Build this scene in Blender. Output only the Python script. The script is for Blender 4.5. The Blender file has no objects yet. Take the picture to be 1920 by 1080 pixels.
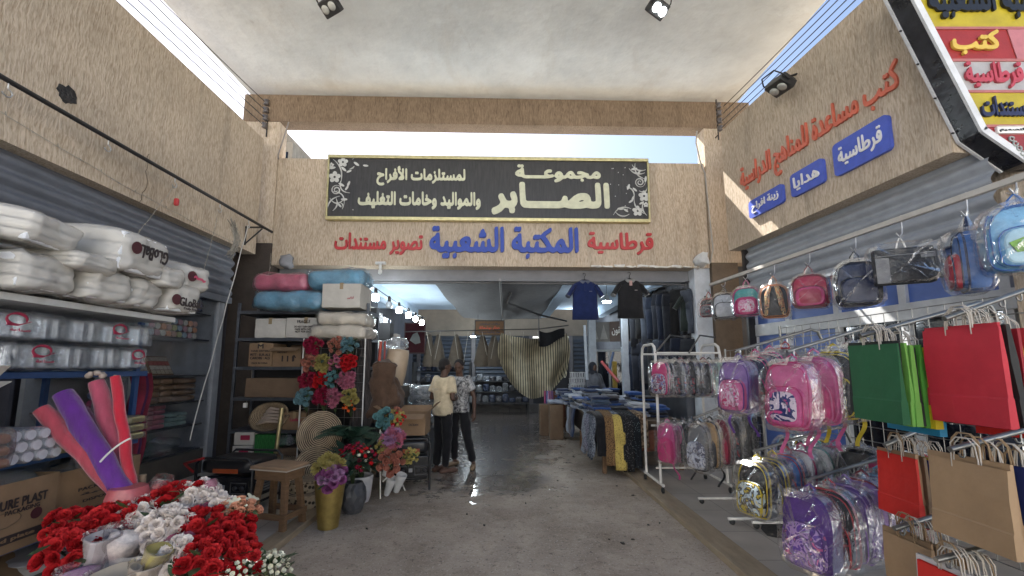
import bpy, bmesh, math, random
import numpy as np
from math import pi, sin, cos, tan, radians, sqrt, atan2
from mathutils import Vector as V, Matrix as Mx, noise as NZ

SC = bpy.context.scene
COL = SC.collection
RND = random.Random(7)

# ---------------------------------------------------------------- camera
FPX, PPX, PPY, PITCH, CAMH = 780.0, 950.0, 593.0, math.atan(0.1244), 1.6
cam_d = bpy.data.cameras.new('camera')
cam = bpy.data.objects.new('camera', cam_d)
COL.objects.link(cam)
cam_d.sensor_width = 36
cam_d.lens = 36 * FPX / 1920
cam_d.shift_x = (960 - PPX) / 1920
cam_d.shift_y = (PPY - 540) / 1920
cam_d.clip_start = 0.05
cam_d.clip_end = 500
cam.location = (0, 0, CAMH)
cam.rotation_euler = (pi / 2 + PITCH, 0, 0)
SC.camera = cam

# ---------------------------------------------------------------- sky and sun
SUN_DIR = V((-0.42, 0.907, 1.15)).normalized()
SUN_EL = math.asin(SUN_DIR.z)
world = bpy.data.worlds.new('World')
SC.world = world
world.use_nodes = True
wn = world.node_tree
sky = wn.nodes.new('ShaderNodeTexSky')
sky.sky_type = 'NISHITA'
sky.sun_disc = False
sky.sun_elevation = SUN_EL
sky.sun_rotation = atan2(SUN_DIR.x, SUN_DIR.y)
sky.air_density = 1.0
sky.dust_density = 1.6
wn.links.new(sky.outputs[0], wn.nodes['Background'].inputs[0])
wn.nodes['Background'].inputs[1].default_value = 0.062
sun_d = bpy.data.lights.new('sun', 'SUN')
sun_d.energy = 5.0
sun_d.angle = radians(0.5)
sun_d.color = (1.0, 0.97, 0.925)
sun = bpy.data.objects.new('sun', sun_d)
COL.objects.link(sun)
sun.rotation_euler = SUN_DIR.to_track_quat('Z', 'Y').to_euler()
SC.view_settings.view_transform = 'Standard'
SC.view_settings.look = 'None'
SC.view_settings.exposure = 1.95
SC.view_settings.gamma = 1
SC.cycles.transparent_max_bounces = 40
SC.cycles.max_bounces = 8
SC.cycles.diffuse_bounces = 5
SC.cycles.glossy_bounces = 3
SC.cycles.caustics_reflective = False
SC.cycles.caustics_refractive = False

# ---------------------------------------------------------------- where a pixel of the photograph lies in the place
CP, SP = cos(PITCH), sin(PITCH)
def ray(px, py):
    u = (px - PPX) / FPX; v = (PPY - py) / FPX
    return V((u, CP - v * SP, SP + v * CP))
def P(px, py, Y):
    d = ray(px, py); return V((0, 0, CAMH)) + d * (Y / d.y)
def PX(px, py, X):
    d = ray(px, py); return V((0, 0, CAMH)) + d * (X / d.x)
def PZ(px, py, z=0.0):
    d = ray(px, py); return V((0, 0, CAMH)) + d * ((z - CAMH) / d.z)

# ---------------------------------------------------------------- materials
MATS = {}
def nodes(m):
    m.use_nodes = True
    nt = m.node_tree
    return nt, nt.nodes, nt.links, nt.nodes['Principled BSDF']
def lin(c):
    return tuple((x / 12.92 if x <= 0.04045 else ((x + 0.055) / 1.055) ** 2.4) for x in c)
def mat(name, col, rough=0.6, var=0.15, scale=6.0, bump=0.0, bscale=40.0, metal=0.0, stretch=None, spec=0.5, sheen=0.0, coat=0.0):
    """plain procedural surface: base colour with two-scale mottling and a fine bump"""
    if name in MATS: return MATS[name]
    m = bpy.data.materials.new(name); MATS[name] = m
    nt, N, L, B = nodes(m)
    B.inputs['Roughness'].default_value = rough
    B.inputs['Metallic'].default_value = metal
    B.inputs['Specular IOR Level'].default_value = spec
    if coat: B.inputs['Coat Weight'].default_value = coat
    if sheen: B.inputs['Sheen Weight'].default_value = sheen
    tc = N.new('ShaderNodeTexCoord'); mp = N.new('ShaderNodeMapping')
    if stretch: mp.inputs['Scale'].default_value = stretch
    L.new(tc.outputs['Object'], mp.inputs[0])
    n1 = N.new('ShaderNodeTexNoise'); n1.inputs['Scale'].default_value = scale; n1.inputs['Detail'].default_value = 6
    n1.inputs['Roughness'].default_value = 0.65
    L.new(mp.outputs[0], n1.inputs[0])
    mr = N.new('ShaderNodeMapRange')
    mr.inputs[1].default_value = 0.3; mr.inputs[2].default_value = 0.7
    mr.inputs[3].default_value = 1 - var; mr.inputs[4].default_value = 1 + var
    L.new(n1.outputs[0], mr.inputs[0])
    mul = N.new('ShaderNodeVectorMath'); mul.operation = 'SCALE'
    mul.inputs[0].default_value = col[:3]
    L.new(mr.outputs[0], mul.inputs['Scale'])
    L.new(mul.outputs[0], B.inputs['Base Color'])
    if bump:
        n2 = N.new('ShaderNodeTexNoise'); n2.inputs['Scale'].default_value = bscale; n2.inputs['Detail'].default_value = 4
        L.new(mp.outputs[0], n2.inputs[0])
        b = N.new('ShaderNodeBump'); b.inputs['Strength'].default_value = bump; b.inputs['Distance'].default_value = 0.02
        L.new(n2.outputs[0], b.inputs['Height']); L.new(b.outputs[0], B.inputs['Normal'])
    return m
def cloth(name, col, bump=0.35):
    return mat(name, col, rough=0.88, var=0.22, scale=9, bump=bump, bscale=22, spec=0.2, sheen=0.15)
def paint(name, col, rough=0.4):
    return mat(name, col, rough=rough, var=0.14, scale=7, bump=0.06, bscale=60)
def metal(name, col, rough=0.35):
    return mat(name, col, rough=rough, var=0.2, scale=12, bump=0.05, bscale=80, metal=0.9)
def stucco(name, col, dark, sx=1.0):
    """scratched stucco: short vertical worm tracks in relief"""
    m = bpy.data.materials.new(name); MATS[name] = m
    nt, N, L, B = nodes(m)
    B.inputs['Roughness'].default_value = 0.95; B.inputs['Specular IOR Level'].default_value = 0.15
    g = N.new('ShaderNodeNewGeometry')
    wob = N.new('ShaderNodeTexNoise'); wob.inputs['Scale'].default_value = 2.5; wob.inputs['Detail'].default_value = 2
    L.new(g.outputs['Position'], wob.inputs[0])
    ws = N.new('ShaderNodeVectorMath'); ws.operation = 'MULTIPLY_ADD'
    L.new(wob.outputs['Color'], ws.inputs[0]); ws.inputs[1].default_value = (0.10, 0.10, 0.1)
    L.new(g.outputs['Position'], ws.inputs[2])
    mp = N.new('ShaderNodeMapping'); mp.inputs['Scale'].default_value = (1, 1, 0.2)
    L.new(ws.outputs[0], mp.inputs[0])
    n = N.new('ShaderNodeTexNoise'); n.inputs['Scale'].default_value = 66 * sx; n.inputs['Detail'].default_value = 1.8
    n.inputs['Roughness'].default_value = 0.62; n.inputs['Distortion'].default_value = 0.5
    L.new(mp.outputs[0], n.inputs[0])
    mp2 = N.new('ShaderNodeMapping'); mp2.inputs['Scale'].default_value = (1, 1, 0.12); L.new(ws.outputs[0], mp2.inputs[0])
    n_ = N.new('ShaderNodeTexNoise'); n_.inputs['Scale'].default_value = 60 * sx; n_.inputs['Detail'].default_value = 2; L.new(mp2.outputs[0], n_.inputs[0])
    av = N.new('ShaderNodeMath'); av.operation = 'ADD'; L.new(n.outputs[0], av.inputs[0]); L.new(n_.outputs[0], av.inputs[1])
    hf = N.new('ShaderNodeMath'); hf.operation = 'MULTIPLY'; hf.inputs[1].default_value = .5; L.new(av.outputs[0], hf.inputs[0]); n = hf
    r = N.new('ShaderNodeValToRGB'); r.color_ramp.elements[0].position = 0.35; r.color_ramp.elements[1].position = 0.60
    r.color_ramp.elements[0].color = (*dark, 1); r.color_ramp.elements[1].color = (*col, 1)
    L.new(n.outputs[0], r.inputs[0])
    big = N.new('ShaderNodeTexNoise'); big.inputs['Scale'].default_value = 0.9; big.inputs['Detail'].default_value = 5
    L.new(g.outputs['Position'], big.inputs[0])
    mr = N.new('ShaderNodeMapRange'); mr.inputs[1].default_value = .3; mr.inputs[2].default_value = .7
    mr.inputs[3].default_value = .86; mr.inputs[4].default_value = 1.10
    L.new(big.outputs[0], mr.inputs[0])
    mul = N.new('ShaderNodeVectorMath'); mul.operation = 'SCALE'
    mp3 = N.new('ShaderNodeMapping'); mp3.inputs['Scale'].default_value = (2.6, 2.6, .22); L.new(g.outputs['Position'], mp3.inputs[0])
    st = N.new('ShaderNodeTexNoise'); st.inputs['Scale'].default_value = 1.4; st.inputs['Detail'].default_value = 7; st.inputs['Roughness'].default_value = .7; L.new(mp3.outputs[0], st.inputs[0])
    sr = N.new('ShaderNodeMapRange'); sr.inputs[1].default_value = .52; sr.inputs[2].default_value = .74; sr.inputs[3].default_value = 1.0; sr.inputs[4].default_value = .70; L.new(st.outputs[0], sr.inputs[0])
    sm = N.new('ShaderNodeMath'); sm.operation = 'MULTIPLY'; L.new(mr.outputs[0], sm.inputs[0]); L.new(sr.outputs[0], sm.inputs[1])
    L.new(r.outputs[0], mul.inputs[0]); L.new(sm.outputs[0], mul.inputs['Scale'])
    L.new(mul.outputs[0], B.inputs['Base Color'])
    b = N.new('ShaderNodeBump'); b.inputs['Strength'].default_value = 0.8; b.inputs['Distance'].default_value = 0.012
    L.new(n.outputs[0], b.inputs['Height']); L.new(b.outputs[0], B.inputs['Normal'])
    return m
def film(name, tint=(1, 1, 1), haze=0.06, gloss=0.45, crinkle=0.9, scale=26):
    """thin clear plastic: mostly see-through, creased highlights"""
    if name in MATS: return MATS[name]
    m = bpy.data.materials.new(name); MATS[name] = m
    m.use_nodes = True; nt = m.node_tree; N = nt.nodes; L = nt.links
    N.clear()
    out = N.new('ShaderNodeOutputMaterial')
    tr = N.new('ShaderNodeBsdfTransparent'); tr.inputs[0].default_value = (*[0.97 * t for t in tint], 1)
    gl = N.new('ShaderNodeBsdfGlossy'); gl.inputs['Roughness'].default_value = 0.16; gl.inputs[0].default_value = (.95, .95, .95, 1)
    df = N.new('ShaderNodeBsdfDiffuse'); df.inputs[0].default_value = (*[0.85 * t for t in tint], 1)
    tc = N.new('ShaderNodeTexCoord')
    n = N.new('ShaderNodeTexNoise'); n.inputs['Scale'].default_value = scale; n.inputs['Detail'].default_value = 3; n.inputs['Distortion'].default_value = 1.6
    L.new(tc.outputs['Object'], n.inputs[0])
    b = N.new('ShaderNodeBump'); b.inputs['Strength'].default_value = crinkle * .6; b.inputs['Distance'].default_value = 0.02
    L.new(n.outputs[0], b.inputs['Height']); L.new(b.outputs[0], gl.inputs['Normal'])
    lw = N.new('ShaderNodeFresnel'); lw.inputs[0].default_value = 1.5; L.new(b.outputs[0], lw.inputs['Normal'])
    mlt = N.new('ShaderNodeMath'); mlt.operation = 'MULTIPLY_ADD'; mlt.inputs[1].default_value = 1.0 * gloss; mlt.inputs[2].default_value = 0.0
    mlt.use_clamp = True
    L.new(lw.outputs[0], mlt.inputs[0])
    m1 = N.new('ShaderNodeMixShader'); m1.inputs[0].default_value = haze
    L.new(tr.outputs[0], m1.inputs[1]); L.new(df.outputs[0], m1.inputs[2])
    m2 = N.new('ShaderNodeMixShader')
    L.new(mlt.outputs[0], m2.inputs[0]); L.new(m1.outputs[0], m2.inputs[1]); L.new(gl.outputs[0], m2.inputs[2])
    L.new(m2.outputs[0], out.inputs[0])
    return m
def emit(name, col, s):
    m = bpy.data.materials.new(name); MATS[name] = m
    nt, N, L, B = nodes(m)
    B.inputs['Base Color'].default_value = (.9, .9, .9, 1)
    B.inputs['Emission Color'].default_value = (*col, 1); B.inputs['Emission Strength'].default_value = s
    return m
def pattern(name, kind, c1, c2, scale=20, rough=.85, stretch=(1, 1, 1), detail=0.0, dist=0.0, lo=.45, hi=.55, coords='Object', bump=.3):
    """two-colour printed / woven pattern (noise, voronoi, wave or rings)"""
    if name in MATS: return MATS[name]
    m = bpy.data.materials.new(name); MATS[name] = m
    nt, N, L, B = nodes(m); B.inputs['Roughness'].default_value = rough; B.inputs['Specular IOR Level'].default_value = .25
    tc = N.new('ShaderNodeTexCoord'); mp = N.new('ShaderNodeMapping'); mp.inputs['Scale'].default_value = stretch
    L.new(tc.outputs[coords], mp.inputs[0])
    if kind == 'voronoi':
        t = N.new('ShaderNodeTexVoronoi'); t.inputs['Scale'].default_value = scale; o = t.outputs['Distance']
    elif kind in ('wave', 'rings'):
        t = N.new('ShaderNodeTexWave'); t.inputs['Scale'].default_value = scale
        t.wave_type = 'BANDS' if kind == 'wave' else 'RINGS'
        if kind == 'rings': t.rings_direction = 'Z'
        t.inputs['Distortion'].default_value = dist; t.inputs['Detail'].default_value = detail; o = t.outputs['Fac']
        t.inputs['Detail Scale'].default_value = 3
    else:
        t = N.new('ShaderNodeTexNoise'); t.inputs['Scale'].default_value = scale; t.inputs['Detail'].default_value = detail; o = t.outputs[0]
    L.new(mp.outputs[0], t.inputs[0])
    r = N.new('ShaderNodeValToRGB'); e = r.color_ramp.elements
    e[0].position = lo; e[1].position = hi; e[0].color = (*c1, 1); e[1].color = (*c2, 1)
    L.new(o, r.inputs[0])
    n1 = N.new('ShaderNodeTexNoise'); n1.inputs['Scale'].default_value = 5; n1.inputs['Detail'].default_value = 5
    L.new(tc.outputs['Object'], n1.inputs[0])
    mr = N.new('ShaderNodeMapRange'); mr.inputs[1].default_value = .3; mr.inputs[2].default_value = .7; mr.inputs[3].default_value = .8; mr.inputs[4].default_value = 1.18
    L.new(n1.outputs[0], mr.inputs[0])
    mul = N.new('ShaderNodeVectorMath'); mul.operation = 'SCALE'
    L.new(r.outputs[0], mul.inputs[0]); L.new(mr.outputs[0], mul.inputs['Scale']); L.new(mul.outputs[0], B.inputs['Base Color'])
    b = N.new('ShaderNodeBump'); b.inputs['Strength'].default_value = bump; b.inputs['Distance'].default_value = .01
    L.new(o, b.inputs['Height']); L.new(b.outputs[0], B.inputs['Normal'])
    return m

# ---------------------------------------------------------------- mesh collector
class MB:
    def __init__(s): s.v = []; s.f = []; s.sm = []
    def add(s, vs, fs, smooth=False):
        o = len(s.v); s.v.extend([tuple(p) for p in vs]); s.f.extend([tuple(i + o for i in f) for f in fs]); s.sm.extend([smooth] * len(fs)); return s
    def box(s, lo, hi, M=None):
        x0, y0, z0 = lo; x1, y1, z1 = hi
        vs = [V(p) for p in ((x0,y0,z0),(x1,y0,z0),(x1,y1,z0),(x0,y1,z0),(x0,y0,z1),(x1,y0,z1),(x1,y1,z1),(x0,y1,z1))]
        if M: vs = [M @ p for p in vs]
        return s.add(vs, [(0,3,2,1),(4,5,6,7),(0,1,5,4),(1,2,6,5),(2,3,7,6),(3,0,4,7)])
    def cbox(s, c, sz, M=None):
        return s.box([c[i]-sz[i]/2 for i in range(3)], [c[i]+sz[i]/2 for i in range(3)], M)
    def bbox(s, lo, hi, b=.006, M=None):
        """box with chamfered edges"""
        bm = bmesh.new(); bmesh.ops.create_cube(bm, size=1)
        for v in bm.verts:
            v.co = V(((lo[i]+hi[i])/2 + v.co[i]*(hi[i]-lo[i]) for i in range(3)))
        bmesh.ops.bevel(bm, geom=bm.edges[:], offset=b, segments=2, profile=.6, affect='EDGES')
        if M: bm.transform(M)
        bm.verts.index_update()
        s.add([v.co for v in bm.verts], [[v.index for v in f.verts] for f in bm.faces]); bm.free(); return s
    def tube(s, pts, r, n=8, cap=True, smooth=True, flat=1.0, M=None):
        pts = [V(p) for p in pts]; k = len(pts); rr = r if hasattr(r, '__len__') else [r]*k
        vs = []; up = None
        for i, p in enumerate(pts):
            t = (pts[min(i+1,k-1)] - pts[max(i-1,0)])
            t = t.normalized() if t.length > 1e-9 else V((0,0,1))
            if up is None:
                up = V((0,0,1)) if abs(t.z) < .9 else V((1,0,0))
            a = t.cross(up)
            if a.length < 1e-6: a = t.cross(V((1,.3,0)))
            a.normalize(); b = a.cross(t); up = b
            for j in range(n):
                th = 2*pi*j/n
                vs.append(p + (a*cos(th) + b*sin(th)*flat)*rr[i])
        if M: vs = [M @ p for p in vs]
        fs = [(i*n+j, i*n+(j+1)%n, (i+1)*n+(j+1)%n, (i+1)*n+j) for i in range(k-1) for j in range(n)]
        s.add(vs, fs, smooth)
        if cap: s.add(vs[:n], [tuple(reversed(range(n)))]); s.add(vs[-n:], [tuple(range(n))])
        return s
    def lathe(s, prof, n=24, c=(0,0,0), smooth=True, fn=None, M=None, cap=True):
        vs = []; k = len(prof)
        for i, (r, z) in enumerate(prof):
            for j in range(n):
                th = 2*pi*j/n; q = r if fn is None else fn(r, z, th)
                vs.append(V((c[0]+q*cos(th), c[1]+q*sin(th), c[2]+z)))
        if M: vs = [M @ p for p in vs]
        s.add(vs, [(i*n+j, i*n+(j+1)%n, (i+1)*n+(j+1)%n, (i+1)*n+j) for i in range(k-1) for j in range(n)], smooth)
        if cap:
            if prof[0][0] > 1e-5: s.add(vs[:n], [tuple(reversed(range(n)))])
            if prof[-1][0] > 1e-5: s.add(vs[-n:], [tuple(range(n))])
        return s
    def prism(s, poly, d0, d1, axis='y', M=None):
        """polygon in two axes pushed along the third"""
        def mk(a, b, d):
            return V((a, d, b)) if axis == 'y' else V((d, a, b)) if axis == 'x' else V((a, b, d))
        n = len(poly); vs = [mk(a, b, d0) for a, b in poly] + [mk(a, b, d1) for a, b in poly]
        if M: vs = [M @ p for p in vs]
        return s.add(vs, [tuple(range(n)), tuple(reversed(range(n, 2*n)))] + [(i, n+i, n+(i+1)%n, (i+1)%n) for i in range(n)])
    def grid(s, fn, nu, nv, smooth=True, M=None):
        vs = [V(fn(i/nu, j/nv)) for j in range(nv+1) for i in range(nu+1)]
        if M: vs = [M @ p for p in vs]
        w = nu+1
        return s.add(vs, [(j*w+i, j*w+i+1, (j+1)*w+i+1, (j+1)*w+i) for j in range(nv) for i in range(nu)], smooth)
    def soft(s, lo, hi, r=.05, n=6, amp=0.0, freq=6.0, seed=0, M=None, smooth=True, taper=None):
        """soft box: rounded edges plus crumpled skin"""
        lo = V(lo); hi = V(hi); c = (lo+hi)/2; h = (hi-lo)/2; r = min(r, *h)
        key = {}; vs = []; fs = []
        def vid(q):
            k = (round(q.x,4), round(q.y,4), round(q.z,4))
            if k not in key:
                a = V((q.x*h.x, q.y*h.y, q.z*h.z)); inn = V([max(-h[i]+r, min(h[i]-r, a[i])) for i in range(3)])
                d = a-inn
                p = inn + (d.normalized()*r if d.length > 1e-9 else d)
                if taper: p = V(taper(p, h))
                if amp:
                    nv = NZ.noise_vector((p+c)*freq + V((seed*7.3, seed*3.1, seed*1.7)))
                    p = p + nv*amp + NZ.noise_vector((p+c)*freq*3.1 + V((seed*1.3, seed*5.1, 0)))*amp*.35
                key[k] = len(vs); vs.append(c+p)
            return key[k]
        for ax in range(3):
            for sg in (-1, 1):
                for i in range(n):
                    for j in range(n):
                        qs = []
                        for (di, dj) in ((0,0),(1,0),(1,1),(0,1)):
                            a = -1+2*(i+di)/n; b = -1+2*(j+dj)/n
                            q = [0,0,0]; q[ax] = sg; q[(ax+1)%3] = a; q[(ax+2)%3] = b
                            qs.append(vid(V(q)))
                        fs.append(tuple(qs) if sg > 0 else tuple(reversed(qs)))
        if M: vs = [M @ p for p in vs]
        return s.add(vs, fs, smooth)
    def build(s, name, m, parent=None, **tags):
        me = bpy.data.meshes.new(name); me.from_pydata(s.v, [], s.f)
        me.polygons.foreach_set('use_smooth', s.sm); me.update()
        me.materials.append(m)
        o = bpy.data.objects.new(name, me); COL.objects.link(o)
        if parent is not None: o.parent = parent
        for k, v in tags.items(): o[k] = v
        return o
def tag(o, label=None, cat=None, group=None, kind=None):
    if label: o['label'] = label
    if cat: o['category'] = cat
    if group: o['group'] = group
    if kind: o['kind'] = kind
    return o
def thing(name, label, cat, loc=(0,0,0), rz=0, group=None, rot=None):
    o = bpy.data.objects.new(name, None); COL.objects.link(o); o.empty_display_size = .1
    o.location = loc; o.rotation_euler = rot if rot else (0, 0, rz)
    return tag(o, label, cat, group)
def kids(o): return [c for c in bpy.data.objects if c.parent == o]
def dup(root, loc, rz=None, label=None, group=None, scale=None):
    r = root.copy(); COL.objects.link(r); r.location = loc
    if rz is not None: r.rotation_euler = (r.rotation_euler[0], r.rotation_euler[1], rz)
    if scale: r.scale = (scale,)*3
    if label: r['label'] = label
    if group: r['group'] = group
    for ch in kids(root):
        c = ch.copy(); COL.objects.link(c); c.parent = r
        for g in kids(ch):
            d = g.copy(); COL.objects.link(d); d.parent = c
    return r
def Mloc(p, rz=0, rx=0, ry=0):
    return Mx.Translation(V(p)) @ Mx.Rotation(rz, 4, 'Z') @ Mx.Rotation(ry, 4, 'Y') @ Mx.Rotation(rx, 4, 'X')
def remesh(o, voxel, smooth=2):
    md = o.modifiers.new('r', 'REMESH'); md.mode = 'VOXEL'; md.voxel_size = voxel; md.use_smooth_shade = True
    sm = o.modifiers.new('s', 'SMOOTH'); sm.iterations = smooth; sm.factor = .5
    dg = bpy.context.evaluated_depsgraph_get(); dg.update()
    me = bpy.data.meshes.new_from_object(o.evaluated_get(dg)); m0 = o.data.materials[0]
    o.modifiers.clear(); o.data = me
    me.materials.clear(); me.materials.append(m0)
    return o

# ---------------------------------------------------------------- lettering
AR = {'ا':('FE8D','FE8E'),'ب':('FE8F','FE90','FE91','FE92'),'ة':('FE93','FE94'),'ت':('FE95','FE96','FE97','FE98'),'ج':('FE9D','FE9E','FE9F','FEA0'),'ح':('FEA1','FEA2','FEA3','FEA4'),'خ':('FEA5','FEA6','FEA7','FEA8'),'د':('FEA9','FEAA'),'ر':('FEAD','FEAE'),'ز':('FEAF','FEB0'),'س':('FEB1','FEB2','FEB3','FEB4'),'ش':('FEB5','FEB6','FEB7','FEB8'),'ص':('FEB9','FEBA','FEBB','FEBC'),'ط':('FEC1','FEC2','FEC3','FEC4'),'ع':('FEC9','FECA','FECB','FECC'),'غ':('FECD','FECE','FECF','FED0'),'ف':('FED1','FED2','FED3','FED4'),'ق':('FED5','FED6','FED7','FED8'),'ك':('FED9','FEDA','FEDB','FEDC'),'ل':('FEDD','FEDE','FEDF','FEE0'),'م':('FEE1','FEE2','FEE3','FEE4'),'ن':('FEE5','FEE6','FEE7','FEE8'),'ه':('FEE9','FEEA','FEEB','FEEC'),'و':('FEED','FEEE'),'ي':('FEF1','FEF2','FEF3','FEF4'),'أ':('FE83','FE84'),'ـ':('0640',)*4}
LA = '\ufef7\ufefb'
def arabic(t):
    if not any(c in AR for c in t): return t
    t = t.replace('لأ', LA[0]).replace('لا', LA[1]); out = []
    dual = lambda c: c in AR and len(AR[c]) == 4
    for i, c in enumerate(t):
        p = i > 0 and dual(t[i-1]); n = i+1 < len(t) and (t[i+1] in AR or t[i+1] in LA)
        if c in LA: out.append(chr(ord(c)+(1 if p else 0)))
        elif c not in AR: out.append(c)
        else:
            n = n and dual(c); a = AR[c]
            out.append(chr(int(a[(3 if n else 1) if p else (2 if n else 0)], 16)))
    return ''.join(reversed(out))
def glyph_field(t, res=56, nib=(0, 0, 0)):
    """outline of a line of text as a filled field on a grid, widened by a slanted pen nib"""
    cu = bpy.data.curves.new('lettering', 'FONT'); cu.body = arabic(t); cu.size = 1; cu.resolution_u = 4
    ob = bpy.data.objects.new('lettering', cu); COL.objects.link(ob)
    dg = bpy.context.evaluated_depsgraph_get(); dg.update()
    c2 = ob.to_curve(dg); polys = []
    for sp in c2.splines:
        pts = []
        if sp.type == 'BEZIER':
            bp = sp.bezier_points; n = len(bp)
            for i in range(n):
                a, b = bp[i], bp[(i+1) % n]
                p0, p1, p2, p3 = [np.array(q[:2]) for q in (a.co, a.handle_right, b.handle_left, b.co)]
                for k in range(5):
                    s = k/5; pts.append((1-s)**3*p0+3*(1-s)**2*s*p1+3*(1-s)*s*s*p2+s**3*p3)
        else:
            pts = [np.array(q.co[:2]) for q in sp.points]
        if len(pts) > 2: polys.append(np.array(pts)*res)
    ob.to_curve_clear(); bpy.data.objects.remove(ob); bpy.data.curves.remove(cu)
    al = np.concatenate(polys); pad = 10; mn = al.min(0)-pad; mx = al.max(0)+pad
    W = int(mx[0]-mn[0])+2; H = int(mx[1]-mn[1])+2; SS = 2
    acc = np.zeros((H*SS, W*SS+1))
    for p in polys:
        q = np.roll(p, -1, 0)
        for (x0, y0), (x1, y1) in zip((p-mn)*SS, (q-mn)*SS):
            if y0 == y1: continue
            sg = 1 if y1 > y0 else -1
            if sg < 0: x0, y0, x1, y1 = x1, y1, x0, y0
            j0 = int(math.ceil(y0-.5)); j1 = int(math.ceil(y1-.5))
            for j in range(j0, j1):
                x = x0+(j+.5-y0)*(x1-x0)/(y1-y0); acc[j, int(x+.5)] += sg
    f = (np.cumsum(acc, 1)[:, :W*SS] != 0).astype(float)
    f = f.reshape(H, SS, W, SS).mean((1, 3))
    a, b, th = nib; g = f.copy()
    if a or b:
        for k in np.linspace(0, 2*pi, 20, endpoint=False):
            for m in (.5, 1.0):
                ex, ey = a*m*cos(k), b*m*sin(k)
                dx = ex*cos(th)-ey*sin(th); dy = ex*sin(th)+ey*cos(th)
                g = np.maximum(g, np.roll(np.roll(f, int(round(dy)), 0), int(round(dx)), 1))
    k = np.array([.25, .5, .25])
    for _ in range(2):
        g = k[0]*np.roll(g, 1, 0)+k[1]*g+k[2]*np.roll(g, -1, 0); g = k[0]*np.roll(g, 1, 1)+k[1]*g+k[2]*np.roll(g, -1, 1)
    g[0] = g[-1] = 0; g[:, 0] = g[:, -1] = 0
    return g
def contours(g):
    H, W = g.shape; B = g > .5; nxt = {}
    code = B[:-1, :-1]*1+B[:-1, 1:]*2+B[1:, 1:]*4+B[1:, :-1]*8
    def ip(p, q):
        a, b = g[p[1], p[0]], g[q[1], q[0]]; s = (.5-a)/(b-a); return (p[0]+s*(q[0]-p[0]), p[1]+s*(q[1]-p[1]))
    ys, xs = np.nonzero((code > 0) & (code < 15))
    pos = {}
    for y, x in zip(ys, xs):
        y = int(y); x = int(x)
        C4 = [(x, y), (x+1, y), (x+1, y+1), (x, y+1)]; ins = [bool(B[c[1], c[0]]) for c in C4]
        st = []; en = []
        for i in range(4):
            j = (i+1) % 4
            if ins[i] != ins[j]:
                key = tuple(sorted((C4[i], C4[j]))); pos[key] = ip(C4[i], C4[j])
                (en if ins[i] else st).append((i, key))
        if len(st) == 1: nxt[en[0][1]] = st[0][1]
        else:
            for (i, ke) in en:
                nxt[ke] = min(st, key=lambda a: (i-a[0]) % 4)[1]
    loops = []
    while nxt:
        k0 = next(iter(nxt)); k = k0; lp = []
        while k in nxt:
            lp.append(pos[k]); k = nxt.pop(k)
        if len(lp) > 5:
            lp = np.array(lp)
            for _ in range(2): lp = .25*np.roll(lp, 1, 0)+.5*lp+.25*np.roll(lp, -1, 0)
            keep = [0]                                  # drop points that lie on a line
            for i in range(1, len(lp)):
                a = lp[keep[-1]]; m = lp[keep[-1]:i+1]; d = lp[i]-a; l = np.hypot(*d)+1e-9
                if np.max(np.abs((m[:, 0]-a[0])*d[1]-(m[:, 1]-a[1])*d[0]))/l > .22: keep.append(i-1 if i-1 > keep[-1] else i)
            lp = lp[keep]
            if len(lp) > 2: loops.append(lp)
    return loops
FIELD = {}
def letters(t, w, h, d, nib=(2, 1, .5), res=56, shear=0.0):
    """mesh of a text line w by h metres, centred on 0 in x/z, front at y=-d, back at y=0"""
    key = (t, nib, res)
    if key not in FIELD: FIELD[key] = contours(glyph_field(t, res, nib))
    lps = FIELD[key]; al = np.concatenate(lps); mn = al.min(0); mx = al.max(0)
    cu = bpy.data.curves.new('lettering', 'CURVE'); cu.dimensions = '2D'; cu.fill_mode = 'BOTH'; cu.extrude = d/2
    for lp in lps:
        q = (lp-mn)/(mx-mn)-.5; sp = cu.splines.new('POLY'); sp.points.add(len(q)-1); sp.use_cyclic_u = True
        for i, (a, b) in enumerate(q): sp.points[i].co = ((a+shear*b)*w, b*h, 0, 1)
    ob = bpy.data.objects.new('lettering', cu); COL.objects.link(ob)
    dg = bpy.context.evaluated_depsgraph_get(); dg.update()
    me = bpy.data.meshes.new_from_object(ob.evaluated_get(dg)); bpy.data.objects.remove(ob); bpy.data.curves.remove(cu)
    me.transform(Mx.Translation((0, -d/2, 0)) @ Mx.Rotation(pi/2, 4, 'X'))
    return me
def put_letters(name, t, w, h, d, m, parent=None, loc=(0,0,0), rz=0, rx=0, ry=0, **kw):
    me = letters(t, w, h, d, **kw); me.materials.append(m)
    o = bpy.data.objects.new(name, me); COL.objects.link(o)
    if parent is not None: o.parent = parent
    o.location = loc; o.rotation_euler = (rx, ry, rz)
    return o
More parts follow.
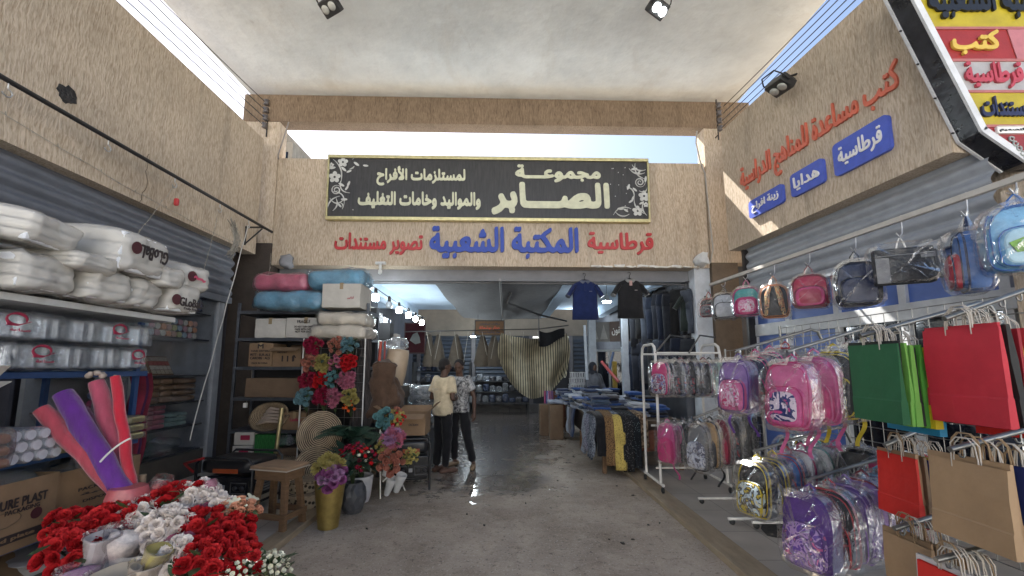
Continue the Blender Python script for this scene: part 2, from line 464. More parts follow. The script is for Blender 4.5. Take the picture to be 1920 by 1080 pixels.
# ================================================================ materials of the setting
STUC = stucco('stucco', (.60, .50, .39), (.38, .295, .21))
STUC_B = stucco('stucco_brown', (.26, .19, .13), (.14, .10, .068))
PLASTER = mat('plaster', (.80, .82, .79), rough=.9, var=.13, scale=1.1, bump=.75, bscale=7, spec=.2)
def plaster_stains():
    nt = PLASTER.node_tree; N, L = nt.nodes, nt.links; B = N['Principled BSDF']; src = B.inputs['Base Color'].links[0].from_socket
    g = N.new('ShaderNodeNewGeometry'); mp = N.new('ShaderNodeMapping'); mp.inputs['Scale'].default_value = (.8, .35, 1); L.new(g.outputs['Position'], mp.inputs[0])
    for sc, lo, hi, c in ((1.3, .54, .72, (.90,.87,.84)), (3.1, .60, .70, (.92,.90,.89)), (.6, .5, .8, (.88,.91,.94))):
        n = N.new('ShaderNodeTexNoise'); n.inputs['Scale'].default_value = sc; n.inputs['Detail'].default_value = 9; n.inputs['Roughness'].default_value = .72; n.inputs['Distortion'].default_value = .5; L.new(mp.outputs[0], n.inputs[0])
        r = N.new('ShaderNodeMapRange'); r.inputs[1].default_value = lo; r.inputs[2].default_value = hi; L.new(n.outputs[0], r.inputs[0])
        x = N.new('ShaderNodeMix'); x.data_type = 'RGBA'; x.blend_type = 'MULTIPLY'; L.new(r.outputs[0], x.inputs[0]); L.new(src, x.inputs[6]); x.inputs[7].default_value = (*c, 1); src = x.outputs[2]
    L.new(src, B.inputs['Base Color'])
plaster_stains()
CEILP = mat('ceiling_paint', (.45, .55, .66), rough=.85, var=.12, scale=1.5, bump=.15, bscale=8, spec=.2)
CEILG = mat('grey_concrete', (.22, .22, .23), rough=.9, var=.15, scale=2, bump=.2, bscale=10, spec=.2)
DARKP = mat('dark_brown_paint', (.055, .042, .034), rough=.8, var=.25, scale=3, bump=.2, bscale=25)
SHUT_G = paint('shutter_grey', (.145, .155, .18), .42)
SHUT_R = paint('shutter_steel', (.33, .35, .38), .38)
ALU = paint('white_aluminium', (.62, .63, .63), .4)
BLACKM = paint('black_iron', (.022, .02, .02), .45)
STEEL = metal('bare_steel', (.5, .5, .5), .32)
GREYM = metal('grey_rack_steel', (.24, .24, .23), .38)
WHITEM = paint('white_rack_paint', (.66, .64, .60), .4)
BLUE_FILM = mat('blue_window_film', (.10, .17, .46), rough=.3, var=.10, scale=3, bump=.03, bscale=20)
RUBBER = mat('rubber', (.025, .025, .025), rough=.7, var=.2)
GLASS_DK = mat('dark_glass', (.012, .014, .02), rough=.08, var=.3, scale=2, spec=.6)

def floor_material():
    m = bpy.data.materials.new('wet_concrete'); nt, N, L, B = nodes(m)
    g = N.new('ShaderNodeNewGeometry'); pos = g.outputs['Position']
    def noise(s, d=6, r=.6, dist=0):
        n = N.new('ShaderNodeTexNoise'); n.inputs['Scale'].default_value = s; n.inputs['Detail'].default_value = d
        n.inputs['Roughness'].default_value = r; n.inputs['Distortion'].default_value = dist; L.new(pos, n.inputs[0]); return n.outputs[0]
    def ramp(o, a, b, ca=(0,0,0), cb=(1,1,1)):
        r = N.new('ShaderNodeValToRGB'); e = r.color_ramp.elements; e[0].position = a; e[1].position = b
        e[0].color = (*ca, 1); e[1].color = (*cb, 1); L.new(o, r.inputs[0]); return r.outputs[0]
    def mix(f, a, b, mode='MIX'):
        x = N.new('ShaderNodeMix'); x.data_type = 'RGBA'; x.blend_type = mode
        if isinstance(f, float): x.inputs[0].default_value = f
        else: L.new(f, x.inputs[0])
        for i, q in ((6, a), (7, b)):
            if isinstance(q, tuple): x.inputs[i].default_value = (*q, 1)
            else: L.new(q, x.inputs[i])
        return x.outputs[2]
    base = ramp(noise(.9, 8, .62), .36, .66, (.245, .195, .152), (.43, .365, .30))
    base = mix(ramp(noise(3.4, 9, .75, .6), .48, .80), base, (.50, .42, .34))
    base = mix(ramp(noise(17, 6, .7), .56, .70), base, (.10, .08, .065))
    base = mix(ramp(noise(48, 4, .7), .56, .66), base, (.50, .455, .40))
    base = mix(ramp(noise(2.0, 9, .8, .3), .60, .72), base, (.115, .085, .062))
    base = mix(ramp(noise(55, 2, .5), .30, .34, (1,1,1), (0,0,0)), base, (.045, .037, .032))
    # where water has been splashed: a long tongue down the middle of the passage
    sx = N.new('ShaderNodeSeparateXYZ'); L.new(pos, sx.inputs[0])
    def math_(op, a, b=None, c=None):
        n = N.new('ShaderNodeMath'); n.operation = op
        for i, q in enumerate((a, b, c)):
            if q is None: continue
            if isinstance(q, (int, float)): n.inputs[i].default_value = q
            else: L.new(q, n.inputs[i])
        return n.outputs[0]
    cx = math_('MULTIPLY_ADD', sx.outputs[1], .02, -.45)
    dx = math_('ABSOLUTE', math_('SUBTRACT', sx.outputs[0], cx))
    wid = math_('MULTIPLY_ADD', sx.outputs[1], .17, -.12)
    edge = math_('SUBTRACT', math_('MINIMUM', math_('SUBTRACT', wid, dx), math_('MULTIPLY', math_('SUBTRACT', sx.outputs[1], 5.5), .9)), 0.0)
    damp = math_('ADD', edge, math_('MULTIPLY', math_('SUBTRACT', noise(1.3, 6, .65, .8), .5), 1.8))
    dampf = ramp(damp, .0, .35)
    pool = math_('ADD', math_('MULTIPLY', edge, .55), math_('MULTIPLY', math_('SUBTRACT', noise(3.6, 6, .68, 1.0), .5), 3.6))
    poolf = ramp(pool, .16, .24)
    base = mix(dampf, base, mix(1.0, base, (.42, .42, .45), 'MULTIPLY'))
    L.new(base, B.inputs['Base Color'])
    ro = mix(dampf, ramp(noise(6, 5), .3, .7, (.62,)*3, (.85,)*3), (.34,)*3)
    ro = mix(poolf, ro, (.20,)*3)
    L.new(ro, B.inputs['Roughness']); L.new(poolf, B.inputs['Coat Weight']); B.inputs['Coat Roughness'].default_value = .13; B.inputs['Coat IOR'].default_value = 1.45
    h = mix(poolf, mix(.85, mix(.5, noise(30, 6, .7), noise(7, 5, .6)), (.5, .5, .5)), noise(12, 3, .55, .5))
    b = N.new('ShaderNodeBump'); b.inputs['Strength'].default_value = 1.0; b.inputs['Distance'].default_value = .05
    L.new(h, b.inputs['Height']); L.new(b.outputs[0], B.inputs['Normal'])
    return m
FLOORM = floor_material()
def tile_material():
    m = bpy.data.materials.new('porcelain_tiles'); nt, N, L, B = nodes(m)
    g = N.new('ShaderNodeNewGeometry'); mp = N.new('ShaderNodeMapping'); L.new(g.outputs['Position'], mp.inputs[0])
    br = N.new('ShaderNodeTexBrick'); br.offset = 0; br.inputs['Scale'].default_value = 1; br.inputs['Brick Width'].default_value = .6; br.inputs['Row Height'].default_value = .6
    br.inputs['Mortar Size'].default_value = .004; br.inputs['Color1'].default_value = (.47, .42, .37, 1); br.inputs['Color2'].default_value = (.43, .385, .335, 1); br.inputs['Mortar'].default_value = (.16, .14, .12, 1)
    L.new(mp.outputs[0], br.inputs[0])
    n = N.new('ShaderNodeTexNoise'); n.inputs['Scale'].default_value = 2.4; n.inputs['Detail'].default_value = 8; L.new(mp.outputs[0], n.inputs[0])
    mr = N.new('ShaderNodeMapRange'); mr.inputs[1].default_value = .3; mr.inputs[2].default_value = .7; mr.inputs[3].default_value = .74; mr.inputs[4].default_value = 1.08; L.new(n.outputs[0], mr.inputs[0])
    mu = N.new('ShaderNodeVectorMath'); mu.operation = 'SCALE'; L.new(br.outputs[0], mu.inputs[0]); L.new(mr.outputs[0], mu.inputs['Scale']); L.new(mu.outputs[0], B.inputs['Base Color'])
    B.inputs['Roughness'].default_value = .38
    return m
TILEM = tile_material()
KERBM = mat('kerb_stone', (.30, .235, .16), rough=.7, var=.22, scale=5, bump=.25, bscale=18, stretch=(3, .8, 3))

# ================================================================ ground
MB().add([(-120,-120,0),(120,-120,0),(120,120,0),(-120,120,0)], [(0,1,2,3)]).build('ground', FLOORM, kind='structure')
MB().box((-5.6,.4,-.02),(-2.2,6.95,.055)).box((-2.2,.4,-.02),(-2.19,6.95,.05)).build('tile_platform', TILEM, kind='structure')
MB().box((2.04,.4,-.02),(5.6,6.9,.05)).build('tile_platform', TILEM, kind='structure')
MB().bbox((-2.187,.4,-.02),(-2.02,6.95,.06),.008).build('kerb', KERBM, kind='structure')
MB().bbox((1.8,.4,-.02),(2.037,7.4,.056),.008).build('kerb', KERBM, kind='structure')
def stain():
    pts = []; r = random.Random(3)
    c = PZ(1455, 985, .056)
    for i in range(26):
        a = 2*pi*i/26; k = 1+.18*sin(3*a+1)+r.uniform(-.07,.07)
        pts.append((c.x+.17*k*cos(a)-.12*sin(a), c.y-.30*k*sin(a)))
    MB().prism(pts, .052, .056, 'z').build('tar_stain', mat('tar', (.035,.03,.026), rough=.8, var=.5, scale=14, bump=.6), kind='structure')
stain()

# unseen pale street and building added behind the camera to bounce light inward
MB().add([(-60,-40,.004),(60,-40,.004),(60,-1.9,.004),(-60,-1.9,.004)], [(0,1,2,3)]).build('street', mat('pale_street', (.46,.45,.43), rough=.9, var=.15, scale=.6), kind='structure')
c = MB().box((-40,-22,0),(40,-20,9)).build('bounce_building', mat('bounce_cream', (.74,.73,.70), rough=.9, var=.08, scale=1))
tag(c, 'unseen pale building added behind the photographer for bounce light', 'building')
# ================================================================ walls either side
XL = -4.3
w = MB().box((-4.52,-.8,3.53),(XL,6.93,5.62)).build('shop_wall', STUC)
tag(w, 'scratched beige stucco wall above the left grey roller shutter, with a hole broken in it', 'wall')
hp = PX(125, 178, XL)
r_ = random.Random(5); pts = []
for i in range(20):
    a = 2*pi*i/20; k = r_.uniform(.8, 1.2); pts.append((hp.y+.085*k*cos(a), hp.z+.09*k*sin(a)))
MB().prism(pts, XL-.02, XL+.006, 'x').build('hole', mat('hole_shade_paint', (.02,.018,.018), var=.6, scale=20, bump=1), w)  # dark plate on the wall face, painting the shade inside the hole
RF, RN = V((3.67, 6.69, 0)), V((4.02, 3.28, 0))
RD = (RN-RF).normalized(); RZ = atan2(RD.y, RD.x); RNRM = V((RD.y, -RD.x, 0))*1.0
if RNRM.x > 0: RNRM = -RNRM
RWM = Mx.Translation(RF) @ Mx.Rotation(RZ, 4, 'Z')       # local x runs towards the viewer, -y faces the passage
RLEN = (RN-RF).length
def PW(px, py, off=0.0):
    """point of the right wall plane seen at a pixel -> local (s, z)"""
    d = ray(px, py); o = V((0,0,CAMH)); p0 = RF + RNRM*off
    t = (p0-o).dot(RNRM)/d.dot(RNRM); q = o+d*t
    return (q-RF).dot(RD), q.z
w = MB().box((0,0,3.52),(RLEN-.24,.22,5.62), RWM).build('shop_wall', STUC)
tag(w, 'scratched beige stucco wall above the right steel shutter, carrying red letters and blue plaques', 'wall')

# front frame of the covered passage, square to the passage within a degree and a half
FM = Mx.Translation((0, 7.305, 0)) @ Mx.Rotation(.0263, 4, 'Z')
FMI = FM.inverted()
def PF(px, py, off=0.0):
    """point of the front wall plane (off metres before it) seen at a pixel -> local x, z"""
    n = (FM.to_3x3() @ V((0,-1,0))); p0 = FM @ V((0,-off,0)); o = V((0,0,CAMH)); d = ray(px, py)
    q = FMI @ (o + d*((p0-o).dot(n)/d.dot(n))); return q.x, q.z
w = MB().box((-4.17,0,3.41),(3.70,.28,5.41), FM).build('front_wall', STUC)
tag(w, 'scratched beige stucco wall over the passage entrance, under the open sky slot', 'wall')
w = MB().box((-4.16,.28,3.2),(3.69,.62,4.2), FM).build('entrance_beam', CEILG)
tag(w, 'grey concrete lintel behind the stucco wall over the passage entrance', 'beam')
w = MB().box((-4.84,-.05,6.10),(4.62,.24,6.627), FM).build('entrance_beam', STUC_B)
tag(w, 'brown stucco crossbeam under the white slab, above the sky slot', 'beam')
w = MB().box((-4.84,-.03,0),(-4.175,.24,3.8), FM).build('pillar_foot', DARKP)
w2 = MB().box((-4.842,-.032,3.8),(-4.177,.24,6.1), FM).build('entrance_pillar', STUC)
w.parent = w2; w.name = 'pillar_foot'
tag(w2, 'beige stucco pillar with dark brown foot, between the left shutter and the box shelves', 'pillar')
w2 = MB().box((3.72,-.03,3.5),(4.62,.24,6.1), FM).build('entrance_pillar', STUC)
MB().box((3.722,-.028,0),(4.2,.24,3.5), FM).build('pillar_foot', mat('brown_pillar', (.14,.105,.075), rough=.85, bump=.3), w2)
MB().box((3.43,.05,0),(3.715,.3,3.41), FM).build('white_post', mat('whitewash', (.55,.58,.62), rough=.8, bump=.2, bscale=12), w2)
tag(w2, 'beige stucco pillar with white post at its side, between hanging trousers and the right shutter', 'pillar')
w = MB().box((-4.74,2.3,6.63),(4.40,7.4,6.95)).build('canopy_slab', PLASTER)
tag(w, 'rough white plastered concrete slab spanning high over the passage', 'slab')
# rubble ends and sleeves at the two corners of the stucco wall
for px, py, lab in ((538, 492, 'broken dark bracket under the left end of the stucco wall'), (1316, 488, 'white plaster lump at the right end of the stucco wall')):
    x, z = PF(px, py, .1)
    mm = MB().soft((x-.09,-.2,z-.09),(x+.09,0,z+.12), .04, 5, .05, 9, px, M=FM)
    tag(mm.build('plaster_bracket', CEILG if px < 900 else ALU), lab, 'bracket')
x, z = PF(1170, 491, .02)
for k in range(9):
    MB
mm = MB()
for k in range(10):
    xx = x-.5+k*.21; mm.soft((xx-.1,-.012,3.405),(xx+.1,0.02,3.405+RND.uniform(.03,.07)), .02, 3, .02, 12, k, M=FM)
mm.build('plaster_smear', mat('smear', (.7,.68,.64), rough=.9, bump=.4), w)
bpy.data.objects['plaster_smear'].parent = [o for o in bpy.data.objects if o.name.startswith('front_wall')][0]

# ================================================================ roller shutters and shopfronts
def shutter(name, L_, z0, z1, M, m, lab, pitch=.165):
    root = thing(name, lab, 'shutter'); root.matrix_world = M
    mb = MB(); prof = []
    n = int((z1-z0)/pitch)
    for k in range(n):
        for j in range(8):
            s = j/8; prof.append((-.045*sin(pi*min(1, s/.78)) if s < .78 else 0.012, z0+(k+s)*pitch))
    prof.append((0, z1))
    vs = [(0, a, z) for a, z in prof]+[(L_, a, z) for a, z in prof]; k = len(prof)
    mb.add(vs, [(i, k+i, k+i+1, i+1) for i in range(k-1)], True)
    mb.build('slats', m, root)
    MB().bbox((0,-.05,z0-.10),(L_,.02,z0-.002), .008).build('bottom_rail', m, root)
    MB().bbox((-.06,-.07,0),(-.004,.05,z1)).build('guide_rail', BLACKM, root)
    return root
ML = Mx.Translation((-4.46, .2, 0)) @ Mx.Rotation(pi/2, 4, 'Z')
# left: local x runs away from the viewer, -y faces the passage (+X)
s1 = shutter('roller_shutter', 6.4, 2.72, 3.9, ML, SHUT_G, 'half raised dark grey roller shutter above the white foam packs')
MR = RWM @ Mx.Translation((0.1, .26, 0))
s2 = shutter('roller_shutter', RLEN-.25, 2.84, 3.9, MR, SHUT_R, 'half raised pale steel roller shutter behind the hanging school bags')
# right shopfront
sf = thing('shopfront', 'white aluminium shopfront with blue filmed panes behind the school bag racks', 'shopfront'); sf.matrix_world = RWM @ Mx.Translation((0,.36,0))
mb = MB()
for x in (.05, .75, 1.55, 2.35, 3.2): mb.bbox((x-.04,-.05,.05),(x+.04,.03,2.9))
mb.build('mullion', ALU, sf)
MB().bbox((.0,-.065,2.10),(RLEN,.015,2.28)).build('transom', ALU, sf)
MB().bbox((.0,-.06,.05),(RLEN,.015,.2)).build('sill', ALU, sf)
MB().box((.1,-.008,2.28),(RLEN-.02,.012,2.95)).build('upper_pane', BLUE_FILM, sf)
MB().box((.1,-.007,.2),(1.51,.012,2.10)).build('filmed_pane', BLUE_FILM, sf)
MB().box((1.59,-.007,.2),(RLEN-.02,.012,2.10)).build('lower_pane', GLASS_DK, sf)
e = MB().bbox((RLEN+.05,-.02,0),(RLEN+.3,.5,3.02)).build('end_pillar', STUC); e.matrix_world = RWM
tag(e, 'beige stucco pillar end beside the right shutter, below the yellow and red sign', 'pillar')
bm_ = MB().box((.3,.55,0),(RLEN-.1,4,5.55), RWM).build('shop_building', STUC); tag(bm_, 'plain beige shop building behind the right stucco wall', 'building')
# room behind the left shutter: glass display cabinet
CAB = thing('display_cabinet', 'tall glazed display cabinet of yarn and ribbon packs under the left shutter', 'cabinet')
CABM = mat('cabinet_interior', (.26,.27,.29), rough=.6)
MB().box((-5.25,4.55,.06),(-5.2,6.5,2.9)).build('back_panel', CABM, CAB)
DALU = paint('dull_aluminium', (.27,.28,.30), .4)
MB().box((-5.2,6.46,.06),(-4.52,6.5,2.9)).build('side_panel', DALU, CAB)
MB().bbox((-4.53,6.40,.06),(-4.47,6.53,2.75)).build('door_frame', DALU, CAB)
MB().bbox((-4.53,5.02,.06),(-4.47,5.07,2.75)).bbox((-4.53,4.62,.06),(-4.47,4.66,2.75)).build('door_frame', mat('grey_frame', (.2,.2,.2), rough=.4), CAB)
SHZ = [.42, .78, 1.12, 1.50, 2.03, 2.42]
for z in SHZ: MB().box((-5.19,4.62,z-.02),(-4.62,6.455,z)).build('shelf', mat('cab_shelf', (.05,.05,.055), rough=.3), CAB)
MB().box((-4.505,5.08,.45),(-4.498,6.39,2.7)).build('glass_pane', film('door_glass', (.97,.98,1), .0, .22, 0.03, 3), CAB)
MB().box((-4.52,4.66,.5),(-4.512,5.02,2.6)).build('glass_pane', film('window_glass', (.85,.9,.95), .05, .9, 0.05, 4), CAB)
MB().box((-5.25,4.55,.055),(-4.55,6.46,.40)).build('base', mat('cab_base', (.10,.085,.07), rough=.6), CAB)
# dark shop room behind
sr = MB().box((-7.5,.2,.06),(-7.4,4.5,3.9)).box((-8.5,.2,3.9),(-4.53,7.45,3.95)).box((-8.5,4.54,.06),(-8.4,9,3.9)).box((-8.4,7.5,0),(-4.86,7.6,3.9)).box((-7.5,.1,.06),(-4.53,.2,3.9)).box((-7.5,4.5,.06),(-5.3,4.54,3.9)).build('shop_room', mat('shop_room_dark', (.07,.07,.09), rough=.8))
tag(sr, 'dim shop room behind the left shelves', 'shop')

# ================================================================ covered market inside
c = MB().box((-5.6,7.5,3.63),(4.6,13.2,3.8)).box((-4.4,7.86,3.46),(4.2,13.2,3.62))
for xx in (-2.95, 1.22, 2.95): c.box((xx-.12,7.86,3.2),(xx+.12,13.2,3.46))
for yy in (9.4, 11.6): c.box((-4.4,yy-.1,3.28),(-3.071,yy+.1,3.459)); c.box((3.071,yy-.1,3.28),(4.2,yy+.1,3.459))
c = c.build('market_roof', CEILP); tag(c, 'pale blue painted ceiling of the covered market', 'roof')
def tarp(u, v):
    x = -1.42+2.58*u; y = 7.62+6.1*v
    return (x, y, 3.235-.10*sin(pi*u)*(0.4+.6*sin(pi*v))+.02*sin(9*u+14*v)+.05*(1-v)*0)
c = MB().grid(tarp, 16, 24).build('ceiling_tarp', cloth('dark_tarp', (.085,.085,.09)))
tag(c, 'dark grey sheet stretched under the middle of the market ceiling', 'tarp')
c = MB().tube([(-.12,7.3,3.17),(-.12,13.7,3.05)], .022, 8).build('conduit', paint('conduit_grey', (.3,.3,.3)))
tag(c, 'pale conduit running under the grey ceiling sheet towards the orange sign', 'conduit')
c = MB().tube([(-4.0,7.55,3.19),(3.4,7.75,3.17)], .02, 8).build('hanging_rail', paint('dull_rail', (.12,.12,.12)))
tag(c, 'thin dark rail under the entrance beam holding the two polo shirts', 'rail')
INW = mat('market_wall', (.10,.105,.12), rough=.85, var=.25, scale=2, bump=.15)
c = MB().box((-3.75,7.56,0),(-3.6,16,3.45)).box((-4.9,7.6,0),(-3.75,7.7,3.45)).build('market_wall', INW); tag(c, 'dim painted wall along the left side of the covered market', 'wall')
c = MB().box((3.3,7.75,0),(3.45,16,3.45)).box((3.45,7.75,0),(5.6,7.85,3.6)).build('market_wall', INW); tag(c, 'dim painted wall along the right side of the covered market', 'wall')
c = MB().box((-9,16.2,2.85),(9,16.5,4.1)).build('far_facade', mat('far_stucco', (.22,.185,.14), rough=.95, var=.15, scale=2, bump=.3))
MB().box((-9,16.15,4.102),(9,16.5,9.3)).build('unseen_bounce_wall', mat('bounce_white', (.74,.73,.70), rough=.9), c)  # unseen upper storey added: blocks the sun, white to brighten floor reflections
tag(c, 'beige band of the building front closing the far end of the passage', 'facade')
for i, (x0, x1) in enumerate(((-5.5,-3.5),(-3.35,-1.4),(-1.2,.9),(2.6,4.6))):
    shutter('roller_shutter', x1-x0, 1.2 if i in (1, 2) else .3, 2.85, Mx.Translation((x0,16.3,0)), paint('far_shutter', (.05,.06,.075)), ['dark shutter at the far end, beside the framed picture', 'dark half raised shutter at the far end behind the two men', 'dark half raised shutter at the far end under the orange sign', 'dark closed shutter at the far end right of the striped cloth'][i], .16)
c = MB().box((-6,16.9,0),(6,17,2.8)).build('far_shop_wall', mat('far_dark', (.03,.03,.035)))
tag(c, 'dark back wall of the far shops', 'wall')
for x in (-3.42, -1.3, .95, 2.5, 4.7):
    c = MB().box((x-.07,16.2,0),(x+.07,16.4,2.849)).build('far_pillar', mat('far_pillar', (.13,.12,.12)))
    tag(c, 'narrow grey pillar between the dark far shop shutters', 'pillar', 'pillars of the far shops')
mb = MB()
for r in range(2):
    for k in range(22):
        mb.bbox((-4.4+.41*k+.2*r,15.5,.15*r),(-4.4+.41*k+.2*r+.395,15.7,.15*r+.145), .01)
c = mb.build('block_wall', mat('block_grey', (.14,.135,.13), rough=.9, bump=.4)); tag(c, 'low grey concrete block step at the far end of the wet floor', 'wall')
# building glimpsed through the sky slot
b = PF(538, 282)
c = MB().box((-6.8,11,0),(-6.0,15,7.9)).box((-6.8,11.2,7.9),(-6.3,14,8.3)).build('far_building', stucco('far_tan', (.42,.36,.28), (.3,.25,.19), .3))
MB().box((-6.35,10.98,7.0),(-6.12,10.999,7.6)).build('window', GLASS_DK, c)
tag(c, 'tan building corner glimpsed at the left end of the sky slot', 'building')

# cracks in the left wall and bits of litter on the floor
r_ = random.Random(21); cr = []
for k in range(2):
    pts = [V((XL+.002, 4.72-.05*k, 4.15-.0*k))]; 
    for i in range(14): pts.append(pts[-1]+V((0, r_.uniform(-.03,.03), -.045)))
    MB().tube(pts, .0035, 4).build('crack', mat('crack_dark', (.10,.075,.05)), bpy.data.objects['shop_wall'])
    break
for k in range(16):
    o = MB().soft((-.012,-.012,0),(.012,.012,.012), .008, 3, .008, 60, k).build('floor_scrap', mat('litter_dark', (.03,.025,.02))); o.location = (r_.uniform(-1.5,1.6), r_.uniform(3.5,6.2), .0); o.scale = (r_.uniform(.5,1.6), r_.uniform(.5,1.6), 1)
    tag(o, 'tiny dark scrap of litter on the concrete floor', 'scrap', 'scraps of litter on the concrete floor')
# ================================================================ signs and lettering
RED = paint('red_letters', (.46,.035,.04), .45); BLUE = paint('blue_letters', (.022,.06,.36), .45)
SALMON = paint('salmon_letters', (.62,.145,.085), .5); CREAM = paint('cream_vinyl', (.62,.62,.45), .5)
WHITEV = paint('white_vinyl', (.78,.76,.72), .5); GOLD = metal('gold_trim', (.62,.55,.30), .42)
SIGNBK = mat('sign_black', (.042,.040,.040), rough=.38, var=.35, scale=5, bump=.12, bscale=9, stretch=(6,1,.8))
PLAQ = paint('plaque_blue', (.075,.12,.52), .45)
def on_front(name, t, px0, py0, px1, py1, m, lab, cat='lettering', d=.028, **kw):
    x0, z0 = PF((px0+px1)/2-(px1-px0)/2, (py0+py1)/2); x1, _ = PF(px1, (py0+py1)/2)
    _, za = PF((px0+px1)/2, py0); _, zb = PF((px0+px1)/2, py1)
    o = put_letters(name, t, x1-x0, za-zb, d, m, **kw)
    o.matrix_world = FM @ Mx.Translation(((x0+x1)/2, -.004, (za+zb)/2))
    return tag(o, lab, cat)
NB = (1.9, .9, .6)
on_front('red_lettering', 'قرطاسية', 1101, 436, 1224, 478, RED, 'red raised Arabic word right of the blue letters over the entrance', nib=NB)
on_front('blue_lettering', 'المكتبة الشعبية', 806, 426, 1084, 486, BLUE, 'large blue raised Arabic letters on the stucco over the entrance', d=.045, nib=(2.5,1.2,.6))
on_front('red_lettering', 'تصوير مستندات', 628, 437, 793, 478, RED, 'red raised Arabic words left of the blue letters over the entrance', nib=NB)

# big black and gold shop sign
x0, zt = PF(617, 293, .12); x1, zt2 = PF(1214, 298, .12); _, zb = PF(616, 410, .10); zt = (zt+zt2)/2
SG = thing('shop_sign', 'long black shop sign with cream Arabic lettering and a thin gold frame above the entrance', 'sign')
SG.matrix_world = FM @ Mx.Translation(((x0+x1)/2, -.06, (zt+zb)/2)) @ Mx.Rotation(radians(1.5), 4, 'X')
SW, SH = (x1-x0), (zt-zb)
MB().bbox((-SW/2,-.04,-SH/2),(SW/2,.05,SH/2), .01).build('board', SIGNBK, SG)
f = MB(); t = .045
f.bbox((-SW/2-.01,-.075,SH/2-t),(SW/2+.01,.055,SH/2+.012)).bbox((-SW/2-.01,-.075,-SH/2-.012),(SW/2+.01,.055,-SH/2+t))
f.bbox((-SW/2-.012,-.072,-SH/2+t+.002),(-SW/2+.018,.05,SH/2-t-.002)).bbox((SW/2-.018,-.072,-SH/2+t+.002),(SW/2+.012,.05,SH/2-t-.002))
f.build('frame', GOLD, SG)
def on_sign(t, u0, v0, u1, v1, **kw):
    """u, v: pixels of the photograph across the sign"""
    a = (u0-617)/(1214-617)-.5; b = (u1-617)/(1214-617)-.5; c = .5-(v0-293)/117; d = .5-(v1-293)/117
    o = put_letters('lettering', t, (b-a)*SW, (c-d)*SH, .012, CREAM, SG, ((a+b)/2*SW, -.041, (c+d)/2*SH), **kw)
HB = (1.6, 3.6, .0)
on_sign('مجموعـــة', 963, 305, 1124, 338, nib=(1.6,3.0,0))
on_sign('الصـــابر', 919, 338, 1140, 399, nib=(2.2,4.2,0))
on_sign('لمستلزمات الأفراح', 706, 311, 870, 348, nib=(1.6,2.6,0))
on_sign('والمواليد وخامات التغليف', 673, 358, 899, 391, nib=(1.6,2.6,0))
PRT = paint('white_print', (.58,.58,.55), .5)
def flower2d(x, z, r, y=-.045):
    mb = MB()
    mb.prism([(x+r*(.62+.38*abs(cos(2.5*b)))*cos(b+.3), z+r*(.62+.38*abs(cos(2.5*b)))*sin(b+.3)) for b in [2*pi*i/50 for i in range(50)]], y-.004, y, 'y').build('flower_print', PRT, SG)
    MB().prism([(x+r*.2*cos(b), z+r*.2*sin(b)) for b in [2*pi*i/10 for i in range(10)]], y-.006, y-.0042, 'y').build('flower_print', SIGNBK, SG)
def stroke(pts, w=.014, y=-.047):
    MB().tube([(a, y, b) for a, b in pts], [w*max(.35, sin(pi*(i+.6)/(len(pts)+.2))) for i in range(len(pts))], 6).build('scroll_print', PRT, SG)
def leaf2d(x, z, l, a, y=-.046):
    MB().prism([(x+l*cos(b)*cos(a)-l*.38*sin(b)*sin(a), z+l*cos(b)*sin(a)+l*.38*sin(b)*cos(a)) for b in [2*pi*i/10 for i in range(10)]], y-.003, y, 'y').build('leaf_print', PRT, SG)
def arc(x, z, r0, r1, a0, a1, n=14): return [(x+(r0+(r1-r0)*i/n)*cos(a0+(a1-a0)*i/n), z+(r0+(r1-r0)*i/n)*sin(a0+(a1-a0)*i/n)) for i in range(n+1)]
def orn(px, py): return ((px-617)/597-.5)*SW, (.5-(py-293)/117)*SH
for px, py, rr in ((643,305,.095),(629,333,.11),(622,311,.05),(1205,362,.105),(1192,390,.10),(1208,378,.05)): flower2d(*orn(px, py), rr)
for px, py, s in ((633,357,1),(1198,336,-1)):
    x, z = orn(px, py); stroke(arc(x, z, .10, .015, 0, 4*pi*s, 26), .013)
for px, py, l, a in ((624,316,.06,.2),(645,318,.06,-.7),(655,322,.05,.4),(642,347,.06,-.5),(655,345,.055,1.2),(652,353,.05,1.0),(668,308,.06,-.6),(685,311,.05,-.1),(648,374,.06,0),(640,385,.05,-.8),(1188,311,.06,.2),(1196,318,.05,.8),(1176,345,.06,1.2),(1188,350,.05,-.7),(1180,372,.05,.6),(1160,386,.06,0),(1170,389,.05,-.6),(1200,375,.05,.5),(1209,330,.06,1.4),(1184,366,.05,1.1)): leaf2d(*orn(px, py), l, a)
for (x0_, y0_, x1_, y1_, bend) in ((625,300,640,345,8),(640,340,658,362,-8),(622,372,648,373,-9),(625,360,648,385,10),(618,395,640,368,7),(660,300,690,298,7),(628,395,633,372,-5),(640,380,645,392,4),(1190,300,1210,330,-9),(1172,345,1186,366,6),(1186,366,1206,395,-7),(1146,398,1180,386,8),(1150,392,1176,396,-6),(1212,345,1196,352,6),(1178,310,1208,318,-6),(1184,303,1210,312,-6),(1209,398,1204,372,5),(655,318,664,312,-2)):
    pts = []
    for i in range(11):
        t = i/10; nx, ny = (y1_-y0_), -(x1_-x0_); L2 = math.hypot(nx, ny); k = bend*4*t*(1-t)/L2
        pts.append(orn(x0_+(x1_-x0_)*t+nx*k, y0_+(y1_-y0_)*t+ny*k))
    stroke(pts, .013)
r_ = random.Random(4)
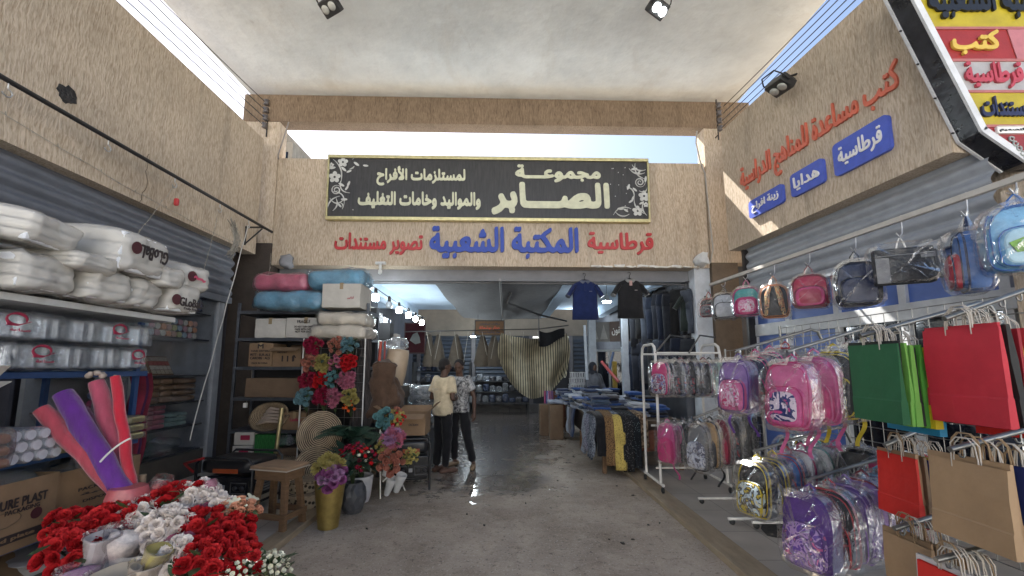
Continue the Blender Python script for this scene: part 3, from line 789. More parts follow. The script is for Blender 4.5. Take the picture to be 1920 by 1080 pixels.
for k in range(22):
    px = r_.uniform(655,700) if k % 2 else r_.uniform(1140,1175); cx, cz = orn(px, r_.uniform(300,400))
    if k % 2 and px > 668: continue
    MB().prism([(cx+.009*cos(b), cz+.009*sin(b)) for b in (0,1.05,2.1,3.14,4.2,5.2)], -.046, -.041, 'y').build('dot_print', PRT, SG)
for px in (665, 1190):
    a = (px-617)/597-.5; MB().tube([(a*SW,0,SH/2+.01),(a*SW,0,SH/2+.05)], .012, 6).build('fixing_bolt', BLACKM, SG)

# right wall: salmon sentence and three blue plaques
o = put_letters('salmon_lettering', 'كتب مساعدة للمناهج الدراسية', 2.42, .48, .025, SALMON, nib=(1.4,.6,.6), shear=.0)
o.matrix_world = RWM @ Mx.Translation((1.64,-.004,4.49)); tag(o, 'long salmon red raised Arabic sentence on the right stucco wall', 'lettering')
for t, a, b, z0, z1, lab in (('زينة افراح', .6, 1.28, 3.84, 4.11, 'smallest blue plaque nearest the corner, with white Arabic letters'), ('هدايا', 1.42, 1.93, 3.83, 4.14, 'middle blue plaque with one short white Arabic word'), ('قرطاسية', 2.07, 2.72, 3.81, 4.20, 'largest blue plaque with white Arabic word, nearest the yellow sign')):
    p = thing('blue_plaque', lab, 'sign', group='blue plaques on the right wall'); p.matrix_world = RWM @ Mx.Translation(((a+b)/2, -.03, (z0+z1)/2))
    w, h = b-a, z1-z0
    q = []
    for cx, cz, a0 in ((w/2-.05,h/2-.05,0),(-w/2+.05,h/2-.05,pi/2),(-w/2+.05,-h/2+.05,pi),(w/2-.05,-h/2+.05,1.5*pi)):
        q += [(cx+.05*cos(a0+pi/2*k/4), cz+.05*sin(a0+pi/2*k/4)) for k in range(5)]
    MB().prism(q, -.014, .026, 'y').build('plate', PLAQ, p)
    put_letters('lettering', t, w*.78, h*.62, .012, WHITEV, p, (0,-.015,0), nib=(1.3,.7,.6))

# hexagonal box sign at the near end of the right wall
HX = thing('box_sign', 'tall angled box sign with yellow, red and white bands of Arabic words', 'sign')
YF = 3.32
def q2(px, py): p = P(px, py, YF); return (p.x, p.z)
A, B_, C_ = q2(1712, 0), q2(1840, 246), q2(1925, 304)
A = (A[0]-.35*(B_[0]-A[0]), A[1]+.35*(A[1]-B_[1]))
tip = (C_[0]+.30, C_[1]-.2)
out = [A, B_, C_, (C_[0]+1.3, C_[1]+.0), (C_[0]+1.3, A[1])]
MB().prism(out, YF+.02, YF+.17, 'y').build('box_body', mat('box_black', (.02,.02,.024), rough=.25, var=.6, scale=7, bump=.5, bscale=6, stretch=(3,1,.6)), HX)
fr = MB()
for (a, b) in ((A, B_), (B_, C_)):
    d = V((b[0]-a[0], 0, b[1]-a[1])).normalized(); n = V((d.z, 0, -d.x))
    if n.x > 0: n = -n
    for y0, y1 in ((YF-.014, YF+.008), (YF+.168, YF+.19)):
        pa, pb = V((a[0],0,a[1])), V((b[0],0,b[1]))
        i = .045
        fr.prism([(p.x, p.z) for p in (pa+n*.012, pb+n*.012, pb-n*i, pa-n*i)], y0, y1, 'y')
fr.build('edge_strip', paint('edge_white', (.62,.62,.62), .5), HX)
YB = [-60, 53, 56, 113, 116, 171, 175, 236, 239, 330]
cols = [('band_yellow', (.43,.33,.016)), None, ('band_red', (.30,.024,.02)), None, ('band_white', (.38,.36,.35)), None, ('band_yellow', (.43,.33,.016)), None, ('band_red2', (.26,.02,.022))]
def edge_x(z):
    for a, b in ((A, B_), (B_, C_)):
        if b[1] <= z <= a[1]: return a[0]+(b[0]-a[0])*(a[1]-z)/(a[1]-b[1])+.05
    return C_[0]+.05
for i in range(0, 9, 2):
    za, zb = q2(1800, YB[i])[1], q2(1800, YB[i+1])[1]
    if i == 0: za = A[1]
    zb = max(zb, C_[1]+.001)
    pts = [(edge_x(za), za), (edge_x(zb), zb)]
    if zb < B_[1] < za: pts.insert(1, (edge_x(B_[1]), B_[1]))
    pts += [(C_[0]+1.25, zb), (C_[0]+1.25, za)]
    MB().prism(pts, YF-.004-.001*(i//2), YF+.019, 'y').build('colour_band', paint(cols[i][0], cols[i][1], .45), HX)
MB().prism([q2(1886,57), q2(1905,113), q2(1960,113), q2(1950,57)], YF-.012, YF-.0065, 'y').build('pink_panel', paint('sign_pink', (.45,.16,.17), .5), HX)
for yy in (54.5, 114.5, 173, 237.5):
    z = q2(1800, yy)[1]; MB().bbox((edge_x(z), YF-.016, z-.012), (C_[0]+1.2, YF+.01, z+.012), .003).build('divider', paint('sign_rose', (.40,.13,.12), .5), HX)
def on_hex(t, px0, py0, px1, py1, m, **kw):
    a = q2(px0, py0); b = q2(px1, py1)
    put_letters('lettering', t, b[0]-a[0], a[1]-b[1], .02, m, HX, ((a[0]+b[0])/2, YF-.009, (a[1]+b[1])/2), **kw)
NAVY = paint('navy_letters', (.015,.018,.06), .4)
on_hex('المكتبة الشعبية', 1731, -32, 1990, 38, paint('ink_black', (.012,.012,.015), .4), nib=(2.6,1.5,.6))
on_hex('كتب', 1776, 60, 1872, 106, paint('ochre_letters', (.62,.42,.07), .4), nib=(2.6,1.5,.6))
on_hex('قرطاسية', 1801, 119, 1916, 168, paint('rose_letters', (.42,.05,.07), .4), nib=(2.2,1.2,.6))
on_hex('تصوير مستندات', 1831, 183, 2000, 231, NAVY, nib=(2.2,1.2,.6))
a = q2(1862,239); b = q2(1990,253)
MB().bbox((a[0],YF-.02,b[1]),(b[0],YF-.0085,a[1]), .02).build('label_strip', WHITEV, HX)
o = put_letters('lettering', '11697 التصميم', .40, .036, .004, paint('ink_black', (.012,)*3), HX, (a[0]+.225, YF-.0205, (a[1]+b[1])/2), nib=(2,1.4,.5))
mb = MB()
for k in range(6): mb.tube([(p[0], YF-.014, p[1]) for p in [(q2(1893+7*k,262+9*k)[0]+.02*cos(s*.8+k), q2(1893+7*k,262+9*k)[1]+.02*sin(s*.8+k)) for s in range(8)]], .008, 5)
mb.build('emblem', paint('grey_emblem', (.3,.32,.3)), HX)
for k in range(4):
    p = A[0]+(B_[0]-A[0])*(.35+.2*k), A[1]+(B_[1]-A[1])*(.35+.2*k)
    MB().tube([(p[0]-.012,YF+.17,p[1]),(p[0]-.03,YF+.17,p[1])], .008, 6).build('screw', BLACKM, HX)

# orange sign hanging deep in the passage
c = P(918, 615, 12.4); 
OS = thing('hanging_sign', 'small orange sign with dark Arabic lines hanging deep in the passage', 'sign', c)
MB().bbox((-.43,-.015,-.21),(.43,.015,.21), .01).build('board', mat('orange_board', (.13,.065,.025), rough=.6), OS)
mb = MB().bbox((-.45,-.02,.2),(.45,.02,.235)).bbox((-.45,-.02,-.235),(.45,.02,-.2)).bbox((-.45,-.02,-.2),(-.42,.02,.2)).bbox((.42,-.02,-.2),(.45,.02,.2)).build('frame', BLACKM, OS)
put_letters('lettering', 'نظارات مستلزمات', .6, .07, .004, NAVY, OS, (0,-.016,.12), nib=(1.5,1,.5))
put_letters('lettering', 'عطار بوشعالة', .62, .11, .004, paint('orange_red', (.45,.06,.02)), OS, (0,-.016,.0), nib=(2,1.2,.5))
put_letters('lettering', 'مواد غذائية وعطارة', .64, .07, .004, NAVY, OS, (0,-.016,-.13), nib=(1.5,1,.5))
mb = MB()
for x in (-.35,.35): mb.tube([(x,0,.235),(x,0,.75)], .006, 5)
mb.build('cord', BLACKM, OS)

# ================================================================ rails, lamps and wires
rl = thing('hook_rail', 'long black iron rail with wire hooks along the left stucco wall', 'rail')
p0, p1 = V((-4.03,1.0,3.9)), V((-4.0,6.86,3.9))
MB().tube([p0, p1], .022, 10).build('pipe', BLACKM, rl)
mb = MB().bbox((-4.3,6.60,3.885),(-4.02,6.63,3.91)).tube([(-4.29,6.62,3.62),(-4.02,6.62,3.88)], .012, 6).tube([(-4.29,6.62,3.6),(-4.29,6.62,3.92)], .014, 6).tube([(-4.29,2.2,3.9),(-4.03,2.2,3.9)], .014, 6)
mb.build('bracket', BLACKM, rl)
for y in (2.3, 3.1, 3.95, 4.8, 5.6, 6.25):
    MB().tube([(-4.02,y,3.90),(-4.02,y,3.84)]+[(-4.02,y+.035*sin(a)*1.0-.0,3.80+.035*cos(a)) for a in [0.2,.9,1.6,2.4,3.1,3.9,4.4]], .006, 6).build('hook', STEEL, rl)
r_ = random.Random(11)
def string_line(name, pts, lab, r=.004, m=None, bulbs=0, cat='string', group=None):
    mb = MB().tube(pts, r, 5)
    for k in range(bulbs):
        s = (k+.5)/bulbs*(len(pts)-1); i = int(s); p = V(pts[i]).lerp(V(pts[min(i+1,len(pts)-1)]), s-i)
        mb.tube([p, p+V((.02,-.02,.02*(-1)**k))], [.006,.003], 5)
    return tag(mb.build(name, m or mat('pale_cord', (.36,.33,.28), rough=.8)), lab, cat, group)
def sagline(a, b, sag, n=14, wob=0.0):
    a, b = V(a), V(b)
    return [a.lerp(b, i/n)+V((r_.uniform(-wob,wob), r_.uniform(-wob,wob), -sag*4*(i/n)*(1-i/n)+r_.uniform(-wob,wob))) for i in range(n+1)]
string_line('fairy_light_string', sagline((-4.27,3.2,3.75),(-4.27,6.6,3.55), .05, 20, .008), 'thin fairy light string stretched along the foot of the left stucco wall', .003, bulbs=16)
string_line('fairy_light_string', sagline((-4.02,5.6,3.80),(-4.2,5.62,2.75), 0, 12, .012), 'fairy light string hanging straight down over the left shutter', .003, bulbs=10)
string_line('fairy_light_string', sagline((-4.02,4.8,3.80),(-4.3,4.5,2.8), 0, 12, .012), 'slanting fairy light string hanging over the left shutter beside the foam packs', .003, bulbs=10)
bun = []
for k in range(90):
    t_ = k/89; bun.append((-4.02+.05*sin(k*1.9)*t_, 5.95+.14*sin(k*2.3)*min(1,.2+1.3*t_), 3.78-.62*abs(((k*.37)%2)-1)))
string_line('fairy_light_bundle', bun, 'tangled bundle of fairy lights hung on the left hook rail', .003, bulbs=40)
string_line('fairy_light_string', sagline((-4.16,7.17,3.62),(-4.0,6.5,1.0), .0, 18, .01), 'long fairy light string hanging down the dark pillar to a white tag', .003, bulbs=22)
string_line('rope', sagline((-4.02,6.25,3.8),(-3.78,5.1,.75), .0, 14, .006), 'white rope hanging from the hook rail down to the generator', .007, mat('white_rope', (.55,.53,.5)), cat='rope')
c = MB().bbox((-4.02,6.46,1.0),(-3.97,6.50,1.07), .004).build('price_tag', WHITEV); tag(c, 'small white tag at the end of the fairy light string on the dark pillar', 'tag')
c = MB().soft((-.03,-.02,-.05),(.03,.02,.05), .03, 4, .004, 20).build('lighter', RED); c.location = PX(331, 379, -4.2); tag(c, 'small red plastic ornament hanging on the left stucco wall', 'ornament')

def floodlight(lab, M, lit):
    root = thing('floodlight', lab, 'floodlight'); root.matrix_world = M
    MB().bbox((-.14,-.05,-.10),(.14,.05,.10), .015).build('housing', mat('lamp_housing', (.03,.03,.03), rough=.35), root)
    MB().bbox((-.125,-.052,-.088),(.125,-.0505,.088), .0).build('front_plate', metal('lamp_plate', (.35,.36,.37), .4), root) if 0 else None
    for x in (-.062,.062):
        MB().lathe([(.052,0),(.055,.012),(.03,.02),(.0,.022)], 20, M=Mx.Translation((x,-.05,0)) @ Mx.Rotation(pi/2,4,'X')).build('lens', emit('lens_lit_%d' % lit, (.9,.97,1), 14) if lit else mat('lens_off', (.42,.42,.38), rough=.2), root)
    MB().tube([(-.15,0,0),(-.15,.0,.12),(-.1,.02,.2),(.1,.02,.2),(.15,0,.12),(.15,0,0)], .009, 6).build('bracket', BLACKM, root)
    mb = MB()
    for k in range(8): mb.bbox((-.12+.032*k,.05,-.08),(-.11+.032*k,.075,.08), .002)
    mb.build('cooling_fins', BLACKM, root)
    return root
p = P(1233, 15, 5.05); floodlight('lit twin floodlight under the white slab, on the right', Mx.Translation(p) @ Mx.Rotation(.6,4,'Z') @ Mx.Rotation(radians(58),4,'X') , 1)
p = P(620, 12, 5.05); floodlight('unlit twin floodlight under the white slab, on the left', Mx.Translation(p) @ Mx.Rotation(-.5,4,'Z') @ Mx.Rotation(radians(58),4,'X'), 0)
for px in (620, 1233):
    p = P(px, 12, 5.05); c = MB().tube([p+V((0,0,.17)), V((p.x,p.y,6.63))], .012, 6).build('lamp_drop', BLACKM); tag(c, 'short rod from the slab down to the %s floodlight' % ('lit' if px > 900 else 'unlit'), 'rod')
s, z = PW(1463, 160, .25)
root = floodlight('black unlit twin floodlight on an arm at the top of the right stucco wall', RWM @ Mx.Translation((s,-.25,z)) @ Mx.Rotation(.15,4,'Y') @ Mx.Rotation(radians(62),4,'X'), 0)
root.scale = (1.08,)*3
c = MB().tube([(s,-.2,z+.1),(s,.05,z+.2),(s,.1,5.6)], .014, 6, M=RWM).build('wall_bracket', BLACKM); tag(c, 'bent iron arm carrying the black floodlight on the right wall', 'bracket')

WIRE = mat('wire_black', (.03,.03,.03), rough=.6)
for side in (0, 1):
    for k in range(4):
        if side == 0: a, b = V((-4.42+.0*k,7.05,5.98+.15*k)), V((-4.50-.05*k,-1.5,5.86+.20*k))
        else: a, b = V((3.95+.02*k,7.15,5.98+.14*k)), V((4.42+.03*k,-1.5,5.95+.16*k))
        lab = ['lowest', 'second lowest', 'second highest', 'highest'][k]+' overhead wire in the sky gap on the '+('left' if side == 0 else 'right')
        c = MB().tube(sagline(a, b, .09+.02*k, 16), .007, 5).build('overhead_wire', WIRE); tag(c, lab, 'wire', 'wires in the sky gaps')
    X, Y = (-4.40, 7.08) if side == 0 else (3.93, 7.18)
    root = thing('insulator_rack', 'rack of four porcelain insulators at the %s end of the beam' % ('left' if side == 0 else 'right'), 'insulator', (X, Y, 5.9))
    MB().tube([(0,.07,-.1),(0,.07,.7)], .012, 6).tube([(0,.07,0),(0,.18,0)], .01, 6).build('post', BLACKM, root)
    for k in range(4): MB().lathe([(.02,-.045),(.05,-.04),(.03,0),(.05,.04),(.02,.045)], 14, (0,0,.08+.15*k)).build('insulator', mat('porcelain', (.11,.10,.10), rough=.3), root)
    mb = MB()
    for q in range(0): mb.tube(sagline((0,0,.65-.2*q),(-.05 if side == 0 else -.1,-.55-.15*q,.72-.35*q), .12, 10, .03), .006, 5)
c = MB().tube([PF_ for PF_ in []] or [FM @ V((-4.02,-.03,6.1)), FM @ V((-4.13,-.10,5.42)), FM @ V((-4.15,-.05,5.36))], .012, 6).build('bent_rod', mat('rod', (.25,.22,.2))); tag(c, 'thin bent rod at the left end of the sky slot', 'rod')
pts = [FM @ V((3.60,-.02,6.05)), FM @ V((3.56,-.04,5.8)), FM @ V((3.62,-.03,5.45)), FM @ V((3.705,-.02,5.2)), FM @ V((3.74,-.035,4.2)), FM @ V((3.76,-.035,3.75)), FM @ V((3.70,-.03,3.5)), FM @ V((3.45,-.02,3.38))]
c = MB().tube(pts, .013, 6).build('cable', paint('cable_white', (.4,.38,.35))); tag(c, 'pale cable running down the right end of the stucco wall', 'cable')
# bulbs on a cable in the market, left; ring lamp, right
cable = MB().tube(sagline((-2.3,7.0,3.0),(-2.3,11.6,3.0), .04), .008, 5).build('lamp_cable', WIRE); tag(cable, 'straight cable carrying the row of white bulbs inside the market', 'cable')
BULB_Y = [7.2, 8.05, 8.8, 9.65, 10.4, 11.2]
BN = ['nearest lit bulb above the white carton, first of the row', 'unlit bulb second in the row inside the market', 'third bulb of the row inside the market', 'fourth bulb of the row inside the market', 'fifth bulb of the row inside the market', 'farthest bulb of the row inside the market']
for k, y in enumerate(BULB_Y):
    root = thing('hanging_bulb', BN[k], 'bulb', (-2.3, y, 2.84), group='row of bulbs inside the market')
    MB().lathe([(.012,.16),(.03,.14),(.034,.06),(.028,.05)], 14).build('socket', BLACKM, root)
    MB().lathe([(.028,.05),(.055,.03),(.062,-.04),(.05,-.075),(0,-.08)], 16).build('bulb', emit('bulb_lit', (.88,.97,1), 30) if k != 1 else mat('bulb_off', (.3,.32,.34), rough=.3), root)
    if k in (0, 2, 4, 5):
        l = bpy.data.lights.new('bulb_light', 'POINT'); l.energy = 5; l.color = (.82,.93,1); l.shadow_soft_size = .06
        lo = bpy.data.objects.new('bulb_light', l); COL.objects.link(lo); lo.location = (-2.3, y, 2.68)
def ring_lamp(p, lab, e=6):
    root = thing('ring_lamp', lab, 'lamp', p)
    MB().lathe([(.012,.2),(.035,.15),(.05,.1),(.10,.06),(.105,.045)], 18).build('shade', mat('lamp_shade_grey', (.35,.36,.36), rough=.4), root)
    MB().lathe([(.07+.018*cos(a), .035+.018*sin(a)) for a in [2*pi*i/8 for i in range(9)]], 18, cap=False).build('tube', emit('ring_lit', (.88,.97,1), 30), root)
    MB().tube([(0,0,.2),(0,0,.45)], .005, 5).build('cord', BLACKM, root)
    l = bpy.data.lights.new('ring_light', 'POINT'); l.energy = e; l.color = (.82,.93,1); l.shadow_soft_size = .08
    lo = bpy.data.objects.new('ring_light', l); COL.objects.link(lo); lo.location = V(p)+V((0,0,-.12))
ring_lamp(P(1138, 569, 8.6), 'ring lamp glowing between the two hanging polo shirts')
ring_lamp(P(1088, 597, 13.2), 'small ring lamp glowing far behind the blue polo shirt', 16)
ring_lamp(P(887, 633, 14.6), 'round lamp glowing above the far stalls behind the orange sign', 16)
root = thing('ceiling_bulb', 'unlit spiral bulb on a white bracket under the left end of the entrance beam', 'bulb', P(713, 500, 7.2))
MB().bbox((-.09,-.02,.05),(.09,.05,.09)).build('bracket', ALU, root)
MB().lathe([(.022,.05),(.028,-.02),(.02,-.05),(.035,-.07),(.035,-.12),(.01,-.14)], 12).build('bulb', mat('bulb_white', (.6,.6,.58), rough=.3), root)
# folded awning arm
c = MB().tube([P(957,548,8.5),P(950,570,8.5)], .03, 6).tube([P(952,568,8.5),P(1010,590,9.3),P(1062,602,10.5)], .022, 6).build('awning_arm', BLACKM); tag(c, 'black jointed pole slanting under the market ceiling', 'pole')
c = MB().tube([P(1010,592,9.3),P(1011,640,9.3)], .012, 6).build('hanging_rod', BLACKM); tag(c, 'thin black rod hanging from the slanting pole', 'rod')
c = MB().tube([P(760,622,12),P(1010,617,12),P(1066,610,12)], .016, 6).build('cross_rail', BLACKM); tag(c, 'thin black rail stretched across the far part of the passage', 'rail')
# ================================================================ flowers
LEAF = mat('leaf_green', (.045,.085,.03), rough=.55, var=.35, scale=12); LEAFD = mat('leaf_dark', (.02,.045,.028), rough=.5, var=.35, scale=12)
STEM = mat('stem_green', (.05,.08,.03), rough=.6)
FC = {}
def fmat(n, c): return mat('petal_'+n, c, rough=.75, var=.3, scale=25, spec=.2)
F_RED = fmat('red', (.40,.010,.014)); F_RED2 = fmat('bright_red', (.50,.022,.025)); F_CRIM = fmat('crimson', (.24,.012,.04)); F_WHITE = fmat('white', (.80,.72,.66)); F_PEACH = fmat('peach', (.62,.30,.19))
F_PINK = fmat('pink', (.36,.11,.165)); F_BLUE = fmat('dusty_blue', (.13,.24,.27)); F_YEL = fmat('yellow', (.30,.25,.08)); F_CORAL = fmat('coral', (.36,.14,.10))
F_MAG = fmat('magenta', (.21,.06,.16)); F_WINE = fmat('wine', (.22,.012,.035)); F_IVORY = fmat('ivory', (.60,.58,.44)); F_ORNG = fmat('orange', (.5,.09,.02)); F_TEAL = fmat('teal', (.10,.22,.23)); F_LILAC = fmat('lilac', (.32,.17,.30))
def petal(mb, a, e, L, w, curl, r, base=.0, ruff=.25):
    """one petal from the centre at azimuth a, rising at e"""
    ca, sa = cos(a), sin(a); vs = []
    for i in range(4):
        s = i/3; rr = base+L*s*cos(e+curl*s); zz = L*s*sin(e+curl*s); ww = w*(.25+.95*sin(pi*min(1, .15+.62*s)))
        for j in (-1, 0, 1):
            q = j*ww*.5; jit = L*ruff*(r.random()-.5)*s
            vs.append((rr*ca-q*sa+jit*.3, rr*sa+q*ca+jit*.3, zz+jit*.7-abs(j)*.06*L))
    mb.add(vs, [(3*i+j, 3*i+j+1, 3*i+j+4, 3*i+j+3) for i in range(3) for j in range(2)], True)
def head_mesh(kind, m, seed=0):
    k = (kind, m.name, seed)
    if k in FC: return FC[k]
    r = random.Random(seed*31+len(kind)); mb = MB()
    if kind == 'ruffle':
        for ring, (n, e, L, w) in enumerate(((8,.15,1.0,.75),(8,.55,.95,.7),(7,.95,.8,.6),(5,1.3,.65,.5))):
            for i in range(n): petal(mb, 2*pi*(i+.5*ring+r.uniform(-.2,.2))/n, e+r.uniform(-.1,.1), L, w, .25, r, .05, .45)
    elif kind == 'rose':
        for ring, (n, e, L, w, c) in enumerate(((6,.25,1.0,.95,.6),(5,.7,.85,.85,.7),(4,1.05,.75,.7,.7),(3,1.35,.6,.5,.6))):
            for i in range(n): petal(mb, 2*pi*(i+.5*ring)/n, e, L, w, c, r, .06, .08)
    elif kind == 'spider':
        for ring, (n, e, L, w) in enumerate(((14,.0,1.0,.22),(13,.4,1.0,.2),(11,.8,.9,.2),(7,1.2,.7,.2))):
            for i in range(n): petal(mb, 2*pi*(i+.5*ring)/n, e+r.uniform(-.12,.12), L*r.uniform(.85,1.1), w, .35, r, .03, .2)
    elif kind == 'tiny':
        for i in range(5): petal(mb, 2*pi*i/5, .5, 1, .7, .3, r, .02, .1)
    else:
        for i in range(6): petal(mb, 2*pi*i/6, .55+.3*(i%2), 1.0, .5, -.5, r, .05, .15)
    me = bpy.data.meshes.new('flower_head'); me.from_pydata(mb.v, [], mb.f); me.polygons.foreach_set('use_smooth', mb.sm); me.materials.append(m); FC[k] = me
    return me
def head(parent, kind, m, p, r, seed=0, tilt=None):
    o = bpy.data.objects.new('flower_head', head_mesh(kind, m, seed % 4)); COL.objects.link(o); o.parent = parent
    o.location = p; o.scale = (r,)*3; o.rotation_mode = 'QUATERNION'
    d = V(tilt if tilt else p); d = d.normalized() if d.length > 1e-6 else V((0,0,1))
    o.rotation_quaternion = d.to_track_quat('Z', 'Y') @ V((0,0,1)).rotation_difference(V((0.3*sin(seed),.3*cos(seed*2),1)))
    return o
def leaves(parent, r, n, R, L, m=None, c=(0,0,0), name='leaves'):
    mb = MB()
    for i in range(n):
        a = r.uniform(0, 2*pi); e = r.uniform(-.5,.9); b = V((R*r.uniform(.3,.8)*cos(a), R*r.uniform(.3,.8)*sin(a), R*r.uniform(-.3,.5)))+V(c)
        d = V((cos(a)*cos(e), sin(a)*cos(e), sin(e))); s = d.cross(V((0,0,1))).normalized(); l = L*r.uniform(.6,1.2)
        q = []
        for k, wd in enumerate((.08,.2,.16,.0)):
            c0 = b+d*l*k/3+V((0,0,-.12*l*(k/3)**2)); q += [c0-s*wd*l, c0+s*wd*l]
        mb.add(q, [(0,1,3,2),(2,3,5,4),(4,5,7,6)], True)
    return mb.build(name, m or LEAF, parent)
def stems(parent, pts, base, rad=.004, m=None):
    mb = MB()
    for p in pts:
        p = V(p); b = V(base); mid = (p+b)/2+V((0,0,.02)); mb.tube([b, mid, p], rad, 4)
    return mb.build('stems', m or STEM, parent)
def bouquet(label, loc, spec, R=.1, seed=0, leafn=8, lm=None, base=(0,0,-.25), name='flower_bunch', cat='flowers', group=None, face=(0,-.5,1)):
    """spec: (kind, material, how many, head radius)"""
    r = random.Random(seed); root = thing(name, label, cat, loc, 0, group); tips = []; i = 0
    fz = V(face).normalized(); Q = fz.to_track_quat('Z', 'Y'); N = sum(s[2] for s in spec)
    order = []
    for kind, m, n, hr in spec: order += [(kind, m, hr)]*n
    r.shuffle(order)
    for kind, m, hr in order:
        t = (i+.5)/N; rr = sqrt(t)*1.0; a = i*2.39996+seed
        p = Q @ V((R*rr*cos(a), R*rr*sin(a), R*.55*(1-rr*rr)+r.uniform(-.1,.1)*R))
        d = Q @ V((rr*cos(a)*.9, rr*sin(a)*.9, 1))
        head(root, kind, m, p, hr*r.uniform(.85,1.15), i+seed, d); tips.append(p-d.normalized()*hr*.2); i += 1
    if leafn: leaves(root, r, leafn, R, R*.9, lm)
    stems(root, tips[:12], base)
    return root

# ================================================================ cartons, packs and shelf units
KRAFT = mat('kraft_card', (.235,.15,.085), rough=.85, var=.14, scale=5, bump=.12, bscale=30); KRAFTD = mat('kraft_dark', (.15,.098,.06), rough=.85, var=.16, scale=5, bump=.15, bscale=30)
CARDW = mat('white_card', (.50,.47,.42), rough=.8, var=.12, scale=5, bump=.1, bscale=25); TAPE = mat('parcel_tape', (.30,.22,.13), rough=.25, var=.1)
INK = paint('print_ink', (.03,.02,.02), .6); INKR = paint('print_red', (.35,.02,.06), .5)
def carton(label, lo, hi, m=KRAFT, open_=False, flaps=True, tape=True, prints=(), rz=0, front='y', name='carton', group=None):
    """lo/hi in world; the printed side faces -y (or +x)"""
    lo, hi = V(lo), V(hi); c = V(((lo.x+hi.x)/2, (lo.y+hi.y)/2, lo.z)); h = hi-lo; w, d, t = h.x/2, h.y/2, h.z
    root = thing(name, label, 'box', c, rz, group)
    mb = MB()
    if open_:
        k = .006
        mb.box((-w,-d,0),(w,d,k)).box((-w,-d,k),(w,-d+k,t)).box((-w,d-k,k),(w,d,t)).box((-w,-d+k,k),(-w+k,d-k,t)).box((w-k,-d+k,k),(w,d-k,t))
    else: mb.soft((-w,-d,0),(w,d,t), .012, 8, .006, 5, w*100, smooth=False)
    mb.build('body', m, root)
    if open_:
        for (ax, s, ang) in () if not flaps else (('x',1,.9),('x',-1,.6),('y',-1,-.35),('y',1,.5)):
            L_ = (d if ax == 'x' else w); fl = MB()
            if ax == 'x': fl.add([(s*w,-d,t),(s*w,d,t),(s*(w+.9*w*cos(ang)),d*.97,t+.7*w*sin(ang)),(s*(w+.9*w*cos(ang)),-d*.97,t+.7*w*sin(ang))], [(0,1,2,3)])
            else: fl.add([(-w,s*d,t),(w,s*d,t),(w*.97,s*(d+.8*d*cos(ang)),t+.8*d*sin(ang)),(-w*.97,s*(d+.8*d*cos(ang)),t+.8*d*sin(ang))], [(0,1,2,3)])
            o = fl.build('flap', m, root); md = o.modifiers.new('thick', 'SOLIDIFY'); md.thickness = .005
    elif tape:
        MB().box((-.025,-d-.007,t-.09),(.025,-d+.002,t+.007)).box((-.025,-d,t+.003),(.025,d,t+.0085)).build('tape', TAPE, root)
    for (txt, u, v, tw, th, pm) in prints:
        if front == 'y': put_letters('print', txt, tw, th, .002, pm, root, (u*w, -d-.008, v*t), nib=(1.2,.8,0), res=40)
        else: put_letters('print', txt, tw, th, .002, pm, root, (w+.008, u*d, v*t), pi/2, nib=(1.2,.8,0), res=40)
    return root
BLUEP = paint('blue_shelf_paint', (.022,.06,.17), .45)
SU = thing('shelf_unit', 'blue and white steel shelf unit of packed trays on the left', 'shelf', (-3.6,2.55,0))
def lx(o, lo, hi): return [lo[i]-o.location[i] for i in range(3)], [hi[i]-o.location[i] for i in range(3)]
for z, m_, x in ((2.05, ALU, -2.98), (1.575, BLUEP, -3.18), (1.0, BLUEP, -3.2), (.48, BLUEP, -3.15)):
    a, b = lx(SU, (-4.05,1.2,z-.045), (x,3.72,z)); MB().bbox(a, b, .006).build('shelf', m_, SU)
for x in (-3.24,-4.02):
    for y in (1.25,3.68):
        a, b = lx(SU, (x-.025,y-.02,.056), (x+.01,y+.02,2.004)); MB().bbox(a, b, .004).build('post', BLUEP, SU)
FOAM = mat('white_foam', (.74,.75,.77), rough=.75, var=.05, scale=8, bump=.08, bscale=80)
MILK = film('milky_film', (1,.965,.90), .34, .45, .9, 9); CLEAR = film('clear_film', (1,1,1), .07, .55, 1.0, 16); CLEAR2 = film('clear_plastic', (.94,.97,1), .10, .8, .7, 22)
def foam_pack(label, X, Y, Z, w, h, L, rz=0, ry=0, printed=None, seed=0, shape=1.0):
    """sleeve of foam trays lying along x, end towards the passage"""
    root = thing('foam_pack', label, 'pack', (X, Y, Z), group='foam tray packs on the top shelf', rot=(0, ry, rz))
    mb = MB(); n = 3
    for k in range(n):
        zz = -h/2+.012+k*(h-.024)/n; mb.bbox((-L+.05,-w/2+.015,zz),(-.02,w/2-.015,zz+(h-.024)/n-.006), .018)
    mb.build('foam_trays', FOAM, root)
    def tp(p, hh):
        s = (p.x+L/2)/L; k = 1 if s > .25 else .65+1.4*s
        if s > .93: k *= 1-(s-.93)*2.4
        return (p.x, p.y*k, p.z*k)
    MB().soft((-L,-w/2,-h/2),(.02,w/2,h/2), .036, 16, .026, 8, seed, taper=tp).build('sleeve', MILK, root)
    if printed:
        for (t, dy, dz, tw, th, rx, m) in printed:
            put_letters('print', t, tw, th, .003, m, root, (.028, dy, dz), pi/2, 0, rx, nib=(1.6,1,.3))
        mb = MB().lathe([(.001,0),(.035,.0),(.045,.002)], 14, M=Mx.Translation((.026,printed[0][1]-printed[0][3]*.62,printed[0][2]+.01)) @ Mx.Rotation(pi/2,4,'Y'))
        mb.build('print', mat('brown_print', (.07,.015,.02)), root)
    return root
PR1 = [('GLoBaL', .03, -.03, .22, .075, 0, INK), ('Daily Fresh', .04, -.085, .15, .026, 0, INK)]
PR2 = [('GLoBaL', .03, .02, .26, .10, pi, INK)]
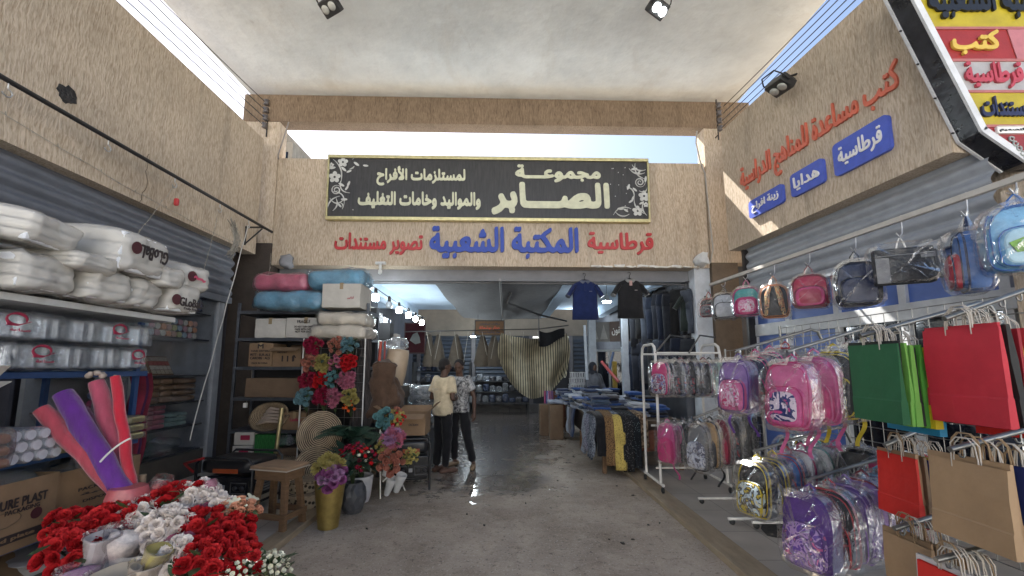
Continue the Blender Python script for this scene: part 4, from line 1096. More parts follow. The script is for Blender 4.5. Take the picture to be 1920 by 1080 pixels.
foam_pack('cream foam tray pack at the left end of the lower pack row', -2.86, 2.12, 2.17, .26, .23, .8, .05, .03, seed=1)
foam_pack('crumpled cream foam pack second from the left in the lower row', -2.80, 2.50, 2.17, .36, .23, .9, .12, .06, seed=2)
foam_pack('white foam tray pack in the middle of the lower pack row', -2.76, 2.86, 2.17, .31, .23, .9, -.05, .05, seed=3)
foam_pack('narrow white foam tray pack with twisted film in the lower row', -2.78, 3.17, 2.17, .25, .23, .85, .04, .03, seed=4)
foam_pack('foam tray pack printed in black at the right end of the lower row', -2.72, 3.48, 2.18, .31, .25, .9, -.12, .03, PR1, 5)
foam_pack('upper foam pack at the picture edge, cream and bulging', -2.84, 2.12, 2.29, .30, .22, .9, .15, .10, seed=6)
foam_pack('long cream foam pack lying slanted on the upper row', -2.74, 2.46, 2.41, .36, .20, 1.1, .22, .16, seed=7)
foam_pack('flat cream foam pack squeezed under the slanted upper pack', -2.70, 2.70, 2.29, .30, .12, .9, .10, .03, seed=8)
foam_pack('largest foam pack on top, printed upside down in black', -2.66, 3.0, 2.42, .42, .30, 1.2, .05, .10, PR2, 9)
foam_pack('small white foam pack beside the largest printed pack', -2.68, 3.30, 2.32, .22, .16, .7, -.05, .06, seed=10)
foam_pack('foam pack with pink and green print at the right end of the upper row', -2.70, 3.56, 2.37, .28, .22, .8, -.14, .10, [('~~', 0, .0, .12, .03, .2, paint('pink_print', (.5,.07,.13)))], 11)
TRAYC = film('tray_clear', (.93,.96,1), .16, 1.0, .35, 30)
for row in range(2):
    for k, y in enumerate((2.52,2.74,2.97,3.21,3.46)):
        z = 1.585+row*.19; lab = ['first', 'second', 'third', 'fourth', 'fifth'][k]+' clear container sleeve from the left in the %s row on the blue shelf' % ('lower' if row == 0 else 'upper')
        root = thing('container_pack', lab, 'pack', (-3.08+.03*((k*3+row)%3), y+.03*row, z), .06*((k+row)%3-1), group='clear container sleeves on the blue shelf')
        for q in range(4): MB().bbox((-.055-.1*q-.04,-.088,.012),(-.055-.1*q+.035,.088,.168), .02).build('container', TRAYC, root)
        MB().soft((-.5,-.10,.002),(0.02,.10,.185), .035, 9, .014, 12, k+row*7, smooth=False).build('sleeve', CLEAR, root)
        if (k+row) % 3 == 1:
            mb = MB().tube([(.03,.055*cos(s)*(1+.0*s),.125+.035*sin(s)) for s in [i*.45-.4 for i in range(13)]], [.004+.006*abs(sin(i*.5)) for i in range(13)], 5, flat=.4)
            mb.tube([(.032,-.05,.09),(.032,.0,.085),(.032,.075,.115)], [.006,.004,.002], 5)
            mb.build('print', INKR, root)
            put_letters('print', 'صناعة', .11, .02, .002, INKR, root, (.034,.02,.06), pi/2, nib=(1,.8,0))
# shelf goods lower down
def cup_rolls():
    y0 = 2.30
    for k in range(11):
        r, c = divmod(k, 4); y = 2.62+.082*c+.041*(r % 2); z = 1.005+.04+.068*r
        root = thing('cup_sleeve', 'clear sleeve of white cups on the second blue shelf from the bottom', 'pack', (-3.02, y, z), group='sleeves of cups on the blue shelf')
        MB().tube([(-.5,0,0),(.0,0,0),(.012,0,0)], [.036,.040,.034], 12).build('cups', mat('cup_white', (.52,.53,.56), rough=.35), root)
        MB().tube([(-.5,0,0),(-.2,.002,0),(.0,0,0),(.02,0,0)], [.038,.042,.0415,.03], 12, cap=False).build('sleeve', CLEAR, root)
cup_rolls()
GOLDT = metal('gold_foil', (.55,.46,.20), .3)
for (y, z, n) in ((3.0,1.005,2),(3.18,1.005,2),(3.40,1.01,3),(3.56,1.01,3)):
    for k in range(n):
        root = thing('foil_tray_pack', 'pack of pale gold foil trays, %s of its pile %s the tulle rolls' % (['bottom', 'second', 'third'][k], ('just left of' if y < 3.1 else 'behind' if y < 3.3 else 'right of' if y < 3.5 else 'farthest right of')), 'pack', (-3.08, y, z+.066*k), group='gold foil tray packs')
        MB().bbox((-.4,-.085,.004),(-.01,.085,.058), .018).build('trays', GOLDT, root)
        MB().soft((-.42,-.095,.0),(.01,.095,.064), .02, 6, .008, 14, y*9+k, smooth=False).build('sleeve', CLEAR, root)
carton('open white lined carton at the left picture edge on the blue shelf', (-3.75,1.9,1.005), (-3.05,2.42,1.42), CARDW, True)
c_ = thing('wrapped_bread_bag', 'brown wrapped goods in clear film at the left picture edge', 'bag', (-3.0,2.47,1.01))
for k in range(3): MB().soft((-.2,-.08,.07*k),(.06,.09,.07*k+.068), .03, 6, .008, 10, k).build('contents', mat('brown_goods', (.28,.13,.07), rough=.5), c_)
MB().soft((-.22,-.1,0),(.08,.11,.24), .05, 8, .02, 9, 3, smooth=False).build('sleeve', CLEAR, c_)
def pure_box(label, lo, hi, rz, prints):
    r = carton(label, lo, hi, KRAFT, True, False, prints=prints, rz=rz, front='x'); return r
bx = pure_box('open brown carton printed PURE PLAST on the bottom shelf', (-3.75,2.33,.485), (-3.03,2.93,.90), .05, [('PURE PLAST', .25, .70, .30, .06, INK), ('PACKAGING', .28, .58, .2, .028, INK), ('Round plate', .0, .19, .34, .03, KRAFT)])
MB().box((.363,-.31,.055),(.3665,.31,.105)).build('print', INK, bx)
mb = MB()
for k in range(3): mb.tube([(.372,-.25+.10*0+(.045+.013*k)*cos(s),.31+(.035+.011*k)*sin(s)) for s in [i*.4-1.2 for i in range(11)]]+[(.372,-.29,.27+.01*k)], .004, 4, flat=.5)
mb.build('print', INK, bx)
MB().lathe([(.001,0),(.035,0),(.035,.002)], 16, M=Mx.Translation((.366,.17,.19)) @ Mx.Rotation(pi/2,4,'Y')).build('print', mat('brown_print', (.07,.015,.02)), bx)
mb = MB().tube([(.368,-.03+.11*cos(s),.2+.045*sin(s)) for s in [i*.5 for i in range(14)]], .003, 4).build('print', KRAFTD, bx)
MB().soft((-.3,-.28,.25),(.3,.28,.46), .1, 10, .05, 5, 3).build('plastic_contents', CLEAR2, bx)
b2 = pure_box('second open brown carton on the bottom shelf, nearer the tulle rolls', (-3.75,2.98,.485), (-3.08,3.62,.88), .0, [('معلومات المنتج', .1, .78, .2, .03, INK), ('PACKAGING', -.05, .62, .34, .024, INK), ('كمية', -.05, .52, .3, .02, INK), ('DISPOSABLE', .05, .40, .32, .02, INK)])
MB().box((.348,-.12,.06),(.3515,.24,.095)).build('print', INK, b2)
MB().soft((-.3,-.3,.25),(.3,.3,.44), .1, 10, .05, 5, 4).build('plastic_contents', CLEAR2, b2)
for k in range(9):
    r = random.Random(k); y = 1.75+.17*k; m_ = [CARDW, KRAFT, mat('grey_film', (.2,.2,.22), rough=.3)][k % 3]
    o = MB().soft((-.35,-.22,0),(.35,.22,.03), .015, 6, .02, 5, k).build('flattened_carton', m_); o.location = (-3.2+r.uniform(-.15,.2), y, .07+.03*k); o.rotation_euler = (r.uniform(-.12,.12), r.uniform(.0,.25), r.uniform(-.6,.6))
    tag(o, ['white', 'brown', 'film wrapped grey'][k % 3]+' flattened packing heaped below the bottom shelf', 'packing', 'flattened packing below the left shelves')

# ================================================================ tulle rolls
def tulle(name, m): return mat(name, m, rough=.9, var=.28, scale=5, bump=.3, bscale=14, sheen=.6, spec=.1, stretch=(3,3,.6))
T_CORAL = tulle('tulle_coral', (.46,.06,.085)); T_PURP = tulle('tulle_purple', (.115,.014,.24)); T_RED = tulle('tulle_red', (.50,.008,.03)); T_PINK = tulle('tulle_rose', (.42,.07,.12)); T_PLUM = tulle('tulle_plum', (.10,.012,.09))
VEIL = film('veil', (1,.97,.99), .02, .06, .6, 14)
BASE = P(243, 950, 2.95)
def roll(label, px, py, Y, r0, m, bpx=243, bpy=950, bY=2.95):
    a, b = P(px, py, Y), P(bpx, bpy, bY); root = thing('tulle_roll', label, 'fabric roll', b, group='rolls of tulle in a bundle')
    d = a-b; pts = [d*(i/10)+V((.004*sin(i*1.7), .004*cos(i*1.3), 0)) for i in range(11)]
    MB().tube(pts, [r0*(.90+.10*sin(i*2.1)*.4) if i < 10 else r0*.80 for i in range(11)], 16).build('roll', m, root)
    MB().tube([p_+NZ.noise_vector(p_*9+V((px,0,0)))*.012 for p_ in pts], [r0*(1.12+.16*sin(i*1.3+px)) for i in range(11)], 16, cap=False).build('loose_layer', VEIL, root)
    MB().tube([d*.985, d*1.012], [r0*.35, r0*.3], 12).build('core', mat('card_core', (.3,.22,.14)), root)
    return root, d
roll('coral red tulle roll leaning farthest left', 78, 768, 2.85, .058, T_CORAL, 235, 935)
roll('thick purple tulle roll in the middle of the bundle', 118, 738, 2.9, .070, T_PURP, 243, 945)
q, d = roll('rose pink tulle roll tied at the top, behind the purple roll', 181, 716, 3.05, .058, T_PINK, 243, 935, 3.05)
mb = MB()
for k in range(7): mb.soft((-.02,-.02,-.02),(.02,.02,.02), .02, 4, .008, 20, k, M=Mx.Translation(d*1.03+V((.045*cos(k*1.1),.03*sin(k*1.1),.02+.01*(k%3)))))
mb.build('knot', mat('pale_knot', (.4,.33,.28)), q)
roll('slim bright red tulle roll at the right of the bundle', 216, 706, 3.0, .036, T_RED, 247, 920, 3.0)
roll('dark plum tulle roll half hidden between the purple and rose rolls', 152, 768, 3.0, .05, T_PLUM, 243, 940, 3.0)
c = MB().tube([P(188+7*k, 866-8*k+.9*k*k*.35, 2.84) for k in range(9)], .006, 6).build('tie_string', WHITEV); tag(c, 'white string tied round the tulle rolls', 'string')
c = MB().tube([P(268,890,3.1), P(262,960,3.1)], .022, 10).build('card_tube', mat('card_core', (.3,.22,.14))); tag(c, 'brown card tube behind the tulle rolls', 'tube')
vl = thing('veil_sheet', 'red and plum tulle hanging loose beside the cabinet glass', 'fabric')
vl.location = (-3.42, 3.8, 1.5)
for k, (m_, x, y) in enumerate(((T_RED,.0,.0),(T_PLUM,-.06,.1),(T_RED,-.12,.22))):
    MB().grid(lambda u, v: (x+.05*sin(7*u+3*v), y+.13*u+.02*sin(11*v), .05-.95*v), 10, 16).build('drape', mat('veil_%d' % k, (.16,.012,.03) if m_ is T_RED else (.06,.012,.06), rough=.9, var=.4, scale=6), vl)
# bucket wrap at the foot of the rolls
c = MB().lathe([(.10,.0),(.115,.12),(.12,.24),(.10,.30)], 18, fn=lambda r,z,t: r*(1+.08*sin(5*t+z*20))).build('wrapped_bundle_foot', mat('pink_wrap', (.42,.10,.11), rough=.35, var=.3, scale=8)); c.location = P(238, 950, 2.92)-V((0,0,.17)); tag(c, 'pink wrapped foot of the tulle bundle', 'wrap')

# ================================================================ the heap of artificial flowers in front
CRATE = MB().bbox((-3.0,2.25,.056),(-1.62,3.05,.30), .02).build('flower_table', mat('low_table', (.12,.09,.07))); tag(CRATE, 'low dark table under the heap of artificial flowers', 'table')
def fl(px, py, Y, spec, R, seed, label, leafn=8, face=(.35,-.7,.9), **k):
    return bouquet(label, P(px, py, Y), spec, R, seed, leafn, base=(0,.12,-.22), face=face, group='artificial flower bunches on the low table', **k)
fl(130, 1030, 2.55, [('ruffle',F_RED,7,.048),('ruffle',F_RED2,6,.048)], .13, 1, 'red carnation bunch at the lower left of the heap', 4)
fl(125, 985, 2.75, [('ruffle',F_RED,6,.043),('ruffle',F_RED2,5,.043)], .11, 2, 'small red carnation bunch at the far left of the heap', 4)
fl(205, 985, 2.75, [('ruffle',F_RED,9,.047),('ruffle',F_RED2,8,.047)], .14, 3, 'red carnation bunch just in front of the tulle rolls', 4)
fl(255, 970, 2.85, [('ruffle',F_WHITE,20,.043),('ruffle',F_RED,1,.043),('ruffle',F_RED2,1,.043)], .14, 4, 'cream white bunch with a few red blooms beside the tulle foot', 8)
fl(315, 990, 2.75, [('ruffle',F_WHITE,21,.044)], .14, 5, 'white carnation bunch in the middle of the heap', 6)
fl(318, 940, 3.0, [('ruffle',F_RED,7,.047),('ruffle',F_RED2,6,.047)], .13, 6, 'red bunch at the back of the heap under the white crest', 5)
fl(372, 935, 3.05, [('ruffle',F_WHITE,18,.044),('ruffle',F_RED,1,.039),('ruffle',F_RED2,1,.039)], .13, 7, 'white bunch at the back crest of the heap', 5)
fl(405, 962, 3.0, [('ruffle',F_WHITE,14,.043),('ruffle',F_PINK,3,.039)], .12, 8, 'whitish pink bunch right of the back crest', 6)
fl(448, 965, 3.0, [('rose',F_PEACH,12,.041),('lily',F_IVORY,4,.043)], .12, 9, 'peach rose bunch at the right of the heap', 12)
fl(380, 1000, 2.8, [('ruffle',F_RED,9,.048),('ruffle',F_RED2,8,.048)], .16, 10, 'red carnation bunch in the right middle of the heap', 9)
fl(335, 1040, 2.6, [('ruffle',F_WHITE,12,.045),('ruffle',F_PINK,4,.039)], .11, 11, 'wilted white bunch low in the middle of the heap', 4)
fl(390, 1050, 2.62, [('ruffle',F_RED,10,.050),('ruffle',F_RED2,9,.050)], .17, 12, 'large red carnation bunch at the front of the heap', 10)
fl(440, 1000, 2.85, [('ruffle',F_RED,6,.045),('ruffle',F_RED2,6,.045)], .12, 13, 'red bunch above the front right corner of the heap', 8)
fl(455, 1055, 2.7, [('ruffle',F_RED,5,.045),('ruffle',F_RED2,4,.045)], .11, 14, 'red bunch at the front right corner of the heap', 12)
fl(300, 925, 3.1, [('ruffle',F_RED,4,.039),('ruffle',F_RED2,3,.039)], .07, 15, 'few red blooms poking out at the back by the clear wrap', 4)
fl(500, 1072, 2.75, [('tiny',F_IVORY,44,.02)], .13, 16, 'small white and yellow sprig bunch at the lower right of the heap', 26)
fl(440, 1080, 2.6, [('tiny',F_IVORY,20,.02)], .09, 17, 'small white sprig bunch under the red front corner', 14)
WRAP = film('bouquet_wrap', (1,.97,.97), .10, .6, 1.2, 10); WRAPP = film('bouquet_wrap_pink', (1,.90,.94), .12, .6, 1.2, 10)
def cone_wrap(label, px, py, Y, r, h, m, rot, inner=None):
    root = thing('bouquet_wrap', label, 'wrapped bouquet', P(px, py, Y), group='film wrapped bouquets in the flower heap', rot=rot)
    MB().lathe([(r*.55,-h),(r*.8,-h*.5),(r,0),(r*1.06,.02)], 18, fn=lambda q,z,t: q*(1+.10*sin(6*t+z*25)), cap=False).build('film', m, root)
    if inner and 'paper' in inner.name: MB().lathe([(r*.6,-h),(r*.84,-h*.5),(r*.93,-.01),(r*.95,.0),(r*.86,.004),(r*.8,-.05),(.0,-.06)], 18, fn=lambda q,z,t: q*(1+.05*sin(4*t+z*18))).build('paper_roll', inner, root)
    elif inner: MB().lathe([(.0,-h*.02),(r*.5,-h*.04),(r*.78,-h*.1),(r*.7,-h*.5),(r*.45,-h)], 14, fn=lambda q,z,t: q*(1+.12*sin(9*t+z*60))).build('blooms', inner, root)
    return root
cone_wrap('tall grey film roll standing in the flower heap', 193, 1005, 2.55, .085, .32, WRAP, (.12,.10,0), mat('silver_paper', (.42,.38,.38), rough=.4))
cone_wrap('film wrapped bouquet leaning behind the grey roll', 238, 1000, 2.6, .11, .30, WRAP, (.1,.35,0), F_WHITE)
cone_wrap('short cream wrapped bouquet at the bottom of the heap', 273, 1060, 2.45, .075, .22, WRAP, (.05,.15,0), mat('cream_paper', (.5,.42,.32), rough=.5))
cone_wrap('yellow green wrapped bouquet right of the cream one', 300, 1030, 2.5, .07, .25, WRAP, (.1,.4,0), mat('olive_paper', (.36,.30,.10), rough=.5))
cone_wrap('pinkish wrapped bouquet at the bottom left of the heap', 150, 1065, 2.42, .10, .2, WRAPP, (.0,-.1,0), F_LILAC)
cone_wrap('wide open film wrap at the bottom of the heap', 215, 1075, 2.38, .12, .16, WRAP, (.1,.0,0), mat('cream_paper', (.5,.42,.32)))
cone_wrap('clear film hood sticking up at the back of the heap', 292, 935, 3.05, .10, .16, CLEAR, (pi,.3,0))
cone_wrap('clear film hood over pink blooms near the generator', 395, 935, 3.1, .085, .13, CLEAR, (pi,-.2,0), F_PINK)
cone_wrap('pink film wrapped bouquet at the left of the heap', 160, 1010, 2.65, .11, .14, WRAPP, (.3,-.5,0), F_PINK)

# ================================================================ cabinet goods
GP = {}
def pack_row(shelf, y0, y1, n, rows, m, rr, lab, h0=0.0, kind='roll'):
    for rw in range(rows):
        for k in range(n):
            y = y0+(y1-y0)*(k+.5)/n; z = SHZ[shelf]+h0+rr*(2*rw+1)
            if kind == 'roll': o = MB().tube([(-.16,0,0),(.16,0,0)], rr*.96, 10).build('ribbon_roll', m[(k+rw) % len(m)])
            else: o = MB().soft((-.2,-(y1-y0)/n*.48,-rr*.95),(.17,(y1-y0)/n*.48,rr*.95), rr*.7, 5, .006, 12, k+rw*5).build('yarn_pack', m[k % len(m)])
            o.location = (-4.86, y, z); tag(o, lab, 'pack', lab)
PK = [cloth('yarn_pink', (.36,.15,.17)), cloth('yarn_rose', (.34,.12,.15))]; MT = [cloth('yarn_mint', (.20,.28,.25))]; BR = [mat('brown_pack', (.20,.115,.06), rough=.4)]
PAST = [cloth('roll_%d' % i, c) for i, c in enumerate(((.42,.27,.22),(.40,.38,.2),(.25,.32,.36),(.36,.2,.22),(.42,.40,.34),(.45,.22,.12)))]
pack_row(4, 5.25, 6.3, 11, 3, PAST, .045, 'pastel ribbon roll in the cabinet, on the shelf below the garlands')
pack_row(4, 5.08, 5.25, 2, 4, [cloth('roll_white', (.45,.45,.44))], .04, 'white ribbon roll at the left end of the cabinet shelf')
pack_row(2, 5.5, 5.95, 2, 4, BR, .042, 'flat brown pack stacked in the middle of the cabinet', kind='pk')
pack_row(2, 5.97, 6.38, 1, 4, BR, .042, 'flat brown pack stacked at the right of the cabinet', kind='pk')
pack_row(2, 5.06, 5.48, 5, 3, [cloth('roll_dk%d' % i, c) for i, c in enumerate(((.3,.05,.12),(.08,.1,.22),(.35,.2,.08)))], .05, 'dark coloured ribbon roll at the left of the cabinet', kind='roll')
pack_row(1, 5.06, 5.85, 4, 5, PK, .032, 'pink yarn pack stacked in the cabinet', kind='pk')
pack_row(1, 5.87, 6.25, 2, 3, MT, .032, 'mint yarn pack stacked in the cabinet', kind='pk')
for k in range(6):
    o = MB().soft((-.18,-.14,0),(.18,.14,.13), .06, 6, .03, 8, k).build('clear_bag', CLEAR2); o.location = (-4.85, 5.2+.17*k, SHZ[0]+.005+.05*(k%2)); tag(o, 'crumpled clear bag on the bottom cabinet shelf', 'bag', 'clear bags in the cabinet')
for k in range(2):
    t = thing('bead_tray', ['left', 'right'][k]+' wooden tray of beads leaning in the cabinet', 'tray', (-4.78, 5.45+.40*k, SHZ[3]), rot=(0,-.5,0))
    mb = MB().bbox((-.02,-.19,0),(0,.19,.30)); mb.build('tray', mat('tray_wood', (.15,.08,.04)), t)
    for r in range(4):
        mb = MB()
        for cc in range(5): mb.bbox((.0,-.17+.07*cc,.02+.068*r),(.012,-.112+.07*cc,.078+.068*r), .004)
        mb.build('beads', mat('beads_%d' % r, [(.35,.3,.22),(.4,.36,.3),(.3,.06,.06),(.33,.31,.28)][r], rough=.4, var=.6, scale=80), t)
for k in range(6):
    m_ = [mat('garland_%d' % i, c, rough=.9, var=.7, scale=60, bump=.8, bscale=60) for i, c in enumerate(((.02,.025,.03),(.04,.09,.03),(.4,.38,.35),(.16,.02,.03),(.25,.2,.05),(.05,.05,.09)))][k]
    o = MB().tube([(0,0,.34-.04*i) for i in range(9)], [.07+.012*sin(i*2.4) for i in range(9)], 10).build('tinsel_garland', m_); o.location = (-4.7, 5.2+.21*k, SHZ[5]+.02)
    tag(o, ['black', 'green', 'white', 'wine red', 'dull gold', 'navy'][k]+' tinsel garland bundle on the top shelf of the cabinet', 'garland')
# ================================================================ box shelves under the left end of the stucco wall
SHD = metal('shelf_steel_dark', (.12,.13,.15), .45)
BS = thing('box_shelf', 'dark steel shelf stacked with cartons under the left end of the stucco wall', 'shelf', (-3.15, 6.6, 0))
BSZ = [.22, .68, 1.16, 1.62, 2.06, 2.48]
for z in BSZ: MB().bbox((-1.02,-.22,z-.05),(1.02,.30,z), .004).build('shelf', SHD, BS)
for x in (-1.0,1.0):
    for y in (-.2,.29): MB().bbox((x-.02,y-.015,0),(x+.02,y+.015,2.6), .003).build('post', SHD, BS)
MB().box((-1.0,.302,0),(1.0,.31,2.6)).build('back_sheet', mat('shelf_back', (.02,.02,.022)), BS)
FY0 = 6.36
def shelf_box(label, px0, px1, z0, h, m, dep=.42, **k):
    a = P(px0, 690, FY0).x; b = P(px1, 690, FY0).x
    return carton(label, (a, FY0, z0), (b, FY0+dep, z0+h), m, **k)
Z = BSZ
shelf_box('plain white carton at the left of the second shelf from the top', 472, 530, Z[4], .30, CARDW)
shelf_box('white carton printed with grey lines on the second shelf from the top', 531, 606, Z[4], .31, CARDW, prints=[('FRAGILE', -.1,.8,.2,.05,INK),('DO NOT TURN OVER', -.1,.55,.28,.03,INK),('MADE WITH CARE', -.1,.42,.26,.03,INK),('NOT FOR SALE', -.1,.3,.25,.03,INK)])
shelf_box('brown carton printed in dark lettering on the middle shelf', 464, 509, Z[3], .36, KRAFT, prints=[('M', -.0,.86,.09,.07,INK),('HAIR DRYERS', 0,.66,.28,.025,INK),('PETT : EUR-ALS', 0,.5,.30,.04,INK),('CARDBS : ALS', 0,.36,.30,.04,INK),('MADE IN CHINA', 0,.15,.24,.025,INK)])
bo = shelf_box('brown carton with raised flaps and an up arrow on the middle shelf', 510, 562, Z[3], .29, KRAFT, open_=True, prints=[('EXPORT', -.3,.75,.15,.025,INK),('I I I', .1,.42,.18,.09,INK),('↑', .55,.45,.06,.1,INK)])
shelf_box('long plain brown carton on the third shelf from the bottom', 462, 572, Z[2], .29, KRAFTD, dep=.46, tape=False)
shelf_box('small brown carton with red print on the second shelf from the bottom', 536, 580, Z[1], .26, KRAFT, prints=[('Ladies', .1,.6,.16,.05,INKR),('IND', -.6,.8,.08,.04,INK)])
shelf_box('upper white shoe box with a red label on the bottom shelf', 449, 486, Z[0]+.24, .19, CARDW, tape=False, prints=[('■', .15,.6,.14,.07,INKR)])
shelf_box('lower white shoe box with a red label on the bottom shelf', 447, 485, Z[0], .235, CARDW, tape=False, prints=[('■', .15,.55,.14,.07,INKR)])
GRN = pattern('green_packs', 'noise', (.015,.10,.025), (.05,.22,.06), 12, .45, (30,1,1), 3)
for k in range(5):
    o = MB().bbox((0,0,0),(.085,.3,.40), .01).build('green_pack', GRN); o.location = (P(487+7.6*k,690,FY0).x, FY0, Z[0]); tag(o, 'tall green pack beside the white shoe boxes on the bottom shelf', 'pack', 'green packs on the bottom shelf')
shelf_box('brown open carton of clear film on the bottom shelf', 526, 566, Z[0], .2, KRAFTD, tape=False)
o = MB().soft((-.14,-.14,0),(.14,.14,.17), .1, 8, .03, 9, 3).build('clear_bag', CLEAR2); o.location = (-3.36, 6.5, Z[0]+.2); tag(o, 'crumpled clear bag on the brown carton on the bottom shelf', 'bag')
# basket lying on its side full of rolls
WOV = pattern('woven_straw', 'wave', (.10,.07,.045), (.36,.27,.17), 26, .85, (1,1,1), 2, 2.5, .3, .7); WOVR = pattern('coiled_straw', 'rings', (.055,.04,.03), (.40,.31,.21), 13, .85, (1,1,1), 1, .8, .30, .62)
WOVC = pattern('checked_straw', 'voronoi', (.05,.04,.03), (.42,.34,.24), 24, .85, lo=.35, hi=.5)
bk = thing('oval_basket', 'oval straw basket tipped forward full of pale rolls, on the lower shelf', 'basket', (-3.55, 6.35, Z[1]+.20), rot=(radians(62),0,0))
MB().lathe([(.15,-.2),(.19,-.1),(.225,.0),(.235,.01),(.21,.0),(.17,-.1),(.12,-.17),(0,-.18)], 28, fn=lambda r,z,t: r*(1.25 if abs(cos(t))>0 else 1)*sqrt((cos(t)**2)+(.78*sin(t))**2)).build('shell', WOV, bk)
for k in range(5): MB().tube([(-.17+.02*k,-.10+.05*k,-.05),(0,-.08+.05*k,.02),(.17-.02*k,-.07+.05*k,-.04)], [.016,.026,.016], 8).build('roll', mat('straw_roll', (.33,.26,.21)), bk)
# plastic wrapped blankets on top
def bundle(label, lo, hi, m, seed, rz=0, ry=0, name='wrapped_blanket', group=None, amp=.03):
    lo, hi = V(lo), V(hi); c = V(((lo.x+hi.x)/2,(lo.y+hi.y)/2,lo.z)); h = (hi-lo)/2
    root = thing(name, label, 'bundle', c, rot=(0,ry,rz), group=group)
    MB().soft((-h.x,-h.y,0),(h.x,h.y,2*h.z), min(h.x,h.z)*.8, 12, amp, 5, seed).build('bundle', m, root)
    MB().soft((-h.x-.015,-h.y-.015,-.004),(h.x+.015,h.y+.015,2*h.z+.012), min(h.x,h.z)*.7, 12, amp*1.2, 7, seed+3, smooth=False).build('film', film('bundle_film', (1,1,1), .05, .5, .9, 10), root)
    return root
BLU = mat('blue_bag_plastic', (.12,.30,.44), rough=.3, var=.25, scale=7, bump=.8, bscale=9); PNK = mat('pink_bag_plastic', (.48,.09,.16), rough=.3, var=.25, scale=7, bump=.8, bscale=9)
def xs(px, Y=6.3): return P(px, 690, Y).x
bundle('pale blue wrapped bundle lying under the pink one on top of the box shelf', (xs(472),6.15,2.47), (xs(604),6.7,2.76), BLU, 1)
bundle('pink wrapped bundle on top of the box shelf', (xs(470),6.15,2.76), (xs(573),6.65,3.03), PNK, 2)
bundle('pale blue wrapped bundle leaning high over the white carton', (xs(572),6.15,2.80), (xs(682),6.65,3.10), BLU, 3, 0, -.06)
carton('large white taped carton at the right end of the top shelf', (xs(606),6.12,2.49), (xs(678),6.62,2.86), CARDW, prints=[('كراتين', .5,.4,.10,.04,INKR)])
CREAMB = mat('cream_bag', (.55,.49,.40), rough=.5, var=.15, scale=6, bump=.7, bscale=8)
bundle('upper cream wrapped bundle at the right of the box shelf', (xs(600),6.05,2.22), (xs(690),6.6,2.42), CREAMB, 5, .05, .03)
bundle('lower cream wrapped bundle at the right of the box shelf', (xs(592),6.0,2.02), (xs(694),6.6,2.22), CREAMB, 6, -.03, 0)
# grid panel carrying rows of flowers
GP_ = thing('grid_panel', 'white wire grid panel carrying four rows of artificial flowers', 'rack', (xs(625,5.95), 5.95, 0))
mb = MB(); wx = .44
for k in range(8): mb.tube([(-wx+2*wx*k/7,0,.55),(-wx+2*wx*k/7,0,2.0)], .0026, 4)
for k in range(13): mb.tube([(-wx,.008,.55+1.45*k/12),(wx,.008,.55+1.45*k/12)], .0026, 4)
mb.build('wire_grid', GREYM, GP_)
mb = MB()
for x in (-wx,wx): mb.tube([(x,0,0.0),(x,0,2.02)], .010, 6)
mb.build('frame', WHITEM, GP_)
ROWS = [(648, [('spider',F_CRIM,588,7),('rose',F_CORAL,630,6),('rose',F_BLUE,655,6)]), (680, [('ruffle',F_CORAL,582,5),('spider',F_YEL,608,7),('ruffle',F_PINK,630,4),('ruffle',F_RED,653,7)]), (712, [('spider',F_WINE,577,6),('ruffle',F_RED,603,5),('rose',F_TEAL,622,6),('spider',F_PINK,650,7)]), (744, [('rose',F_BLUE,572,8),('spider',F_CRIM,605,7),('spider',F_PINK,626,6),('ruffle',F_YEL,655,6)])]
NM = {'F':0}
for ri, (py, row) in enumerate(ROWS):
    for ci, (kind, m, px, n) in enumerate(row):
        nm = m.name.replace('petal_','').replace('_',' ')
        bouquet('%s %s bunch in the %s row of the white grid panel' % (nm, {'spider':'spiky','rose':'rose','ruffle':'ruffled'}[kind], ['top','second','third','lowest'][ri]), P(px, py, 5.8), [(kind,m,int(n*1.6),.048 if kind != 'spider' else .055)], .105, ri*5+ci, 9, LEAFD if ci % 2 else LEAF, base=(0,.08,-.22), face=(0,-1,.25), group='flower bunches on the grid panel')
bouquet('orange sprig bunch under the yellow one on the grid panel', P(655,762,5.8), [('tiny',F_ORNG,9,.03)], .08, 77, 6, base=(0,.08,-.15), face=(0,-1,.3), group='flower bunches on the grid panel')
